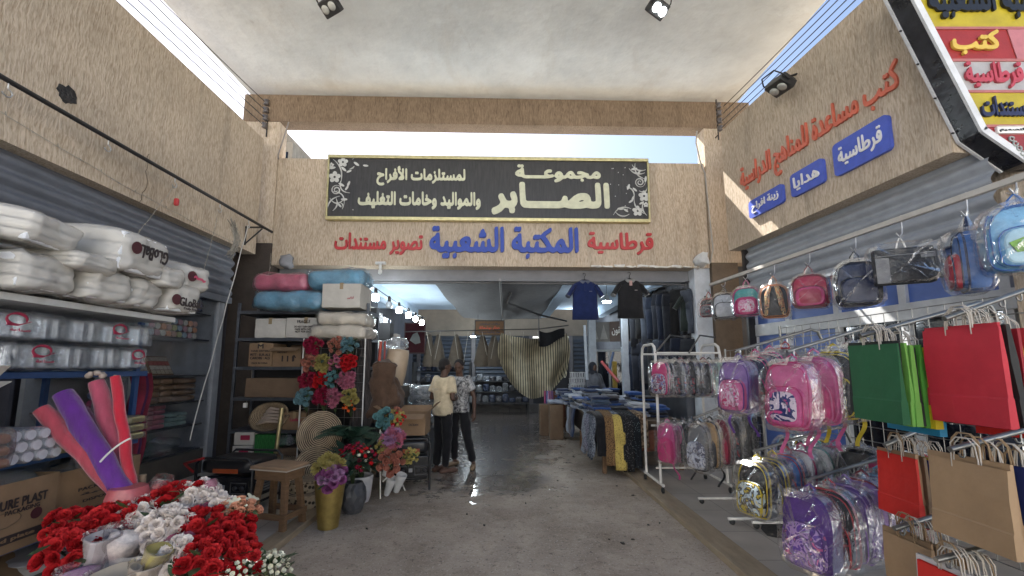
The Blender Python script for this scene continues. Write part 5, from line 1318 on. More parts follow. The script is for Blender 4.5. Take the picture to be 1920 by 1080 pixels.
# woven trays and lidded baskets
for (px, py, Y, r, lab, rx) in ((600,815,5.65,.30,'large coiled straw tray leaning against the grid panel', 1.35), (592,884,5.35,.30,'second coiled straw tray leaning lower in front of the first', 1.30)):
    root = thing('straw_tray', lab, 'tray', P(px,py,Y), rot=(rx,0,0), group='coiled straw trays')
    pr = [(0.001,.0)]
    for k in range(11): pr += [(r*(k+.15)/11, .0+.02*(k/11)**2), (r*(k+.5)/11, .009+.02*(k/11)**2), (r*(k+.9)/11, .0+.02*(k/11)**2)]
    pr += [(r,.012),(r*1.02,.02),(r,.0),(.001,-.012)]
    MB().lathe(pr, 44).build('coil', WOVR, root)
for k, (px, py, Y, r, h) in enumerate(((572,960,4.95,.20,.15),(573,928,4.98,.19,.14),(480,862,6.1,.15,.12),(530,870,6.05,.17,.12),(562,868,5.95,.15,.12))):
    root = thing('lidded_basket', ['bottom black and straw basket on the tiles by the gold vase','straw basket stacked on the bottom one by the gold vase','small straw basket on the floor behind the generator','low straw basket behind the wooden stool','round straw basket between the stool and the straw trays'][k], 'basket', V((P(px,py,Y).x, Y, [.056,.21,.056,.22,.06][k])), group='lidded straw baskets')
    MB().lathe([(r*.9,0),(r,h*.3),(r*.98,h*.8)], 26).build('basket', WOVC, root)
    MB().lathe([(r*1.05,h*.78),(r*1.06,h*.98),(r*.6,h*1.12),(.0,h*1.15)], 26).build('lid', WOVR, root)
# gold stick leaning
c = MB().tube([P(517,850,5.6), P(529,765,5.6)], .026, 12).build('gold_pole', metal('brass_pole', (.52,.44,.24), .4)); tag(c, 'pale brass pole standing behind the wooden stool', 'pole')
# wooden stool
WOOD = mat('worn_wood', (.16,.09,.045), rough=.7, var=.3, scale=4, bump=.25, bscale=14, stretch=(2,2,14)); WOODT = mat('stool_top', (.26,.17,.105), rough=.75, var=.2, scale=4, bump=.2)
ST = thing('wooden_stool', 'worn wooden stool with splayed legs on the tiles by the generator', 'stool', (-2.28, 4.35, .056), -.25); ST.scale = (.92,.92,.96)
MB().bbox((-.235,-.17,.58),(.235,.17,.612), .008).build('seat', WOODT, ST)
MB().box((-.238,-.174,.571),(.238,.174,.580)).build('seat_edging', mat('card_edge', (.45,.4,.34)), ST)
mb = MB().bbox((-.20,-.14,.47),(.20,-.11,.572)).build('apron', WOOD, ST)
MB().bbox((-.20,.11,.47),(.20,.14,.572)).build('apron', WOOD, ST); MB().bbox((.17,-.105,.47),(.20,.105,.57)).build('apron', WOOD, ST); MB().bbox((-.20,-.105,.47),(-.17,.105,.57)).build('apron', WOOD, ST)
for sx in (-1,1):
    for sy in (-1,1):
        a = V((sx*.15,sy*.085,.55)); b = V((sx*.205,sy*.145,0)); w = V((.03,0,0)); d = V((0,.024,0))
        MB().add([b-w-d,b+w-d,b+w+d,b-w+d,a-w-d,a+w-d,a+w+d,a-w+d], [(0,3,2,1),(4,5,6,7),(0,1,5,4),(1,2,6,5),(2,3,7,6),(3,0,4,7)]).build('leg', WOOD, ST)
MB().bbox((-.24,-.168,.10),(.24,-.145,.16)).build('rail', WOOD, ST); MB().bbox((-.235,.145,.10),(.235,.168,.16)).build('rail', WOOD, ST); MB().bbox((.215,-.14,.10),(.238,.14,.16)).build('rail', WOOD, ST)
# generator
GBLK = mat('generator_black', (.018,.018,.02), rough=.35, var=.3, scale=10, bump=.1); GRED = paint('generator_red', (.30,.02,.02), .4)
def generator(label, loc, rz, w=.66, d=.5, h=.56, red=True, group=None):
    g = thing('generator', label, 'generator', loc, rz, group)
    MB().bbox((-w/2+.03,-d/2+.03,.12),(w/2-.03,d/2-.03,h*.62), .03).build('engine_body', GBLK, g)
    MB().bbox((-w/2+.02,-d/2-.005,.16),(w/2-.02,-d/2+.028,h*.66), .012).build('control_panel', mat('panel_black', (.012,.012,.014), rough=.25), g)
    MB().soft((-w/2+.02,-d/2+.02,h*.68),(w/2-.02,d/2-.02,h*.98), .06, 6).build('fuel_tank', GBLK, g)
    MB().box((-w*.22,-d/2+.012,h*.72),(w*.22,-d/2+.0195,h*.80)).build('badge', paint('badge_orange', (.35,.07,.02)), g)
    for x in (-w*.28, w*.28):
        MB().tube([(x-.09,-d/2-.01,.2),(x-.09,-d/2-.01,.31),(x+.09,-d/2-.01,.31),(x+.09,-d/2-.01,.2),(x-.09,-d/2-.01,.2)], .007, 6).build('socket_guard', mat('socket_grey', (.06,.06,.065), rough=.35), g)
        for q in (-.04,.04): MB().lathe([(.026,0),(.028,.008),(.012,.012)], 12, M=Mx.Translation((x+q,-d/2-.006,.255)) @ Mx.Rotation(pi/2,4,'X')).build('socket', mat('socket_dark', (.03,.03,.035), rough=.3), g)
    MB().bbox((-.025,-d/2-.014,.235),(.025,-d/2-.004,.285)).build('switch', mat('switch_grey', (.3,.3,.3)), g)
    for y in (-d/2,d/2):
        MB().tube([(-w/2,y,.0),(-w/2,y,h*.9),(-w/2+.06,y,h),(w/2-.06,y,h),(w/2,y,h*.9),(w/2,y,0)], .015, 8).build('frame', GRED if red else GBLK, g)
    for x in (-w/2,w/2): MB().tube([(x,-d/2,.08),(x,d/2,.08)], .014, 6).build('crossbar', GRED if red else GBLK, g)
    mb = MB()
    for k in range(7): mb.bbox((w/2-.028,-.15,.17+.03*k),(w/2-.015,.15,.185+.03*k), .001)
    mb.build('vent', mat('vent_grey', (.18,.18,.18), rough=.4), g)
    MB().tube([(-w/2-.02,-d/2-.02,h*.75),(-w/2-.02,-d/2-.14,h*.95),(-w/2+.18,-d/2-.12,h*1.05)], .014, 8).build('handle', GRED, g)
    return g
generator('black generator with red handle on the tiles left of the stool', (-3.05, 4.95, .056), -.1, red=False)
generator('black generator on the wet floor behind the flower easel, carrying a brown carton', (-1.32, 5.95, 0), .2, .5, .5, .66, False)
cb = carton('open brown carton on top of the second generator', (-1.62,5.75,.70), (-1.10,6.15,.98), KRAFT, True, prints=[('OCEAN', .4,.5,.13,.03,INK)])
# vases and flowers in front of the grid panel
VG = thing('gold_vase', 'tall tapered gold vase with yellow and lilac flowers at the kerb', 'vase', PZ(611, 992, 0) + V((0,.05,0)))
MB().lathe([(.098,0),(.10,.01),(.150,.44),(.153,.45),(.146,.45),(.135,.40),(0,.39)], 32).build('pot', metal('brushed_gold', (.46,.35,.12), .42), VG)
q = VG.location
bouquet('pale yellow chrysanthemum bunch in the gold vase', q+V((-.02,0,.60)), [('spider',F_YEL,9,.065)], .13, 21, 8, base=(0,0,-.2), face=(-.1,-.5,1))
bouquet('lilac magenta bunch hanging over the rim of the gold vase', q+V((.05,-.08,.50)), [('ruffle',F_MAG,8,.05),('ruffle',F_LILAC,6,.05)], .12, 22, 5, base=(-.05,.06,-.12), face=(.25,-.8,.6))
VD = thing('faceted_vase', 'dark grey faceted vase beside the gold vase', 'vase', PZ(655, 966, 0) + V((0,.1,0)))
mb = MB(); prof = [(.085,0),(.115,.05),(.135,.12),(.14,.19),(.125,.26),(.10,.31),(.095,.325),(.085,.325),(.08,.28),(0,.27)]
n = 16; vs = []
for i, (r, z) in enumerate(prof):
    for j in range(n):
        th = 2*pi*(j+.5*(i % 2))/n; rr = r*(1.04 if j % 2 else .95) if 0 < i < 6 else r; vs.append((rr*cos(th), rr*sin(th), z))
fs = []
for i in range(len(prof)-1):
    for j in range(n):
        a, b, c_, d_ = i*n+j, i*n+(j+1) % n, (i+1)*n+(j+1) % n, (i+1)*n+j
        if i % 2: fs += [(a,b,c_),(a,c_,d_)]
        else: fs += [(a,b,d_),(b,c_,d_)]
mb.add(vs, fs).build('pot', mat('grey_ceramic', (.06,.062,.068), rough=.45, var=.15), VD)
VW = thing('white_pot', 'white round pot behind the dark faceted vase', 'pot', PZ(668, 945, 0) + V((0,.1,0)))
MB().lathe([(.11,0),(.13,.06),(.155,.30),(.15,.31),(.14,.30),(.12,.1),(0,.08)], 28).build('pot', mat('white_ceramic', (.5,.5,.52), rough=.3), VW)
bouquet('dark red berry flower bush growing from the dark faceted vase', VD.location+V((-.02,.02,.55)), [('tiny',F_WINE,34,.034),('tiny',F_RED,18,.032),('tiny',F_IVORY,10,.026)], .25, 31, 46, LEAFD, base=(0,0,-.3), face=(0,-.5,1), name='flower_bush')
bouquet('red and cream sprig bush in the white pot', VW.location+V((.0,.0,.50)), [('tiny',F_RED,16,.03),('tiny',F_IVORY,10,.025)], .18, 32, 30, LEAFD, base=(0,0,-.3), face=(.2,-.5,1), name='flower_bush')
# palm fronds
PALM = mat('palm_green', (.018,.05,.032), rough=.5, var=.3, scale=10)
PT = thing('palm_plant', 'dark green artificial palm with drooping fronds behind the flower easel', 'plant', (-1.92, 5.35, 0))
MB().lathe([(.13,0),(.15,.3),(.13,.3),(0,.28)], 18).build('pot', GBLK, PT); MB().tube([(0,0,.25),(0,0,.75)], [.03,.015], 8).build('trunk', STEM, PT)
r = random.Random(8)
for k in range(13):
    a = 2*pi*k/13+r.uniform(-.2,.2); L_ = r.uniform(.42,.62); e = r.uniform(.5,1.25); mb = MB(); pts = []
    for i in range(13):
        s = i/12; pts.append(V((cos(a)*L_*s*cos(e*.9)*1.1, sin(a)*L_*s*cos(e*.9)*1.1, .72+L_*(s*sin(e)-.62*s*s))))
    mb.tube(pts, [.007*(1-.7*i/12) for i in range(13)], 5)
    for i in range(1, 13):
        t_ = (pts[i]-pts[i-1]).normalized(); sd = t_.cross(V((0,0,1))).normalized(); l = .20*sin(pi*min(1,.15+.8*i/12))+.03
        for sg in (-1,1):
            for off in (0,.5):
                p = pts[i-1].lerp(pts[i], off); tip = p+sd*sg*l*.8+t_*l*.65+V((0,0,-.25*l)); w = t_*.009
                mb.add([p-w,p+w,tip,p+ (tip-p)*.5+w*1.2,], [(0,1,3),(0,3,2)])
    mb.build('frond', PALM, PT)
# white easel with paper rolls and posies
EZ = thing('flower_easel', 'white wire easel holding tilted paper cones of flowers beside the second generator', 'stand', PZ(713, 935, 0))
for pts in ([(0,0,0),(-.045,.05,.82)], [(-.28,.30,0),(-.045,.06,.82)], [(.22,.35,.0),(-.04,.06,.8)], [(.02,.01,.20),(.22,.34,.42)]): MB().tube(pts, .009, 6).build('leg', WHITEM, EZ)
PAPC = mat('paper_cone_white', (.50,.50,.50), rough=.7, bump=.1)
for k, (x, z) in enumerate(((.06,.60),(.05,.36),(.08,.12),(.2,.16))):
    root = thing('paper_cone', 'white paper cone, %s on the easel' % ['highest','middle','lowest left','lowest right'][k], 'cone', EZ.location+V((x,.10,z)), rot=(.2,.35,0), group='paper cones on the easel')
    MB().lathe([(.035,-.12),(.06,.06),(.068,.12),(.06,.12),(.03,-.1)], 18).build('cone', PAPC, root)
def posy(px, py, Y, spec, R, seed, lab, leafn=8): bouquet(lab, P(px, py, Y), spec, R, seed, leafn, LEAF, base=(-.05,.1,-.15), face=(.2,-1,.35), group='posies on the easel')
posy(719, 787, 5.1, [('rose',F_TEAL,8,.058)], .10, 41, 'dusty teal rose posy at the top of the easel')
posy(742, 783, 5.2, [('spider',F_CORAL,4,.05),('tiny',F_YEL,16,.03),('tiny',F_RED,8,.03)], .10, 42, 'cream and red berry posy at the top right of the easel', 14)
posy(735, 822, 5.05, [('spider',F_PINK,8,.07),('spider',F_LILAC,4,.06)], .11, 43, 'pink dahlia posy in the middle of the easel')
posy(716, 836, 5.0, [('rose',F_YEL,9,.032)], .07, 44, 'small yellow bud posy at the left of the easel')
posy(733, 863, 5.0, [('rose',F_CORAL,13,.052)], .14, 45, 'coral rose posy low on the easel', 10)
posy(770, 855, 5.15, [('tiny',F_YEL,16,.034)], .08, 46, 'olive yellow sprig posy sticking out right of the easel', 14)
posy(738, 868, 5.05, [('rose',F_PEACH,5,.045)], .09, 47, 'peach rose cluster at the bottom of the coral posy', 6)
# cloth bundles, red pole, drum
BROWNC = cloth('brown_cloth', (.085,.05,.032), .7)
for k, (px, py, Y, s) in enumerate(((722,735,6.15,(.17,.2,.45)),)):
    o = MB().soft((-s[0],-s[1],-s[2]),(s[0],s[1],s[2]), .12, 14, .13, 3.2, 9).build('cloth_bundle', BROWNC); o.location = P(px,py,Y); tag(o, 'brown cloth bundle hanging below the cream drum', 'cloth')
def drape(u, v, x0, w, z1, z0, y, k): return (x0+w*(u-.5)*(.5+.5*v)+.02*sin(9*v+k), y+.04*sin(14*u+k)+.02*sin(6*v), z1+(z0-z1)*v)
o = MB().grid(lambda u, v: drape(u,v,xs(680,6.05),.34,2.02,.75,6.05,1), 24, 20).build('hanging_fabric', pattern('dark_stripe', 'wave', (.02,.018,.018), (.10,.085,.08), 5, .8, (6,1,.4), 2, 2)); tag(o, 'dark grey striped fabric hanging beside the flower grid', 'fabric')
c = MB().tube([P(704,770,6.2),P(714,640,6.2)], .022, 8).build('red_pole', paint('red_lead', (.40,.05,.02), .5)); tag(c, 'orange red iron pole leaning beside the hanging fabric', 'pole')
c = MB().tube([P(717,760,6.3),P(722,640,6.3)], .014, 8).build('red_pole', paint('red_lead2', (.28,.04,.03), .5)); tag(c, 'thinner dark red pole behind the orange red pole', 'pole')
DR = thing('cream_drum', 'big cream plastic drum lying on its side above the brown cloth', 'drum', P(742, 690, 6.5), rot=(0,radians(8),0))
MB().lathe([(.0,-.30),(.12,-.30),(.15,-.26),(.165,-.1),(.17,.1),(.165,.24),(.15,.29),(.0,.30)], 28).build('drum', mat('cream_plastic', (.42,.32,.22), rough=.45, var=.15, scale=3), DR)
o = MB().soft((-.17,-.15,0),(.17,.15,.15), .09, 9, .05, 9, 2, smooth=False).build('clear_bag', CLEAR2); o.location = P(742,650,6.5)-V((0,0,.02)); tag(o, 'clear bag of blue goods on top of the cream drum', 'bag')
DST = MB().bbox((-1.95,6.35,1.15),(-1.58,6.9,1.33), .01).bbox((-1.93,6.37,0),(-1.88,6.42,1.15)).bbox((-1.65,6.37,0),(-1.60,6.42,1.15)).bbox((-1.93,6.83,0),(-1.88,6.88,1.15)).bbox((-1.65,6.83,0),(-1.60,6.88,1.15)).build('drum_stand', mat('stand_dark', (.05,.045,.04))); tag(DST, 'dark timber stand carrying the cream drum', 'stand')
# ================================================================ school bags
def nyl(n, c): return mat('nylon_'+n, c, rough=.5, var=.25, scale=9, bump=.35, bscale=18, spec=.45)
N_PINK = nyl('pink', (.46,.07,.21)); N_ROSE = nyl('rose', (.50,.11,.25)); N_HOT = nyl('hot_pink', (.45,.03,.14)); N_PURP = nyl('purple', (.09,.035,.20)); N_LIL = nyl('lilac', (.22,.13,.33))
N_NAVY = nyl('navy', (.015,.022,.06)); N_BLK = nyl('black', (.014,.014,.016)); N_GREY = nyl('grey', (.16,.16,.165)); N_RED = nyl('red', (.34,.02,.03)); N_CRIM = nyl('crimson', (.36,.012,.05))
N_BLUE = nyl('blue', (.03,.11,.33)); N_SKY = nyl('sky', (.16,.36,.55)); N_TEAL = nyl('teal', (.06,.28,.27)); N_YEL = nyl('yellow', (.55,.42,.03)); N_SILV = nyl('silver', (.42,.43,.46)); N_MINT = nyl('mint', (.25,.42,.36)); N_TAN = nyl('tan', (.35,.22,.10)); N_WINE = nyl('wine', (.16,.015,.03)); N_ORNG = nyl('orange', (.55,.22,.10)); N_WHT = nyl('white', (.55,.56,.60)); N_CHAR = nyl('charcoal', (.05,.05,.055)); N_OLIV = nyl('olive', (.28,.27,.05))
def printm(n, cols, scale=14):
    nm = 'print_'+n
    if nm in MATS: return MATS[nm]
    m = bpy.data.materials.new(nm); MATS[nm] = m; nt, N, L, B = nodes(m); B.inputs['Roughness'].default_value = .35
    tc = N.new('ShaderNodeTexCoord'); ns = N.new('ShaderNodeTexNoise'); ns.inputs['Scale'].default_value = scale; ns.inputs['Detail'].default_value = 2; ns.inputs['Distortion'].default_value = 1.2
    L.new(tc.outputs['Object'], ns.inputs[0]); r = N.new('ShaderNodeValToRGB'); r.color_ramp.interpolation = 'CONSTANT'
    e = r.color_ramp.elements; k = len(cols)
    for i, c in enumerate(cols):
        pos = .30+.40*i/k if i else 0
        el = e[i] if i < 2 else e.new(pos)
        el.position = pos; el.color = (*c, 1)
    L.new(ns.outputs[0], r.inputs[0]); L.new(r.outputs[0], B.inputs['Base Color']); return m
P_PINK = printm('pink', [(.50,.02,.14),(.62,.45,.55),(.55,.15,.3),(.62,.6,.62)]); P_RED = printm('red', [(.42,.02,.03),(.05,.05,.2),(.5,.45,.4),(.3,.01,.02)]); P_BLUE = printm('blue', [(.02,.06,.3),(.5,.5,.55),(.05,.2,.5),(.4,.04,.05)])
P_DARK = printm('dark', [(.02,.02,.025),(.12,.12,.14),(.02,.02,.03),(.3,.05,.06)]); P_FLOR = printm('floral', [(.32,.03,.07),(.03,.05,.16),(.45,.40,.42),(.1,.12,.35)], 24); P_PURP = printm('purple', [(.12,.05,.3),(.4,.25,.5),(.08,.03,.2),(.5,.1,.25)]); P_YEL = printm('yellow', [(.55,.42,.03),(.03,.03,.03),(.5,.6,.65),(.6,.55,.3)]); P_WHT = printm('white', [(.55,.56,.6),(.4,.42,.5),(.1,.1,.14),(.6,.6,.62)])
def outline(w, h, n=22, arch=.42):
    """rounded backpack outline hanging from z=0, width w, height h"""
    pts = []
    for i in range(n):
        a = 2*pi*i/n; c, s = cos(a), sin(a)
        e = .62 if s > 0 else .38
        x = w/2*math.copysign(abs(c)**e, c); z = (h*arch if s > 0 else h*(1-arch))*math.copysign(abs(s)**(.85 if s > 0 else .38), s)
        pts.append((x*(1.0 if s < 0 else 1), z-h*arch))
    return pts
def loft(mb, out, layers, cx=0, cz=0, jit=0, seed=0, smooth=True):
    r = random.Random(seed); n = len(out); vs = []
    for (y, k) in layers:
        for x, z in out: vs.append((cx+(x-cx)*k+r.uniform(-jit,jit), y+r.uniform(-jit,jit), cz+(z-cz)*k+r.uniform(-jit,jit)))
    m = len(layers)
    fs = [(i*n+j, i*n+(j+1)%n, (i+1)*n+(j+1)%n, (i+1)*n+j) for i in range(m-1) for j in range(n)]
    mb.add(vs, fs, smooth)
    for q, rev in ((0, 0), (m-1, 1)):                # domed ends
        c = V((cx, layers[q][0]+(-.012 if q == 0 else .008), cz)); ring = vs[q*n:(q+1)*n]
        half = [tuple(V(p).lerp(c, .5)+V((r.uniform(-jit,jit),(-.006 if q == 0 else .003)+r.uniform(-jit,jit),r.uniform(-jit,jit)))) for p in ring]
        f1 = [(j, n+j, n+(j+1)%n, (j+1)%n) for j in range(n)]+[(n+j, 2*n, n+(j+1)%n) for j in range(n)]
        if rev: f1 = [tuple(reversed(f)) for f in f1]
        mb.add(ring+half+[tuple(c)], f1, smooth)
    return mb
BAGFILM = film('bag_film', (1,1,1), .006, .5, 1.1, 11)
def school_bag(label, loc, face, body, pocket, trim, pr=None, w=.32, h=.42, d=.14, wrap=1, strap=None, tilt=0, seed=0, loop=.07, group='school bags on the racks', straps_front=None, simple=False, name='school_bag', cat='school bag'):
    """hangs from loc; face = heading its front points to"""
    rz = atan2(face[0], -face[1]); root = thing(name, label, cat, loc, group=group, rot=(tilt, 0, rz))
    o1 = [(x, z-loop) for x, z in outline(w, h)]; cz = -loop-h*.5
    loft(MB(), o1, [(-d/2,.86),(-d/2+.02,.95),(-d*.1,1),(d/2-.02,.98),(d/2,.9)], 0, cz).build('body', body, root)
    mb = MB(); o2 = [(x*.98, cz+(z-cz)*.98) for x, z in o1]; mb.tube([(x, -d/2+.022, z) for x, z in o2+o2[:1]], .007, 5)
    o3 = [(x*.9, cz+(z-cz)*.90) for x, z in o1]
    if not simple: mb.tube([(x, -d/2-.004, z) for x, z in o3+o3[:1]], .004, 4)
    mb.build('piping', trim, root)
    op = [(x*.80, z*.60-h*.36-loop*.4) for x, z in o1]; pz = sum(z for _, z in op)/len(op)
    if straps_front is None:
        loft(MB(), op, [(-d/2-.052,.84),(-d/2-.04,.95),(-d/2-.005,1)], 0, pz).build('front_pocket', pocket, root)
        if pr: loft(MB(), op, [(-d/2-.0585,.70),(-d/2-.05,.74)], 0, pz).build('printed_panel', pr, root)
        if not simple: MB().tube([(x*.99, -d/2-.042, pz+(z-pz)*.97) for x, z in op+op[:1]], .005, 5).build('pocket_piping', trim, root)
    else:
        for sx in (-1, 1):
            MB().tube([(sx*w*.12, -d/2-.01, -loop-.03), (sx*w*.2, -d/2-.05, -loop-h*.3), (sx*w*.24, -d/2-.045, -loop-h*.6), (sx*w*.30, -d/2-.01, -loop-h*.92)], [.026,.034,.034,.02], 8, flat=.45).build('shoulder_strap', straps_front, root)
    MB().tube([(-.035,0,-loop-.008),(-.03,0,-loop*.5),(0,0,-.004),(.03,0,-loop*.5),(.035,0,-loop-.008)], .008, 6).build('handle', trim, root)
    if strap:
        for sx in (-1,1) if not simple else (1,):
            MB().grid(lambda u, v: (sx*w*.32+.026*(u-.5)+.02*sin(4*v+seed+sx), d*.2+.03*sin(5*v+seed), -loop-h+.02-.20*v), 1, 8).build('strap', strap, root)
    if wrap:
        k = 1.10; of = [(x*k, cz+(z-cz)*1.07) for x, z in o1]
        mb = loft(MB(), of, [(-d/2-.072,.84),(-d/2-.035,1.0),(0,1.04),(d/2,1.0),(d/2+.03,.86)], 0, cz, .008, seed, False)
        mb.tube([(0,0,-loop+.01),(.006,.004,-.015),(-.004,0,.02)], [.055,.016,.03], 9, cap=False, smooth=False)
        mb.build('plastic_bag', BAGFILM, root)
    return root
WEST = (-1, 0); SW = (-.82, -.57)
# rail with hooks in front of the right shutter
rail = thing('hook_rail', 'long pale square rail holding wrapped school bags before the right shutter', 'rail')
RA, RB = V((3.085,6.2,2.85)), V((3.44,2.1,2.85))
mb = MB(); dR = (RB-RA).normalized(); L_ = (RB-RA).length
MB().bbox((0,-.02,-.022),(L_,.02,.022), .004, Mx.Translation(RA) @ Mx.Rotation(atan2(dR.y,dR.x),4,'Z')).build('rail_tube', paint('pale_rail', (.50,.47,.42), .5), rail)
for s in (.2,.62):
    p = RA.lerp(RB, s); MB().tube([p, p+V((.75,.1,.25))], .014, 6).build('support', GREYM, rail)
def rail_at(px):
    lo, hi = 0., 1.
    for _ in range(40):
        m_ = (lo+hi)/2; q = RA.lerp(RB, m_); u = q.x/((q.y*CP)+(q.z-CAMH)*SP)
        if PPX+FPX*u < px: lo = m_
        else: hi = m_
    return RA.lerp(RB, lo)
def hook_at(p, drop):
    MB().tube([p+V((0,0,.03)), p+V((-.005,0,-drop*.5)), p+V((-.01,0,-drop+.03)), p+V((-.045,-.01,-drop-.005)), p+V((-.07,-.01,-drop+.03))], .005, 6).build('hook', STEEL, rail)
    return p+V((-.035,0,-drop))
SPEC = [(1322,'wrapped set of dark pouches and red stationery, first on the rail from the corner', N_CHAR, N_GREY, N_RED, P_DARK, .26,.28,.08, SW),
 (1360,'silver grey and black school bag seen from its side on the rail', N_SILV, N_SILV, N_BLK, None, .30,.36,.16, (-.5,-.87)),
 (1402,'teal and hot pink school bag wrapped in film on the rail', N_TEAL, N_HOT, N_PINK, P_PINK, .32,.38,.15, (-.6,-.8)),
 (1452,'black school bag hung with its orange patterned straps to the front', N_BLK, N_BLK, N_ORNG, None, .30,.40,.12, (-.6,-.8)),
 (1518,'crimson school bag in crackling film on the rail', N_CRIM, N_HOT, N_WINE, P_RED, .33,.36,.12, (-.62,-.78)),
 (1604,'plain navy black school bag hanging in the middle of the rail', N_NAVY, N_NAVY, N_BLK, None, .34,.42,.14, (-.55,-.83))]
for i, (px, lab, b, pk, t, pr, w, h, d, fc) in enumerate(SPEC):
    q = hook_at(rail_at(px), .16 if i > 2 else .10); school_bag(lab, q, fc, b, pk, t, pr, w, h, d, 1, seed=i, loop=.11, group='school bags on the hook rail', straps_front=printm('orange', [(.55,.22,.10),(.05,.05,.05),(.55,.4,.2),(.5,.15,.05)], 30) if i == 3 else None)
# briefcase
q = hook_at(rail_at(1690), .16); BC = thing('briefcase', 'black and grey document case with open flap hanging on the rail', 'briefcase', q, rot=(0,0,atan2(-.45,.89)))
MB().bbox((-.19,-.05,-.40),(.19,.05,-.10), .02).build('case', N_BLK, BC)
MB().bbox((-.188,-.058,-.395),(-.10,-.0505,-.18), .003).build('side_panel', N_GREY, BC); MB().bbox((.10,-.057,-.20),(.188,-.0505,-.155), .003).build('corner_panel', N_GREY, BC)
MB().tube([(-.17,-.056,-.165),(.18,-.056,-.165)], .005, 5).build('zip', N_GREY, BC)
MB().prism([(.195,-.13),(.205,-.13),(.33,-.36),(.20,-.36)], -.02, .05, 'y').build('flap', N_CHAR, BC)
MB().tube([(-.03,0,-.10),(-.02,0,-.05),(0,0,0),(.02,0,-.05),(.03,0,-.10)], .006, 6).build('handle', WHITEV, BC)
loft(MB(), [(x*1.15, z*.82-.05) for x, z in outline(.40,.42,20,.2)], [(-.08,.92),(-.05,1),(.04,1.0),(.07,.92)], 0, -.25, .012, 5, False).build('plastic_bag', BAGFILM, BC)
q = hook_at(rail_at(1812), .15); school_bag('red and blue school bag hanging edge on at the near part of the rail', q, (-.78,.62), N_BLUE, N_RED, N_NAVY, P_RED, .30,.44,.13, 1, seed=21, loop=.12, group='school bags on the hook rail')
q = hook_at(rail_at(1905), .10); sb = school_bag('light blue school bag with a green meadow picture at the right picture edge', q, (-.5,-.87), N_SKY, N_SKY, N_BLUE, None, .36,.44,.15, 1, seed=22, loop=.09, group='school bags on the hook rail')
op = [(x*.76, z*.57-.44*.36-.045) for x, z in [(x, z-.09) for x, z in outline(.36,.44)]]; pz = sum(z for _, z in op)/len(op)
loft(MB(), op, [(-.1355,.84),(-.128,.9)], 0, pz).build('printed_panel', mat('sky_print', (.33,.52,.62), rough=.35), sb)
MB().prism([(-.11,-.36),(-.04,-.33),(.03,-.35),(.11,-.30),(.11,-.38),(.07,-.425),(-.08,-.425)], -.152, -.1485, 'y').build('meadow_print', mat('meadow_print', (.14,.30,.04), rough=.4, var=.4, scale=30), sb)
MB().lathe([(.0,0),(.035,.0),(.035,.003)], 16, M=Mx.Translation((.06,-.1485,-.26)) @ Mx.Rotation(pi/2,4,'X')).build('sun_print', paint('sun_print', (.6,.45,.05)), sb)

# ---------------------------------------------------------------- racks
def rod(mb, a, b, r=.006, n=6): mb.tube([a, b], r, n); return mb
def gridwall(name, label, X, y0, y1, z0, z1, nx, nz, feet=True, legs=True):
    root = thing(name, label, 'rack', (X, (y0+y1)/2, .055)); hw = (y1-y0)/2; mb = MB()
    for k in range(nx+1): rod(mb, (0,-hw+2*hw*k/nx,z0), (0,-hw+2*hw*k/nx,z1), .0035, 4)
    for k in range(nz+1): rod(mb, (.007,-hw,z0+(z1-z0)*k/nz), (.007,hw,z0+(z1-z0)*k/nz), .0035, 4)
    mb.build('wire_grid', GREYM, root)
    for y in (-hw, hw):
        MB().tube([(0,y,.06),(0,y,z1+.02)], .012, 8).build('post', GREYM, root)
        if feet:
            MB().tube([(-.42,y,.06),(.3,y,.06)], .016, 8).build('foot', WHITEM, root)
            for x in (-.38,.27):
                c = MB().tube([(x,y,.06),(x,y,.035)], .009, 6).build('caster', GREYM, root)
                MB().lathe([(.006,-.012),(.026,-.01),(.026,.01),(.006,.012)], 14, M=Mx.Translation((x,y,.027)) @ Mx.Rotation(pi/2,4,'X')).build('wheel', RUBBER, c)
    return root
GW1 = gridwall('gridwall_stand', 'grey wire grid stand holding the paper bags and pink school bags', 2.80, 1.45, 4.25, .45, 1.95, 26, 14)
def arm(root, y, z, x_tip=-.75, n=7):
    """waterfall arm with hooks, sloping down to the passage"""
    dy = y-root.location.y; zz = z-.055
    a = MB().tube([(0,dy,zz+.02),(-.04,dy,zz+.12),(-.10,dy,zz+.14),(x_tip,dy,zz-.05)], .013, 8).build('arm', GREYM, root); mb = MB()
    for k in range(n):
        s = (k+.5)/n; x = -.12+(x_tip+.12)*s; q = zz+.135-.185*s
        MB().tube([(x,dy,q),(x,dy,q-.04),(x-.008,dy,q-.05),(x-.022,dy,q-.045),(x-.026,dy,q-.03)], .004, 5).build('hook', GREYM, a)
    return lambda x: V((x, y, z-.04+.25*(x-(root.location.x+x_tip))-.035))
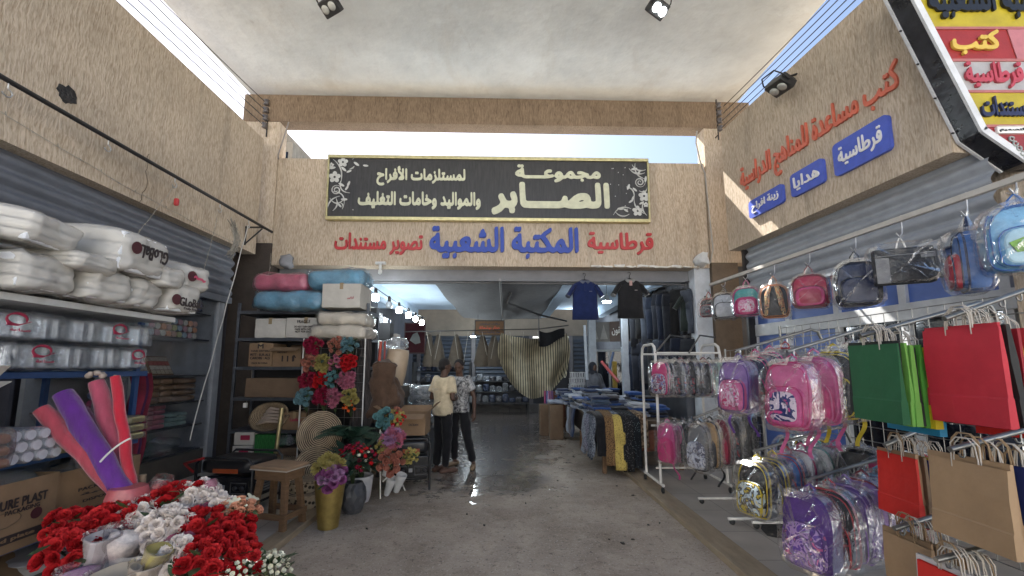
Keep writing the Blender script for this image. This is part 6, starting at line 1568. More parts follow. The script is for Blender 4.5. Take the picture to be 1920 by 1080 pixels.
# upper arms with school bags
h1 = arm(GW1, 3.05, 1.77); h0 = arm(GW1, 3.68, 1.80, -.78); h2 = arm(GW1, 3.48, .98, -.80); h3 = arm(GW1, 2.92, .90, -.78)
def stack(hf, xs_, specs, face=WEST, **kw):
    for i, (x, sp) in enumerate(zip(xs_, specs)):
        lab, b, pk, t, pr, st = sp; p = hf(x)
        school_bag(lab, p, (face[0], face[1]-.08*((i*7)%3-1)), b, pk, t, pr, seed=int(x*100)+i*3, strap=st, tilt=.05*((i*5)%3-1), simple=(i > 2), **kw)
stack(h1, (2.08,2.24,2.39,2.52,2.64), [('pink school bag with a white and navy pocket, foremost on the upper near arm', N_ROSE, N_PINK, N_HOT, printm('pinknavy', [(.5,.05,.2),(.02,.03,.14),(.60,.5,.58),(.02,.03,.14)], 8), N_ROSE), ('second pink school bag with a hot pink pocket on the upper near arm', N_PINK, N_HOT, N_ROSE, None, N_ROSE), ('black school bag with yellow piping behind the pink pair', N_BLK, N_BLK, N_YEL, None, N_YEL), ('charcoal school bag behind the black and yellow one on the upper near arm', N_CHAR, N_BLK, N_GREY, P_DARK, None), ('black school bag hung last on the upper near arm', N_BLK, N_CHAR, N_OLIV, None, None)], face=(-.86,-.5), w=.325, h=.48, d=.16, loop=.06)
stack(h0, (2.04,2.19,2.32,2.46), [('lilac school bag with a pink and white printed pocket, foremost on the upper far arm', N_LIL, N_ROSE, N_PURP, P_PINK, N_PURP), ('dark navy printed school bag behind the lilac one', N_NAVY, P_DARK, N_HOT, P_DARK, N_SKY), ('pink and navy school bag third on the upper far arm', N_NAVY, N_HOT, N_PINK, P_BLUE, None), ('grey school bag last on the upper far arm', N_GREY, N_CHAR, N_RED, None, None)], face=(-.86,-.5), w=.30, h=.46, d=.15, loop=.06)
stack(h2, (2.03,2.15,2.27,2.39,2.51), [('yellow, black and white school bag in the sun on the lower far arm', N_BLK, P_YEL, N_YEL, P_YEL, None), ('pale pink and navy school bag second on the lower far arm', N_NAVY, P_WHT, N_YEL, P_PINK, None), ('blue school bag with red edge third on the lower far arm', N_BLUE, N_BLUE, N_RED, P_BLUE, None), ('pink and white school bag fourth on the lower far arm', N_WHT, N_PINK, N_HOT, P_PINK, None), ('white and blue school bag last on the lower far arm', N_WHT, N_BLUE, N_TEAL, P_WHT, None)], face=(-.9,-.42), w=.28, h=.42, d=.13, loop=.06)
stack(h3, (2.04,2.17,2.28,2.40,2.52,2.62), [('purple school bag with a red emblem, foremost on the lower near arm', N_PURP, P_PURP, N_PURP, None, None), ('black and red school bag second on the lower near arm', N_BLK, P_DARK, N_RED, P_DARK, None), ('purple and grey school bag third on the lower near arm', N_PURP, N_GREY, N_LIL, P_PURP, None), ('violet school bag fourth on the lower near arm', N_LIL, N_PURP, N_WINE, None, None), ('deep blue school bag fifth on the lower near arm', N_BLUE, N_NAVY, N_SKY, None, None), ('wine school bag last on the lower near arm', N_WINE, N_WINE, N_RED, None, None)], face=(-.88,-.47), w=.32, h=.48, d=.13, loop=.06)
dk = [(N_BLK,N_BLK,N_YEL,None,'black and yellow'),(N_NAVY,N_BLUE,N_SKY,P_BLUE,'navy and sky blue'),(N_CHAR,N_GREY,N_RED,P_DARK,'charcoal and red'),(N_HOT,N_PINK,N_WHT,P_PINK,'hot pink and white'),(N_BLK,N_CHAR,N_GREY,P_DARK,'black and grey'),(N_PURP,N_LIL,N_PINK,P_PURP,'purple and pink')]
for i, (b, pk, t, pr, nm) in enumerate(dk):
    school_bag('%s school bag hooked straight on the grid in the upper back row' % nm, (2.62, 2.98+.22*i, 1.74-.02*(i%2)), (-.85,-.5), b, pk, t, pr, .30,.40,.12, 1, seed=90+i, loop=.05, simple=True)
    school_bag('%s school bag hooked straight on the grid in the lower back row' % dk[(i+2)%6][4], (2.64, 2.72+.24*i, 1.06-.03*(i%2)), (-.85,-.5), *dk[(i+2)%6][:4], .30,.40,.12, 1, seed=110+i, loop=.05, simple=True)
# white wheeled garment rack with two tiers of small bags
WR = thing('wheeled_rack', 'white wheeled tube rack with two tiers of wrapped bags beside the fabric table', 'rack', (2.36, 5.72, .055))
for sx, nm in ((-.42,0),(.42,1)):
    MB().tube([(sx,-.27,.10),(sx,-.27,1.72),(sx,-.24,1.82),(sx,-.16,1.86),(sx,.16,1.86),(sx,.24,1.82),(sx,.27,1.72),(sx,.27,.10)], .018, 8).build('end_frame', WHITEM, WR)
    MB().tube([(sx,-.36,.10),(sx,.36,.10)], .018, 8).build('base_bar', WHITEM, WR)
    for y in (-.33,.33):
        c = MB().tube([(sx,y,.10),(sx,y,.045)], .010, 6).build('caster', GREYM, WR)
        MB().lathe([(.007,-.013),(.035,-.011),(.035,.011),(.007,.013)], 16, M=Mx.Translation((sx,y,.037)) @ Mx.Rotation(pi/2,4,'Y')).build('wheel', RUBBER, c)
for y, z in ((-.27,1.74),(.27,1.74),(0,.78)): MB().tube([(-.42,y,z),(.42,y,z)], .013, 8).build('cross_bar', WHITEM, WR)
MB().tube([(-.42,-.12,.26),(.42,-.12,.26)], .013, 8).build('cross_bar', WHITEM, WR)
for i, (x0, y0) in enumerate(((-.42,-.30),(.0,-.34))):
    MB().tube([(x0,y0+.02,1.74),(x0+.35,.1,2.0),(x0+.6,.2,1.98)], .012, 6).build('sloping_arm', GREYM, WR)
GW2 = gridwall('gridwall_stand', 'smaller wire grid stand on white feet behind the lilac school bag', 2.62, 4.35, 5.0, .35, 1.75, 6, 16)
small = [(N_HOT,P_FLOR,N_NAVY,P_FLOR),(N_BLK,N_BLK,N_GREY,P_DARK),(N_CHAR,P_DARK,N_GREY,P_DARK),(N_NAVY,P_BLUE,N_WINE,P_DARK),(N_BLK,P_DARK,N_CHAR,P_DARK),(N_CHAR,N_BLK,N_BLK,P_WHT),(N_BLK,N_CHAR,N_WINE,P_DARK),(N_GREY,N_TAN,N_BLK,None),(N_MINT,N_MINT,N_GREY,None),(N_TAN,N_TAN,N_BLK,None)]
an = ['floral pink','black','charcoal printed','navy printed','black printed','charcoal and white','black and wine','grey and tan','mint','tan']
for i, (b, pk, t, pr) in enumerate(small):
    x = 1.99+.092*i; school_bag('small %s bag on the upper tier of the white wheeled rack' % an[i], V((x, 5.42+.03*(i%2), 1.74)), SW, b, pk, t, pr, .25,.44,.09, 1, seed=40+i, loop=.05, simple=True, group='small bags on the white wheeled rack')
small2 = [(N_PINK,N_HOT,N_ROSE,None),(N_ROSE,N_PINK,N_BLK,None),(N_BLK,N_BLK,N_CHAR,None),(N_BLK,P_DARK,N_GREY,P_DARK),(N_BLUE,N_NAVY,N_SKY,None),(N_NAVY,N_NAVY,N_BLK,None),(N_CHAR,N_GREY,N_BLK,None)]
an = ['pink','rose and black','plain black','black printed','blue','navy','charcoal']
for i, (b, pk, t, pr) in enumerate(small2):
    x = 1.98+.10*i; school_bag('small %s bag on the lower tier of the white wheeled rack' % an[i], V((x, 5.25+.04*(i%2), .98)), SW, b, pk, t, pr, .26,.48,.09, 1, seed=60+i, loop=.05, simple=True, strap=[N_PINK,None,N_BLK,None,None,None,None][i], group='small bags on the white wheeled rack')
h4 = arm(GW2, 4.55, 1.12, -.62, 6)
small3 = [(N_GREY,P_WHT,N_BLK,None),(N_TAN,N_CHAR,N_BLK,None),(N_WINE,P_RED,N_GREY,P_RED),(N_CHAR,P_DARK,N_GREY,P_DARK),(N_BLK,N_BLK,N_GREY,None)]
an = ['grey','tan and charcoal','wine printed','charcoal printed','black']
for i, (b, pk, t, pr) in enumerate(small3):
    school_bag('small %s bag on the arm of the smaller grid stand' % an[i], h4(2.05+.12*i), (-.9,-.43), b, pk, t, pr, .26,.48,.10, 1, seed=80+i, loop=.05, simple=True, strap=[None,N_BLK,None,N_BLK,None][i], group='small bags on the grid stand')

# ---------------------------------------------------------------- paper bags
def papm(n, c): return mat('paper_'+n, c, rough=.62, var=.12, scale=5, bump=.35, bscale=7, spec=.35)
PB = {'green':(.018,.10,.04),'black':(.016,.016,.016),'lime':(.15,.36,.07),'leaf':(.06,.22,.03),'yellow':(.50,.38,.012),'blue':(.02,.20,.36),'red':(.45,.025,.04),'scarlet':(.56,.025,.018),'kraft':(.33,.215,.12),'brown':(.17,.11,.065),'navy':(.014,.02,.09),'cream':(.55,.52,.36),'white':(.55,.52,.5),'lilac':(.42,.34,.40),'darkred':(.25,.012,.02),'royal':(.012,.025,.16)}
PB = {k: papm(k, v) for k, v in PB.items()}
CORDW = mat('paper_cord_white', (.46,.41,.35), rough=.8, var=.15, scale=30); CORDK = mat('paper_cord_kraft', (.26,.17,.09), rough=.8, var=.15, scale=30)
def paper_bag(label, p, col, w, h, cord, group, seed, detail=True, tilt=0):
    r = random.Random(seed); root = thing('paper_bag', label, 'paper bag', p, group=group, rot=(r.uniform(-.03,.03)+tilt, r.uniform(-.02,.02), -pi/2+r.uniform(-.05,.05)))
    t = .011; q = r.uniform(-.006,.006)
    vs = []
    for (z, yy) in ((-h, t*1.7), (-h*.72, t*1.5), (-h*.70, t*1.15), (-h*.35, t*.9+q), (0, t*.55)):
        for x in (-w/2, -w*.17, w*.17, w/2): vs.append((x, -yy+.004*sin(9*x+seed+z*7), z))
        for x in (w/2, w*.17, -w*.17, -w/2): vs.append((x, yy, z))
    fs = [(i*8+j, i*8+(j+1) % 8, (i+1)*8+(j+1) % 8, (i+1)*8+j) for i in range(4) for j in range(8)]
    MB().add(vs, fs, False).add(vs[:8], [tuple(reversed(range(8)))]).build('body', PB[col], root)
    hw = w*.17; hh = r.uniform(.098,.110)
    for y, nm in ((-t*.5, 'handle'), (t*.5, 'handle')):
        if not detail and y > 0: continue
        a = r.uniform(-.007,.007)
        MB().tube([(-hw,y,-.03),(-hw,y,.015),(-hw*.9+a,y,hh*.7),(-hw*.45+a,y,hh*.97),(hw*.45+a,y,hh*.97),(hw*.9+a,y,hh*.7),(hw,y,.015),(hw,y,-.03)], .0027, 6).build(nm, cord, root)
    return root
CN = {'leaf':'leaf green','lime':'lime green','darkred':'dark red','royal':'royal blue','blue':'turquoise blue'}
STK = [ # name, x0, dx, y centre, z top, w, h, colours, cord
 ('upper far', 2.05, .027, 2.35, 1.73, .31, .42, ['green','black','lime','lime','black','leaf','yellow','blue','blue'], CORDW, 'green'),
 ('upper near', 2.20, .030, 2.03, 1.79, .33, .455, ['red','red','black','darkred','yellow','red','red','red','scarlet'], CORDW, 'big red'),
 ('middle far', 2.27, .026, 2.52, 1.10, .26, .345, ['scarlet','kraft','brown','royal','royal','yellow','black','navy','red','darkred'], CORDW, 'bright red'),
 ('middle near', 1.97, .030, 1.86, 1.20, .32, .335, ['kraft','kraft','navy','cream','brown','navy','yellow','lilac','white','cream','darkred'], CORDK, 'wide tan'),
 ('lowest far', 2.08, .022, 2.30, .715, .26, .36, ['kraft','kraft','brown','kraft','brown','kraft','kraft','brown','kraft'], CORDK, 'plain tan'),
 ('lowest near', 1.92, .022, 1.93, .72, .28, .36, ['scarlet','white','kraft','white','kraft','white','cream','white'], CORDW, 'scarlet')]
ORD = ['first','second','third','fourth','fifth','sixth','seventh','eighth','ninth','tenth','eleventh']
for si, (nm, x0, dx, yc, zt, w, h, cols, cord, lead) in enumerate(STK):
    a = arm(GW1, yc, zt+.10, x0-.05-2.80, 6)
    for i, c in enumerate(cols):
        cn = CN.get(c, c); lab = ('%s paper bag, foremost of the %s stack of paper bags' % (lead, nm)) if i == 0 else '%s paper bag, %s behind the %s one in the %s stack' % (cn, ORD[i-1], lead, nm)
        ww = w*(1 if i < 2 else [1,.94,1.04,.97][i % 4])
        paper_bag(lab, (x0+dx*i, yc+.012*((i*5) % 3-1), zt-.006*i+.008*((i*3) % 4)), c, ww, h*(1 if i == 0 else [1,.97,1.03][i % 3]), cord if (i+si) % 3 else (CORDK if cord is CORDW and si > 1 else CORDW), 'paper bags in the %s stack' % nm, si*20+i, True)
# notice on the glass
NT = thing('paper_notice', 'white printed notice taped to the shop glass behind the red paper bags', 'notice'); NT.matrix_world = RWM @ Mx.Translation((2.92,.345,2.02))
MB().box((-.17,-.004,-.13),(.17,0,.13)).build('sheet', WHITEV, NT)
mb = MB().box((-.16,-.006,-.12),(.16,-.0045,-.115)).box((-.16,-.006,.115),(.16,-.0045,.12)).build('border', paint('notice_blue', (.03,.08,.2)), NT)
for k, (t, z, wd, hh) in enumerate((('اعلان هام', .07, .16, .05), ('للطلاب', .0, .10, .03), ('المكتبة', -.05, .18, .05), ('للاستعلام', -.095, .1, .025))): put_letters('print', t, wd, hh, .001, INK, NT, (.0,-.0045,z), nib=(1.6,1,.4))
# ================================================================ people
SKIN = mat('skin_dark', (.085,.045,.03), rough=.5, var=.12, scale=12, spec=.35); HAIR = mat('hair_black', (.012,.010,.010), rough=.85, var=.3, scale=60, bump=.6, bscale=120)
def ell(mb, c, r, n=14, m=10, M=None):
    return mb.lathe([(max(1e-4, sin(pi*i/m)), -cos(pi*i/m)) for i in range(m+1)], n, M=(M or Mx.Identity(4)) @ Mx.Translation(V(c)) @ Mx.Diagonal((r[0], r[1], r[2], 1)))
def limb(mb, pts, rad, n=14):
    mb.tube(pts, rad, n)
    for p, r in zip(pts, rad): ell(mb, p, (r,r,r), 12, 8)
    return mb
def hand(mb, w, d, up, side):
    """palm, four fingers and a thumb at wrist w, pointing along d; up = back of the hand"""
    d = V(d).normalized(); up = V(up).normalized(); s = d.cross(up).normalized()*side; w = V(w)
    limb(mb, [w, w+d*.05, w+d*.085], [.026,.032,.030], 10)
    for k, L_ in enumerate((.066,.076,.070,.054)):
        b = w+d*.085+s*(.030-.020*k); mid = b+d*L_*.55-up*.008; limb(mb, [b, mid, mid+d*L_*.4-up*.026], [.0095,.009,.0075], 7)
    b = w+d*.03+s*.032; limb(mb, [b, b+d*.03+s*.024, b+d*.062+s*.026-up*.012], [.012,.011,.008], 7)
def person(label, loc, rz, J, shirt_m, trouser_m, shoe_m, hair_full=1, sleeve=.55):
    root = thing('person', label, 'person', loc, rz)
    def torso(mb, g=0, z0=.90, z1=1.46, loose=0):
        prof = [(z0,.160,.112),(1.0,.158,.110),(1.10,.150,.102),(1.22,.168,.112),(1.32,.182,.116),(1.40,.172,.098),(1.45,.105,.072)]
        if z0 > .86: prof[0] = (z0,.165+loose,.12+loose)
        vs = []; n = 20
        for z, a, b in prof:
            for j in range(n):
                t = 2*pi*j/n; vs.append((J['lean'][0]*(z-.9)+(a+g)*cos(t), J['lean'][1]*(z-.9)+(b+g)*sin(t), z))
        m = len(prof); mb.add(vs, [(i*n+j, i*n+(j+1)%n, (i+1)*n+(j+1)%n, (i+1)*n+j) for i in range(m-1) for j in range(n)]+[tuple(reversed(range(n))), tuple(range((m-1)*n, m*n))], True)
    lx_, ly_ = J['lean']; off = V((lx_*.5, ly_*.5, 0)); b = MB(); torso(b)
    hc = V((lx_*.72, ly_*.72, 1.62))+V(J.get('head', (0,0,0)))
    limb(b, [off+V((0,.012,1.40)), off+V((0,.0,1.49)), hc+V((0,.01,-.04))], [.075,.058,.056])
    HM = Mx.Translation(hc) @ Mx.Rotation(J.get('turn', 0), 4, 'Z') @ Mx.Rotation(J.get('nod', 0), 4, 'X')
    ell(b, (0,.012,.03), (.076,.094,.098), 18, 12, HM); ell(b, (0,-.018,-.045), (.058,.070,.072), 16, 10, HM)
    ell(b, (0,-.092,-.012), (.016,.022,.022), 10, 8, HM); ell(b, (0,-.080,.02), (.011,.014,.03), 10, 8, HM); ell(b, (0,-.076,-.052), (.026,.016,.009), 10, 8, HM); ell(b, (0,-.072,-.066), (.022,.016,.009), 10, 8, HM)
    ell(b, (0,-.066,.036), (.054,.024,.012), 12, 8, HM)
    for s in (-1,1): ell(b, (s*.077,.012,-.008), (.012,.022,.032), 10, 8, HM)
    for side in ('L','R'):
        s = 1 if side == 'L' else -1; sh = off*1.0+V((s*.175, 0, 1.405)); e, w = V(J['el'+side]), V(J['wr'+side])
        limb(b, [sh, (sh+e)/2, e, (e+w)/2, w], [.052,.047,.038,.036,.025]); hand(b, w, J.get('hd'+side, (w-e)), J.get('hu'+side, (0,-1,0)), s if J.get('flip'+side) is None else -s)
        hp, kn, an = V((s*.085,0,.90)), V(J['kn'+side]), V(J['an'+side]); limb(b, [hp, (hp+kn)/2, kn, (kn+an)/2, an], [.088,.074,.053,.050,.034])
        f = V(J['ft'+side]).normalized(); limb(b, [an-f*.03-V((0,0,.035)), an+f*.07-V((0,0,.05)), an+f*.15-V((0,0,.062))], [.034,.034,.022])
    body = remesh(b.build('body', SKIN, root), .009, 2)
    sh_ = MB(); torso(sh_, .024, .86, 1.46, .030)
    for side in ('L','R'):
        s = 1 if side == 'L' else -1; sh = off+V((s*.165, 0, 1.405)); e = V(J['el'+side]); q = sh.lerp(e, sleeve); limb(sh_, [sh, sh.lerp(e, sleeve*.5), sh.lerp(e, sleeve*.8)], [.076,.076,.076]); sh_.tube([sh.lerp(e, sleeve*.8), q.lerp(e, .25)], [.078,.082], 14)
    ms = random.Random(3)
    shirt = remesh(sh_.build('shirt', shirt_m, root), .013, 3)
    for v in shirt.data.vertices:
        nv = NZ.noise_vector(V((v.co.x*7, v.co.y*7, v.co.z*5)))*.016; v.co += nv
    t = MB(); ell(t, (0,0,.90), (.162,.112,.085))
    for side in ('L','R'):
        s = 1 if side == 'L' else -1; hp, kn, an = V((s*.085,0,.90)), V(J['kn'+side]), V(J['an'+side]); limb(t, [hp, (hp+kn)/2, kn, (kn+an)/2, kn.lerp(an,.86)], [.090,.088,.075,.068,.062])
    tr = remesh(t.build('trousers', trouser_m, root), .013, 2)
    for v in tr.data.vertices: v.co += NZ.noise_vector(V((v.co.x*6, v.co.y*6, v.co.z*9)))*.012
    for side in ('L','R'):
        an = V(J['an'+side]); f = V(J['ft'+side]).normalized(); m_ = MB(); limb(m_, [an-f*.06+V((0,0,-.055)), an+f*.05+V((0,0,-.058)), an+f*.16+V((0,0,-.062)), an+f*.20+V((0,0,-.066))], [.038,.044,.042,.026])
        o = remesh(m_.build('shoe', shoe_m, root), .009, 1)
        for v in o.data.vertices: v.co.z = max(v.co.z, .003)
    h = MB(); ell(h, (0,.026,.050), (.084,.094,.090), 18, 12, HM)
    ell(h, (0,.055,-.005), (.074,.060,.075), 16, 10, HM)
    o = remesh(h.build('hair', HAIR, root), .009, 1)
    for s in (-1,1): MB().lathe([(0,-.007),(.006,-.004),(.007,0),(.006,.004),(0,.007)], 10, M=HM @ Mx.Translation((s*.030,-.078,.016))).build('eye', mat('eye_dark', (.03,.02,.02), rough=.15), root)
    return root
CREAMT = cloth('cream_tshirt', (.56,.47,.32), .4)
CAMO = printm('camo', [(.045,.045,.05),(.20,.20,.205),(.36,.36,.36),(.09,.09,.095)], 13)
J1 = dict(lean=(0,-.03), turn=-.35, nod=.12, head=(0,-.02,0), elL=(.235,.03,1.13), wrL=(.10,-.20,1.08), hdL=(-.5,-.6,.1), elR=(-.24,.02,1.13), wrR=(-.08,-.21,1.10), hdR=(.5,-.6,.1), knL=(.095,-.02,.48), anL=(.10,.02,.085), ftL=(.25,-1,0), knR=(-.10,-.015,.48), anR=(-.11,.03,.085), ftR=(-.3,-1,0))
person('man in a cream T-shirt and black trousers seen from behind', PZ(828, 884, 0), atan2(.62, -.78), J1, CREAMT, cloth('black_trousers', (.012,.012,.014)), mat('sandal_brown', (.10,.05,.035), rough=.6), sleeve=.62)
sh1 = [o for o in bpy.data.objects if o.name == 'shirt'][0]
put_letters('print', 'SPORT', .16, .035, .002, mat('pale_print', (.62,.55,.42)), sh1.parent, (0,.163,1.27), pi, nib=(1.5,1,0))
J2 = dict(lean=(.0,-.01), turn=.25, nod=.25, head=(0,-.02,-.01), elL=(.27,.03,1.12), wrL=(.31,-.03,.88), hdL=(.1,-.15,-1), huL=(1,-.3,0), elR=(-.26,-.02,1.14), wrR=(-.06,-.22,1.12), hdR=(.7,-.5,.1), knL=(.20,-.06,.48), anL=(.30,-.03,.085), ftL=(.45,-1,0), knR=(-.07,-.03,.48), anR=(-.07,.0,.085), ftR=(-.2,-1,0))
person('man in a grey patterned T-shirt and black trousers facing the other man', PZ(862, 874, 0) + V((-.03,.05,0)), atan2(-.42, .91), J2, CAMO, cloth('black_trousers', (.012,.012,.014)), mat('tan_shoe', (.22,.15,.09), rough=.6), sleeve=.55)
# hooded person sitting deep at the stall
HP_ = thing('person', 'person in a dark hood sitting behind the stalls deep on the right', 'person', (P(1113,700,10.2).x, 10.2, .98), .5)
b = MB(); ell(b, (0,0,.62), (.075,.09,.11)); limb(b, [V((0,0,.05)),V((0,0,.3)),V((0,0,.5))], [.15,.14,.07]); limb(b, [V((.16,0,.42)),V((.22,-.05,.2)),V((.1,-.25,.12))], [.05,.042,.03]); limb(b, [V((-.16,0,.42)),V((-.22,-.05,.2)),V((-.1,-.25,.12))], [.05,.042,.03])
hand(b, (.1,-.25,.12), (-.3,-1,0), (0,0,1), 1); hand(b, (-.1,-.25,.12), (.3,-1,0), (0,0,1), -1)
limb(b, [V((.09,0,.05)),V((.1,-.4,.08)),V((.1,-.42,-.36))], [.09,.06,.04]); limb(b, [V((-.09,0,.05)),V((-.1,-.4,.08)),V((-.1,-.42,-.36))], [.09,.06,.04])
remesh(b.build('body', SKIN, HP_), .014, 2)
b = MB(); limb(b, [V((0,0,.02)),V((0,0,.3)),V((0,0,.44))], [.19,.18,.12]); limb(b, [V((.16,0,.42)),V((.22,-.05,.2)),V((.14,-.2,.13))], [.075,.065,.05]); limb(b, [V((-.16,0,.42)),V((-.22,-.05,.2)),V((-.14,-.2,.13))], [.075,.065,.05]); remesh(b.build('coat', cloth('grey_coat', (.09,.095,.11)), HP_), .016, 2)
b = MB(); ell(b, (0,.03,.64), (.105,.105,.135)); limb(b, [V((0,.02,.46)),V((0,.03,.55))], [.13,.10]); remesh(b.build('hood', cloth('hood_dark', (.02,.022,.03)), HP_), .014, 2)
MB().bbox((-.25,-.2,-.98),(.25,.25,-.03), .02).build('stool_box', KRAFTD, None, label='carton used as a seat by the hooded person', category='box').location = HP_.location

# ================================================================ polo shirts and trousers
def flat_loft(mb, rows, n=16, M=None, smooth=True):
    """rows: (centre, half-width, half-depth) stacked flattened rings"""
    vs = []
    for c, a, b in rows:
        for j in range(n):
            t = 2*pi*j/n; vs.append(V((c[0]+a*cos(t), c[1]+b*sin(t)+.008*sin(5*c[2]*3+4*cos(t)), c[2])))
    if M: vs = [M @ v for v in vs]
    m = len(rows); return mb.add(vs, [(i*n+j, i*n+(j+1)%n, (i+1)*n+(j+1)%n, (i+1)*n+j) for i in range(m-1) for j in range(n)]+[tuple(reversed(range(n))), tuple(range((m-1)*n, m*n))], smooth)
def polo(label, top, m, trim, rz=0, tagged=False):
    root = thing('polo_shirt', label, 'shirt', top, rz, 'polo shirts on the entrance rail'); mb = MB()
    flat_loft(mb, [((0,0,-.80),.245,.05),((0,.01,-.6),.235,.055),((0,0,-.4),.225,.06),((0,0,-.25),.235,.06),((0,0,-.16),.225,.055),((0,0,-.11),.17,.05),((0,0,-.07),.07,.04)])
    mb.build('body', m, root)
    for s in (-1,1):
        mb = MB(); a, b = V((s*.19,0,-.17)), V((s*.315,-.01,-.37)); d = b-a; pts = [a+d*i/4 for i in range(5)]
        mb.tube(pts, [.085,.092,.09,.09,.092], 14, flat=.5); mb.build('sleeve', m, root)
        MB().tube([b-d*.03, b+d*.03], [.094,.094], 14, flat=.52).build('cuff', trim, root)
    MB().tube([(.07*cos(t),.045*sin(t)-.0,-.075+.02*sin(t)) for t in [2*pi*i/12 for i in range(13)]], .016, 7).add([(-.07,-.05,-.07),(0,-.062,-.10),(-.045,-.066,-.145),(-.10,-.05,-.10)], [(0,1,2,3)]).add([(.07,-.05,-.07),(0,-.062,-.10),(.045,-.066,-.145),(.10,-.05,-.10)], [(3,2,1,0)]).build('collar', trim, root)
    MB().box((-.015,-.068,-.27),(.015,-.058,-.12)).build('placket', m, root)
    MB().box((.07,-.068,-.29),(.12,-.060,-.277)).build('chest_mark', trim, root)
    MB().tube([(-.17,0,-.12),(0,0,-.05),(.17,0,-.12)], .009, 6).tube([(0,0,-.05),(0,0,.0),(.02,0,.03),(.015,0,.06),(-.01,0,.07),(-.03,0,.05)], .006, 6).build('hanger', BLACKM, root)
    if tagged: MB().box((-.025,-.075,-.20),(.025,-.072,-.11)).build('price_tag', mat('price_pink', (.45,.28,.25)), root)
    return root
polo('dark blue polo shirt hanging from the rail over the entrance', P(1096,519,7.55), cloth('polo_navy', (.012,.022,.085)), mat('navy_trim', (.08,.09,.13)))
polo('charcoal polo shirt with a grey collar hanging from the rail over the entrance', P(1180,517,7.58), cloth('polo_char', (.018,.018,.02)), mat('grey_trim', (.25,.25,.24)), 0, True)
DEN = [cloth('denim_%d' % i, c) for i, c in enumerate(((.012,.014,.022),(.012,.018,.035),(.055,.065,.085),(.012,.012,.013),(.018,.02,.026),(.010,.014,.028)))]
def trousers(label, top, m, rz, L_=1.0):
    root = thing('trousers', label, 'trousers', top, rz, 'trousers hanging inside the entrance'); mb = MB()
    flat_loft(mb, [((0,0,-.30),.19,.045),((0,0,-.2),.195,.05),((0,0,-.08),.18,.045),((0,0,-.04),.17,.035)])
    mb.build('waist', m, root)
    for s in (-1,1):
        mb = MB(); flat_loft(mb, [((s*.105,0,-L_),.075,.03),((s*.10,.01,-L_*.75),.078,.036),((s*.10,0,-L_*.5),.085,.042),((s*.098,0,-.28),.096,.046)], 12); mb.build('leg', m, root)
    MB().tube([(-.15,0,-.03),(0,0,.0),(.15,0,-.03)], .007, 5).tube([(0,0,0),(0,0,.04),(.02,0,.07),(0,0,.09)], .005, 5).build('hanger', BLACKM, root)
    return root
r = random.Random(2); CN2 = ['black','dark navy','faded grey','jet black','charcoal','deep navy']
for row in range(2):
    for i in range(11):
        s = i/10; k = (i*5+row*2) % 6; p = V((2.62+.72*s, 8.9-1.2*s, 3.12-.92*row-.03*(i%3)))
        trousers('%s trousers, %s from the left in the %s hanging row' % (CN2[k], ORD[i], 'upper' if row == 0 else 'lower'), p, DEN[k], -.75+r.uniform(-.55,.55), r.uniform(.85,1.08))
for row in range(2): tag(MB().tube([(2.55,9.02,3.20-.92*row),(3.4,7.62,3.20-.92*row)], .014, 6).build('clothes_rail', BLACKM), ['upper','lower'][row]+' dark rail holding the hanging trousers', 'rail')
root = polo('dark green T-shirt hanging at the right end of the trousers', P(1300,540,7.62)+V((-.02,0,0)), cloth('tee_green', (.022,.03,.026)), cloth('tee_green', (.022,.03,.026)), -.5); root.name = 'hanging_shirt'
# ================================================================ fabric tables
TBL = thing('market_table', 'long low timber table of folded clothes along the right of the passage', 'table', (2.0, 8.6, 0))
MB().bbox((-.55,-2.05,.74),(.75,2.3,.79)).build('tabletop', mat('old_timber', (.10,.07,.045), rough=.8, bump=.3), TBL)
MB().box((-.50,-1.99,.35),(.72,2.2,.739)).build('skirt_board', mat('table_board', (.05,.035,.028), rough=.8), TBL)
for x in (-.5,.68):
    for y in (-1.98,0,2.2): MB().bbox((x-.03,y-.03,0),(x+.03,y+.03,.352)).build('leg', WOOD, TBL)
CL = [cloth('fold_%d' % i, c, .5) for i, c in enumerate(((.02,.03,.07),(.035,.05,.10),(.25,.28,.34),(.015,.016,.02),(.06,.09,.14),(.40,.42,.46),(.03,.08,.25),(.10,.10,.11)))]
CLN = ['navy','dusk blue','light grey','black','steel blue','pale','bright blue','grey']; r = random.Random(9)
for iy in range(8):
    for ix in range(4):
        n = r.choice((4,5,7,8))+iy//3; z = .79
        for k in range(n):
            c_ = r.randrange(8); h = r.uniform(.03,.055); w_, d_ = .145, .24
            o = MB().soft((-w_,-d_,0),(w_,d_,h), .02, 6, .012, 9, iy*40+ix*9+k).build('folded_garment', CL[c_])
            o.location = (1.60-.03*iy+.31*ix+r.uniform(-.03,.03), 7.25+.47*iy+r.uniform(-.04,.04), z); o.rotation_euler = (0, 0, r.uniform(-.15,.15)); z += h*.93
            tag(o, '%s folded garment in a pile on the long table' % CLN[c_], 'garment', '%s folded garments on the long table' % CLN[c_])
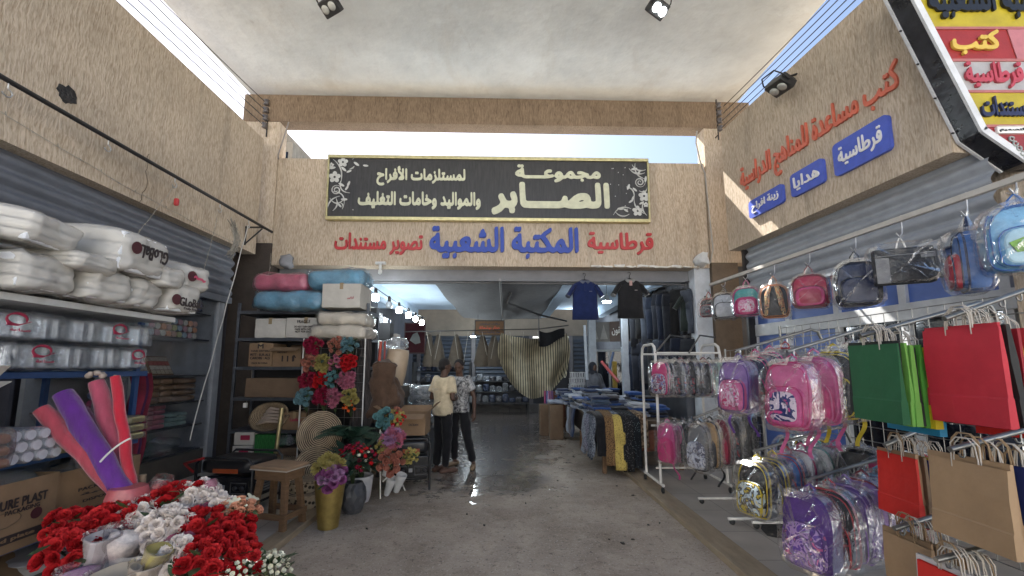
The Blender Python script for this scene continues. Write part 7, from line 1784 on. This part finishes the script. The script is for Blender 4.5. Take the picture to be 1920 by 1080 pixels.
def strip_cloth(label, m, start, over, end, wdt, axis, seed):
    """fabric laid over a table edge and hanging down; axis 'x' hangs over the passage side, 'y' over the near end"""
    def fn(u, v):
        s = v; w = (u-.5)*wdt; wob = .008*sin(15*u+seed+2*v)+.012*sin(17*v+seed*2)
        if s < .35: t = s/.35; a = start+(over-start)*t; z = .845+.035*sin(pi*t)+wob*.6
        else:
            t = (s-.35)/.65; a = over-.05*sin(min(1,t*4)*pi/2)-.03*t+wob*(.3+t); z = .845-(.845-end)*t
        return (a, w, z)
    root = MB().grid(fn, 8, 26).build('draped_fabric', m); md = root.modifiers.new('thick', 'SOLIDIFY'); md.thickness = .03; md.offset = 1
    tag(root, label, 'fabric', 'fabrics draped over the table corner')
    return root
PATS = [('light blue grey', pattern('fab_a', 'noise', (.16,.18,.22), (.30,.33,.38), 60, .9, (1,1,1), 2)), ('lilac grey', pattern('fab_b', 'noise', (.10,.10,.14), (.26,.26,.32), 45, .9, (1,1,1), 2)), ('slate', pattern('fab_c', 'noise', (.05,.06,.08), (.16,.18,.22), 50, .9, (1,1,1), 2)), ('blue grey checked', pattern('fab_d', 'voronoi', (.06,.07,.10), (.24,.26,.3), 40, .9)), ('plain black', cloth('fab_black', (.012,.012,.014))), ('brown leopard', pattern('fab_e', 'voronoi', (.02,.016,.012), (.22,.13,.06), 60, .9, lo=.3, hi=.4)), ('yellow lace', pattern('fab_f', 'voronoi', (.10,.07,.02), (.55,.42,.12), 45, .9, lo=.2, hi=.3)), ('black and white dotted', pattern('fab_g', 'voronoi', (.5,.5,.5), (.016,.016,.018), 55, .9, lo=.12, hi=.2)), ('black and teal dotted', pattern('fab_h', 'voronoi', (.25,.35,.36), (.014,.016,.02), 45, .9, lo=.14, hi=.22)), ('brown floral', pattern('fab_i', 'noise', (.08,.05,.03), (.32,.23,.15), 22, .9, (1,1,1), 3))]
for i in range(4):
    o = strip_cloth('%s fabric draped over the passage side of the table corner' % PATS[i][0], PATS[i][1], .55, .0, .16+.09*(i%2), .31, 'x', i); o.location = (1.43, 7.42-.24*i, 0)
for i in range(6):
    o = strip_cloth('%s fabric draped over the near end of the table' % PATS[4+i][0], PATS[4+i][1], .75, .0, [.30,.16,.12,.08,.14,.42][i], .15, 'y', i+5); o.rotation_euler = (0,0,pi/2); o.location = (1.42+.125*i, 6.46-.05*sin(i*.6), .012*(i%2))
o = MB().soft((-.22,-.18,0),(.22,.18,.30), .1, 8, .03, 6, 1).build('brown_bundle', mat('brick_cloth', (.17,.06,.035), rough=.8, bump=.4)); o.location = (2.12,6.62,.35); tag(o, 'brick brown bundle under the near end of the fabric table', 'bundle')
carton('tall brown carton standing at the far passage end of the table', (.98,9.6,0), (1.28,10.0,.78), KRAFTD, tape=False)
carton('brown carton beside the tall one at the far passage end of the table', (.80,10.2,0), (1.05,10.6,.72), KRAFTD, tape=False)
o = MB().soft((-.18,-.22,0),(.18,.22,.08), .04, 7, .02, 6, 4).build('folded_blanket', CL[2]); o.location = (1.13,9.8,.79); tag(o, 'pale folded blanket on the tall brown carton', 'blanket')
for i in range(3):
    o = strip_cloth('grey cloth hanging over the table side near the tall carton, %s of three' % ['first','second','third'][i], CL[[2,7,1][i]], .3, 0, .22, .26, 'x', i+20); o.location = (1.43, 9.3-.3*i, 0); o['group'] = 'grey cloths on the table side'
for i in range(3):
    for k in range(3-i):
        root = thing('plastic_basket', 'white slatted plastic basket in the stack deep on the right', 'basket', (P(1083+9*i,700,10.6).x+.02*k, 10.7+.35*i, 1.05+.15*k), group='white baskets deep on the right'); mb = MB()
        mb.bbox((-.2,-.14,0),(.2,.14,.02), .004)
        for q in range(7): mb.box((-.2+.062*q,-.14,.02),(-.17+.062*q,-.13,.13)); mb.box((-.2+.062*q,.13,.02),(-.17+.062*q,.14,.13))
        mb.bbox((-.21,-.15,.128),(.21,.15,.145), .003); mb.build('basket', mat('plastic_white', (.42,.43,.45), rough=.4), root)
for k in range(7):
    c_ = [(.35,.06,.15),(.1,.1,.3),(.4,.35,.4),(.3,.1,.2),(.15,.2,.4),(.45,.2,.3),(.2,.1,.25)][k]
    o = MB().tube([(0,0,0),(.04*sin(k),.03*cos(k),.55)], .025, 8).build('paper_roll', mat('gift_roll_%d' % k, c_, rough=.4)); o.location = P(1022+2.4*k,750,11.2); o.location.z = .45; tag(o, 'coloured gift paper roll standing in the tub deep on the right', 'roll', 'gift paper rolls in the tub')
tub = MB().lathe([(.16,0),(.2,.05),(.21,.42),(.19,.42),(.17,.05),(0,.04)], 20).build('tub', mat('tub_grey', (.2,.2,.21), rough=.5)); tub.location = (P(1029,750,11.2).x, 11.2, 0); tag(tub, 'grey tub of gift paper rolls deep on the right', 'tub')
carton('brown carton of goods behind the gift paper tub', (1.25,11.5,0), (1.75,11.9,.95), mat('red_card', (.13,.05,.03), rough=.8), tape=False)
c = MB().tube([P(1128,678,9.6), P(1160,716,9.2)], .035, 10).build('gift_roll', mat('red_roll', (.32,.05,.05), rough=.4)); tag(c, 'red roll leaning on the stall beside the hooded person', 'roll')
c = MB().tube([P(1141,700,9.9), P(1150,660,9.9)], .03, 10).build('gift_roll', mat('blue_roll', (.06,.10,.2), rough=.4)); tag(c, 'blue roll standing behind the red one on the stall', 'roll')
c = MB().bbox((P(1152,690,9.6).x-.05,9.55,.7),(P(1152,690,9.6).x+.05,9.65,1.75), .02).build('yellow_roll', cloth('mustard', (.22,.15,.03))); tag(c, 'mustard cloth roll standing on the stall at the right', 'roll')
c = MB().bbox((P(1110,650,10.6).x-.09,10.5,0),(P(1110,650,10.6).x+.09,10.7,3.2), .01).build('white_column', mat('column_white', (.33,.36,.40), rough=.8)); tag(c, 'white square column inside the market behind the blue polo', 'column')
c = MB().bbox((P(1172,650,8.9).x-.07,8.85,0),(P(1172,650,8.9).x+.07,8.99,3.2), .01).build('white_column', mat('column_white', (.33,.36,.40), rough=.8)); tag(c, 'white square column inside the market beside the lower trousers row', 'column')
c = MB().tube([P(1096,610,9.9), P(1101,712,9.9)], .035, 10).build('white_pole', mat('column_white', (.33,.36,.40))); tag(c, 'thin white pole hanging under the blue polo shirt', 'pole')
ISG = thing('shop_board', 'brown and grey board with white Arabic lettering inside the market on the right', 'sign', P(1143,622,11.2), -.35)
MB().bbox((-.55,-.03,-.27),(.0,.03,.27)).build('grey_half', mat('board_grey', (.16,.15,.14), rough=.5), ISG); MB().bbox((.003,-.03,-.27),(.55,.03,.27)).build('brown_half', mat('board_brown', (.10,.06,.045), rough=.5), ISG)
put_letters('lettering', 'سابقون', .42, .26, .01, WHITEV, ISG, (.27,-.032,.02), nib=(2,1,.4))
for k in (-.4,-.15): MB().prism([(k-.1,-.2),(k,.2),(k+.1,-.2)], -.036, -.0305, 'y').build('emblem', mat('emblem_pale', (.3,.29,.27)), ISG)
DRF = thing('glass_door', 'aluminium framed glass door of the shop under the brown board', 'door', (P(1146,680,11.3).x, 11.35, 0), -.35)
mb = MB().bbox((-.55,-.03,0),(-.49,.03,2.1)).bbox((-.06,-.03,0),(.0,.03,2.1)).bbox((.49,-.03,0),(.55,.03,2.1)).bbox((-.489,-.028,2.04),(.489,.028,2.1)).build('door_frame', mat('alu_dull', (.3,.32,.33), rough=.4), DRF)
MB().box((-.49,-.005,0),(.49,.005,2.04)).build('pane', GLASS_DK, DRF)

# ================================================================ striped cloth and far stalls
STRIPE = pattern('striped_cloth', 'wave', (.014,.014,.016), (.40,.36,.26), 4.6, .85, (1,.0,.0), 0, .15, .10, .34)
def striped(u, v):
    top = (940+124*u, 624+14*sin(pi*u)*(1-.3*u)); bot = (952+108*u, 708+40*sin(pi*min(1,u*1.05))**.8)
    px = top[0]+(bot[0]-top[0])*v-12*sin(pi*v)*(1-u)+10*sin(pi*v)*u; py = top[1]+(bot[1]-top[1])*v
    p = P(px, py, 12.2); return (p.x, 12.2+.13*sin(14*u+5*v*(u-.5))+.30*sin(pi*v)-.16*sin(7*v+6*u), p.z)
o = MB().grid(striped, 40, 30).build('striped_cloth', STRIPE); tag(o, 'cream and black striped cloth slung across the right of the far passage', 'cloth')
o = MB().grid(lambda u, v: (P(1010+48*u,622,12.1).x, 12.02+.04*sin(9*u), P(1000,620+4*sin(5*u)+30*v*(1-.5*u),12.1).z), 10, 8).build('black_cloth', cloth('black_cloth', (.012,.012,.014))); tag(o, 'black cloth thrown over the top edge of the striped cloth', 'cloth')
for k, (px, w_) in enumerate(((806,11),(822,13),(856,14),(905,14),(926,15))):
    o = MB().lathe([(.22*w_/13,-1.02),(.24*w_/13,-.9),(.17*w_/13,-.4),(.06,-.03),(.02,.0)], 14, fn=lambda q,z,t: q*(1+.10*sin(4*t+6*z))).build('hanging_sack', mat('jute', (.10,.08,.06), rough=.95, bump=.5)); o.location = P(px, 627, 13.2)
    tag(o, '%s tall brown sack from the left hanging over the far stalls' % ['first','second','third','fourth','fifth'][k], 'sack', 'sacks over the far stalls')
PIC = thing('framed_picture', 'framed dark red picture with a pale shape high on the left inside the market', 'picture', P(778,634,12.9), .1)
PIC.scale = (1.2,1.2,1.2); MB().bbox((-.27,-.02,-.40),(.27,.02,.40)).build('frame', mat('frame_pink', (.06,.04,.04), rough=.9, spec=.1), PIC); MB().box((-.24,-.026,-.37),(.24,-.0205,.37)).build('picture', mat('picture_red', (.03,.009,.011), rough=.9, spec=.1), PIC)
MB().prism([(-.13,-.06),(-.05,.10),(.06,.15),(.12,.02),(.15,-.12),(.02,-.16)], -.031, -.0265, 'y').build('pale_shape', mat('pale_grey', (.07,.075,.07)), PIC)
r = random.Random(14); GOODS = [CLEAR2, mat('goods_white', (.16,.17,.18), rough=.4), mat('goods_dark', (.03,.03,.035), rough=.4), mat('goods_blue', (.02,.03,.06), rough=.4), mat('goods_grey', (.06,.06,.065), rough=.4)]; GN = ['clear','white','black','blue','grey']
for st, (x0, x1, y, nr) in enumerate(((-3.2,-1.55,14.4,4),(-1.3,.75,14.9,3))):
    t = thing('far_stall', ['far stall heaped with bagged goods behind the two men','far stall of bagged goods under the orange sign'][st], 'stall', ((x0+x1)/2, y, 0)); hw = (x1-x0)/2
    for q in range(nr): MB().bbox((-hw,-.25+.18*q,.38+.36*q),(hw,.05+.2*q,.41+.36*q), .004).build('shelf', mat('stall_dark', (.03,.03,.03)), t)
    for s in (-1,1): MB().bbox((s*hw-.03,-.1,0),(s*hw+.03,.5,1.8)).build('post', mat('stall_dark', (.03,.03,.03)), t)
    for q in range(nr):
        for k in range(9):
            m_ = r.randrange(5); o = MB().soft((-.10,-.1,0),(.10,.1,r.uniform(.14,.30)), .05, 5, .03, 9, q*20+k+st*90, smooth=False).build('bagged_goods', GOODS[m_])
            o.location = (x0+.1+(x1-x0-.2)*k/8, y-.10+.19*q, .41+.36*q); tag(o, '%s bagged goods on the far stalls' % GN[m_], 'goods', '%s bagged goods on the far stalls' % GN[m_])
FB = thing('far_basin', 'low basin of shiny bagged goods standing alone at the far end of the wet floor', 'basin', PZ(918,756,0)-V((0,1.0,0)))
MB().lathe([(.28,0),(.38,.22),(.36,.22),(.27,.03),(0,.03)], 20).build('basin', mat('basin_grey', (.10,.10,.10), rough=.6), FB)
for k in range(7): MB().soft((-.14,-.12,0),(.14,.12,.18), .07, 6, .05, 9, k, smooth=False, M=Mx.Translation((.16*cos(k*1.2),.14*sin(k*1.2),.18+.04*(k%3)))).build('bagged_goods', CLEAR2, FB)
# left inside: plastic heaps, shelf with cartons
for k in range(12):
    px = 752+ (k%5)*12; py = 790-18*(k//4); o = MB().soft((-.24,-.2,0),(.24,.2,.26), .12, 9, .06, 7, 50+k, smooth=False).build('clear_plastic_heap', CLEAR2 if k%3 else GOODS[1]); o.location = P(px, py, 7.0+.13*(k%4)); o.location.z = .62+.21*(k//4)
    tag(o, ['crumpled pale', 'crumpled clear', 'crumpled clear'][k%3]+' plastic bag in the heap behind the two men', 'bag', ['pale', 'clear', 'clear'][k%3]+' plastic bags in the heap behind the two men')
o = MB().bbox((-2.05,6.85,0),(-1.25,7.5,.61), .01).build('low_crate', SHD); tag(o, 'dark low crate under the heap of plastic bags behind the two men', 'crate')
LS = thing('wall_shelf', 'tall dark shelf of cartons along the left inside the market', 'shelf', (-3.0, 8.6, 0))
for z in (.5,1.0,1.5,2.0,2.5): MB().bbox((-.55,-.9,z-.03),(.35,.9,z), .003).build('shelf', SHD, LS)
for y in (-.88,.88): MB().bbox((.30,y-.02,0),(.34,y+.02,2.7)).build('post', SHD, LS)
k = 0
for zi, z in enumerate((.5,1.0,1.5,2.0,2.5)):
    for yi in range(4):
        m_ = [CARDW, SHD, KRAFTD, mat('card_black', (.02,.02,.022)), KRAFT][(k*3+zi) % 5]; k += 1; y0 = 7.75+.43*yi
        nm = {CARDW:'white', SHD:'slate', KRAFTD:'dark brown', KRAFT:'brown'}.get(m_, 'black')
        o = MB().bbox((-.25,0,.0),(.30,.39,.22+.05*((k*7)%4)), .006).build('carton', m_); o.location = (-3.0, y0, z+.001); tag(o, '%s carton, %s from the front on the %s shelf inside the market' % (nm, ['first','second','third','fourth'][yi], ['lowest','second','middle','fourth','top'][zi]), 'box', 'cartons on the shelf inside the market')
for k, (px, py, Y, m_) in enumerate(((722,622,7.9,'card_black'),(735,642,8.2,None))):
    o = MB().bbox((-.13,-.13,-.16),(.13,.13,.16), .006).build('carton', MATS['card_black'] if m_ else CARDW); o.location = P(px, py, Y); tag(o, ['black carton stacked high beside the row of bulbs', 'white and blue carton stacked above the cream drum'][k], 'box')
o = MB().bbox((-2.45,7.75,0),(-1.95,8.35,1.95), .01).build('stock_cabinet', mat('cabinet_grey', (.09,.09,.10), rough=.5)); tag(o, 'grey stock cabinet carrying the high cartons inside the market', 'cabinet')
for k in range(9):
    a = P(800+26*k, 622, 12.0+.3*(k%3)); o = MB().tube(sagline(a, a+V((.15*(-1)**k,0,-.7-.12*(k%4))), .02, 6), .006, 4).build('hanging_string', mat('pale_cord', (.36,.33,.28))); tag(o, 'thin pale string hanging from the far rail', 'string', 'strings hanging from the far rail')
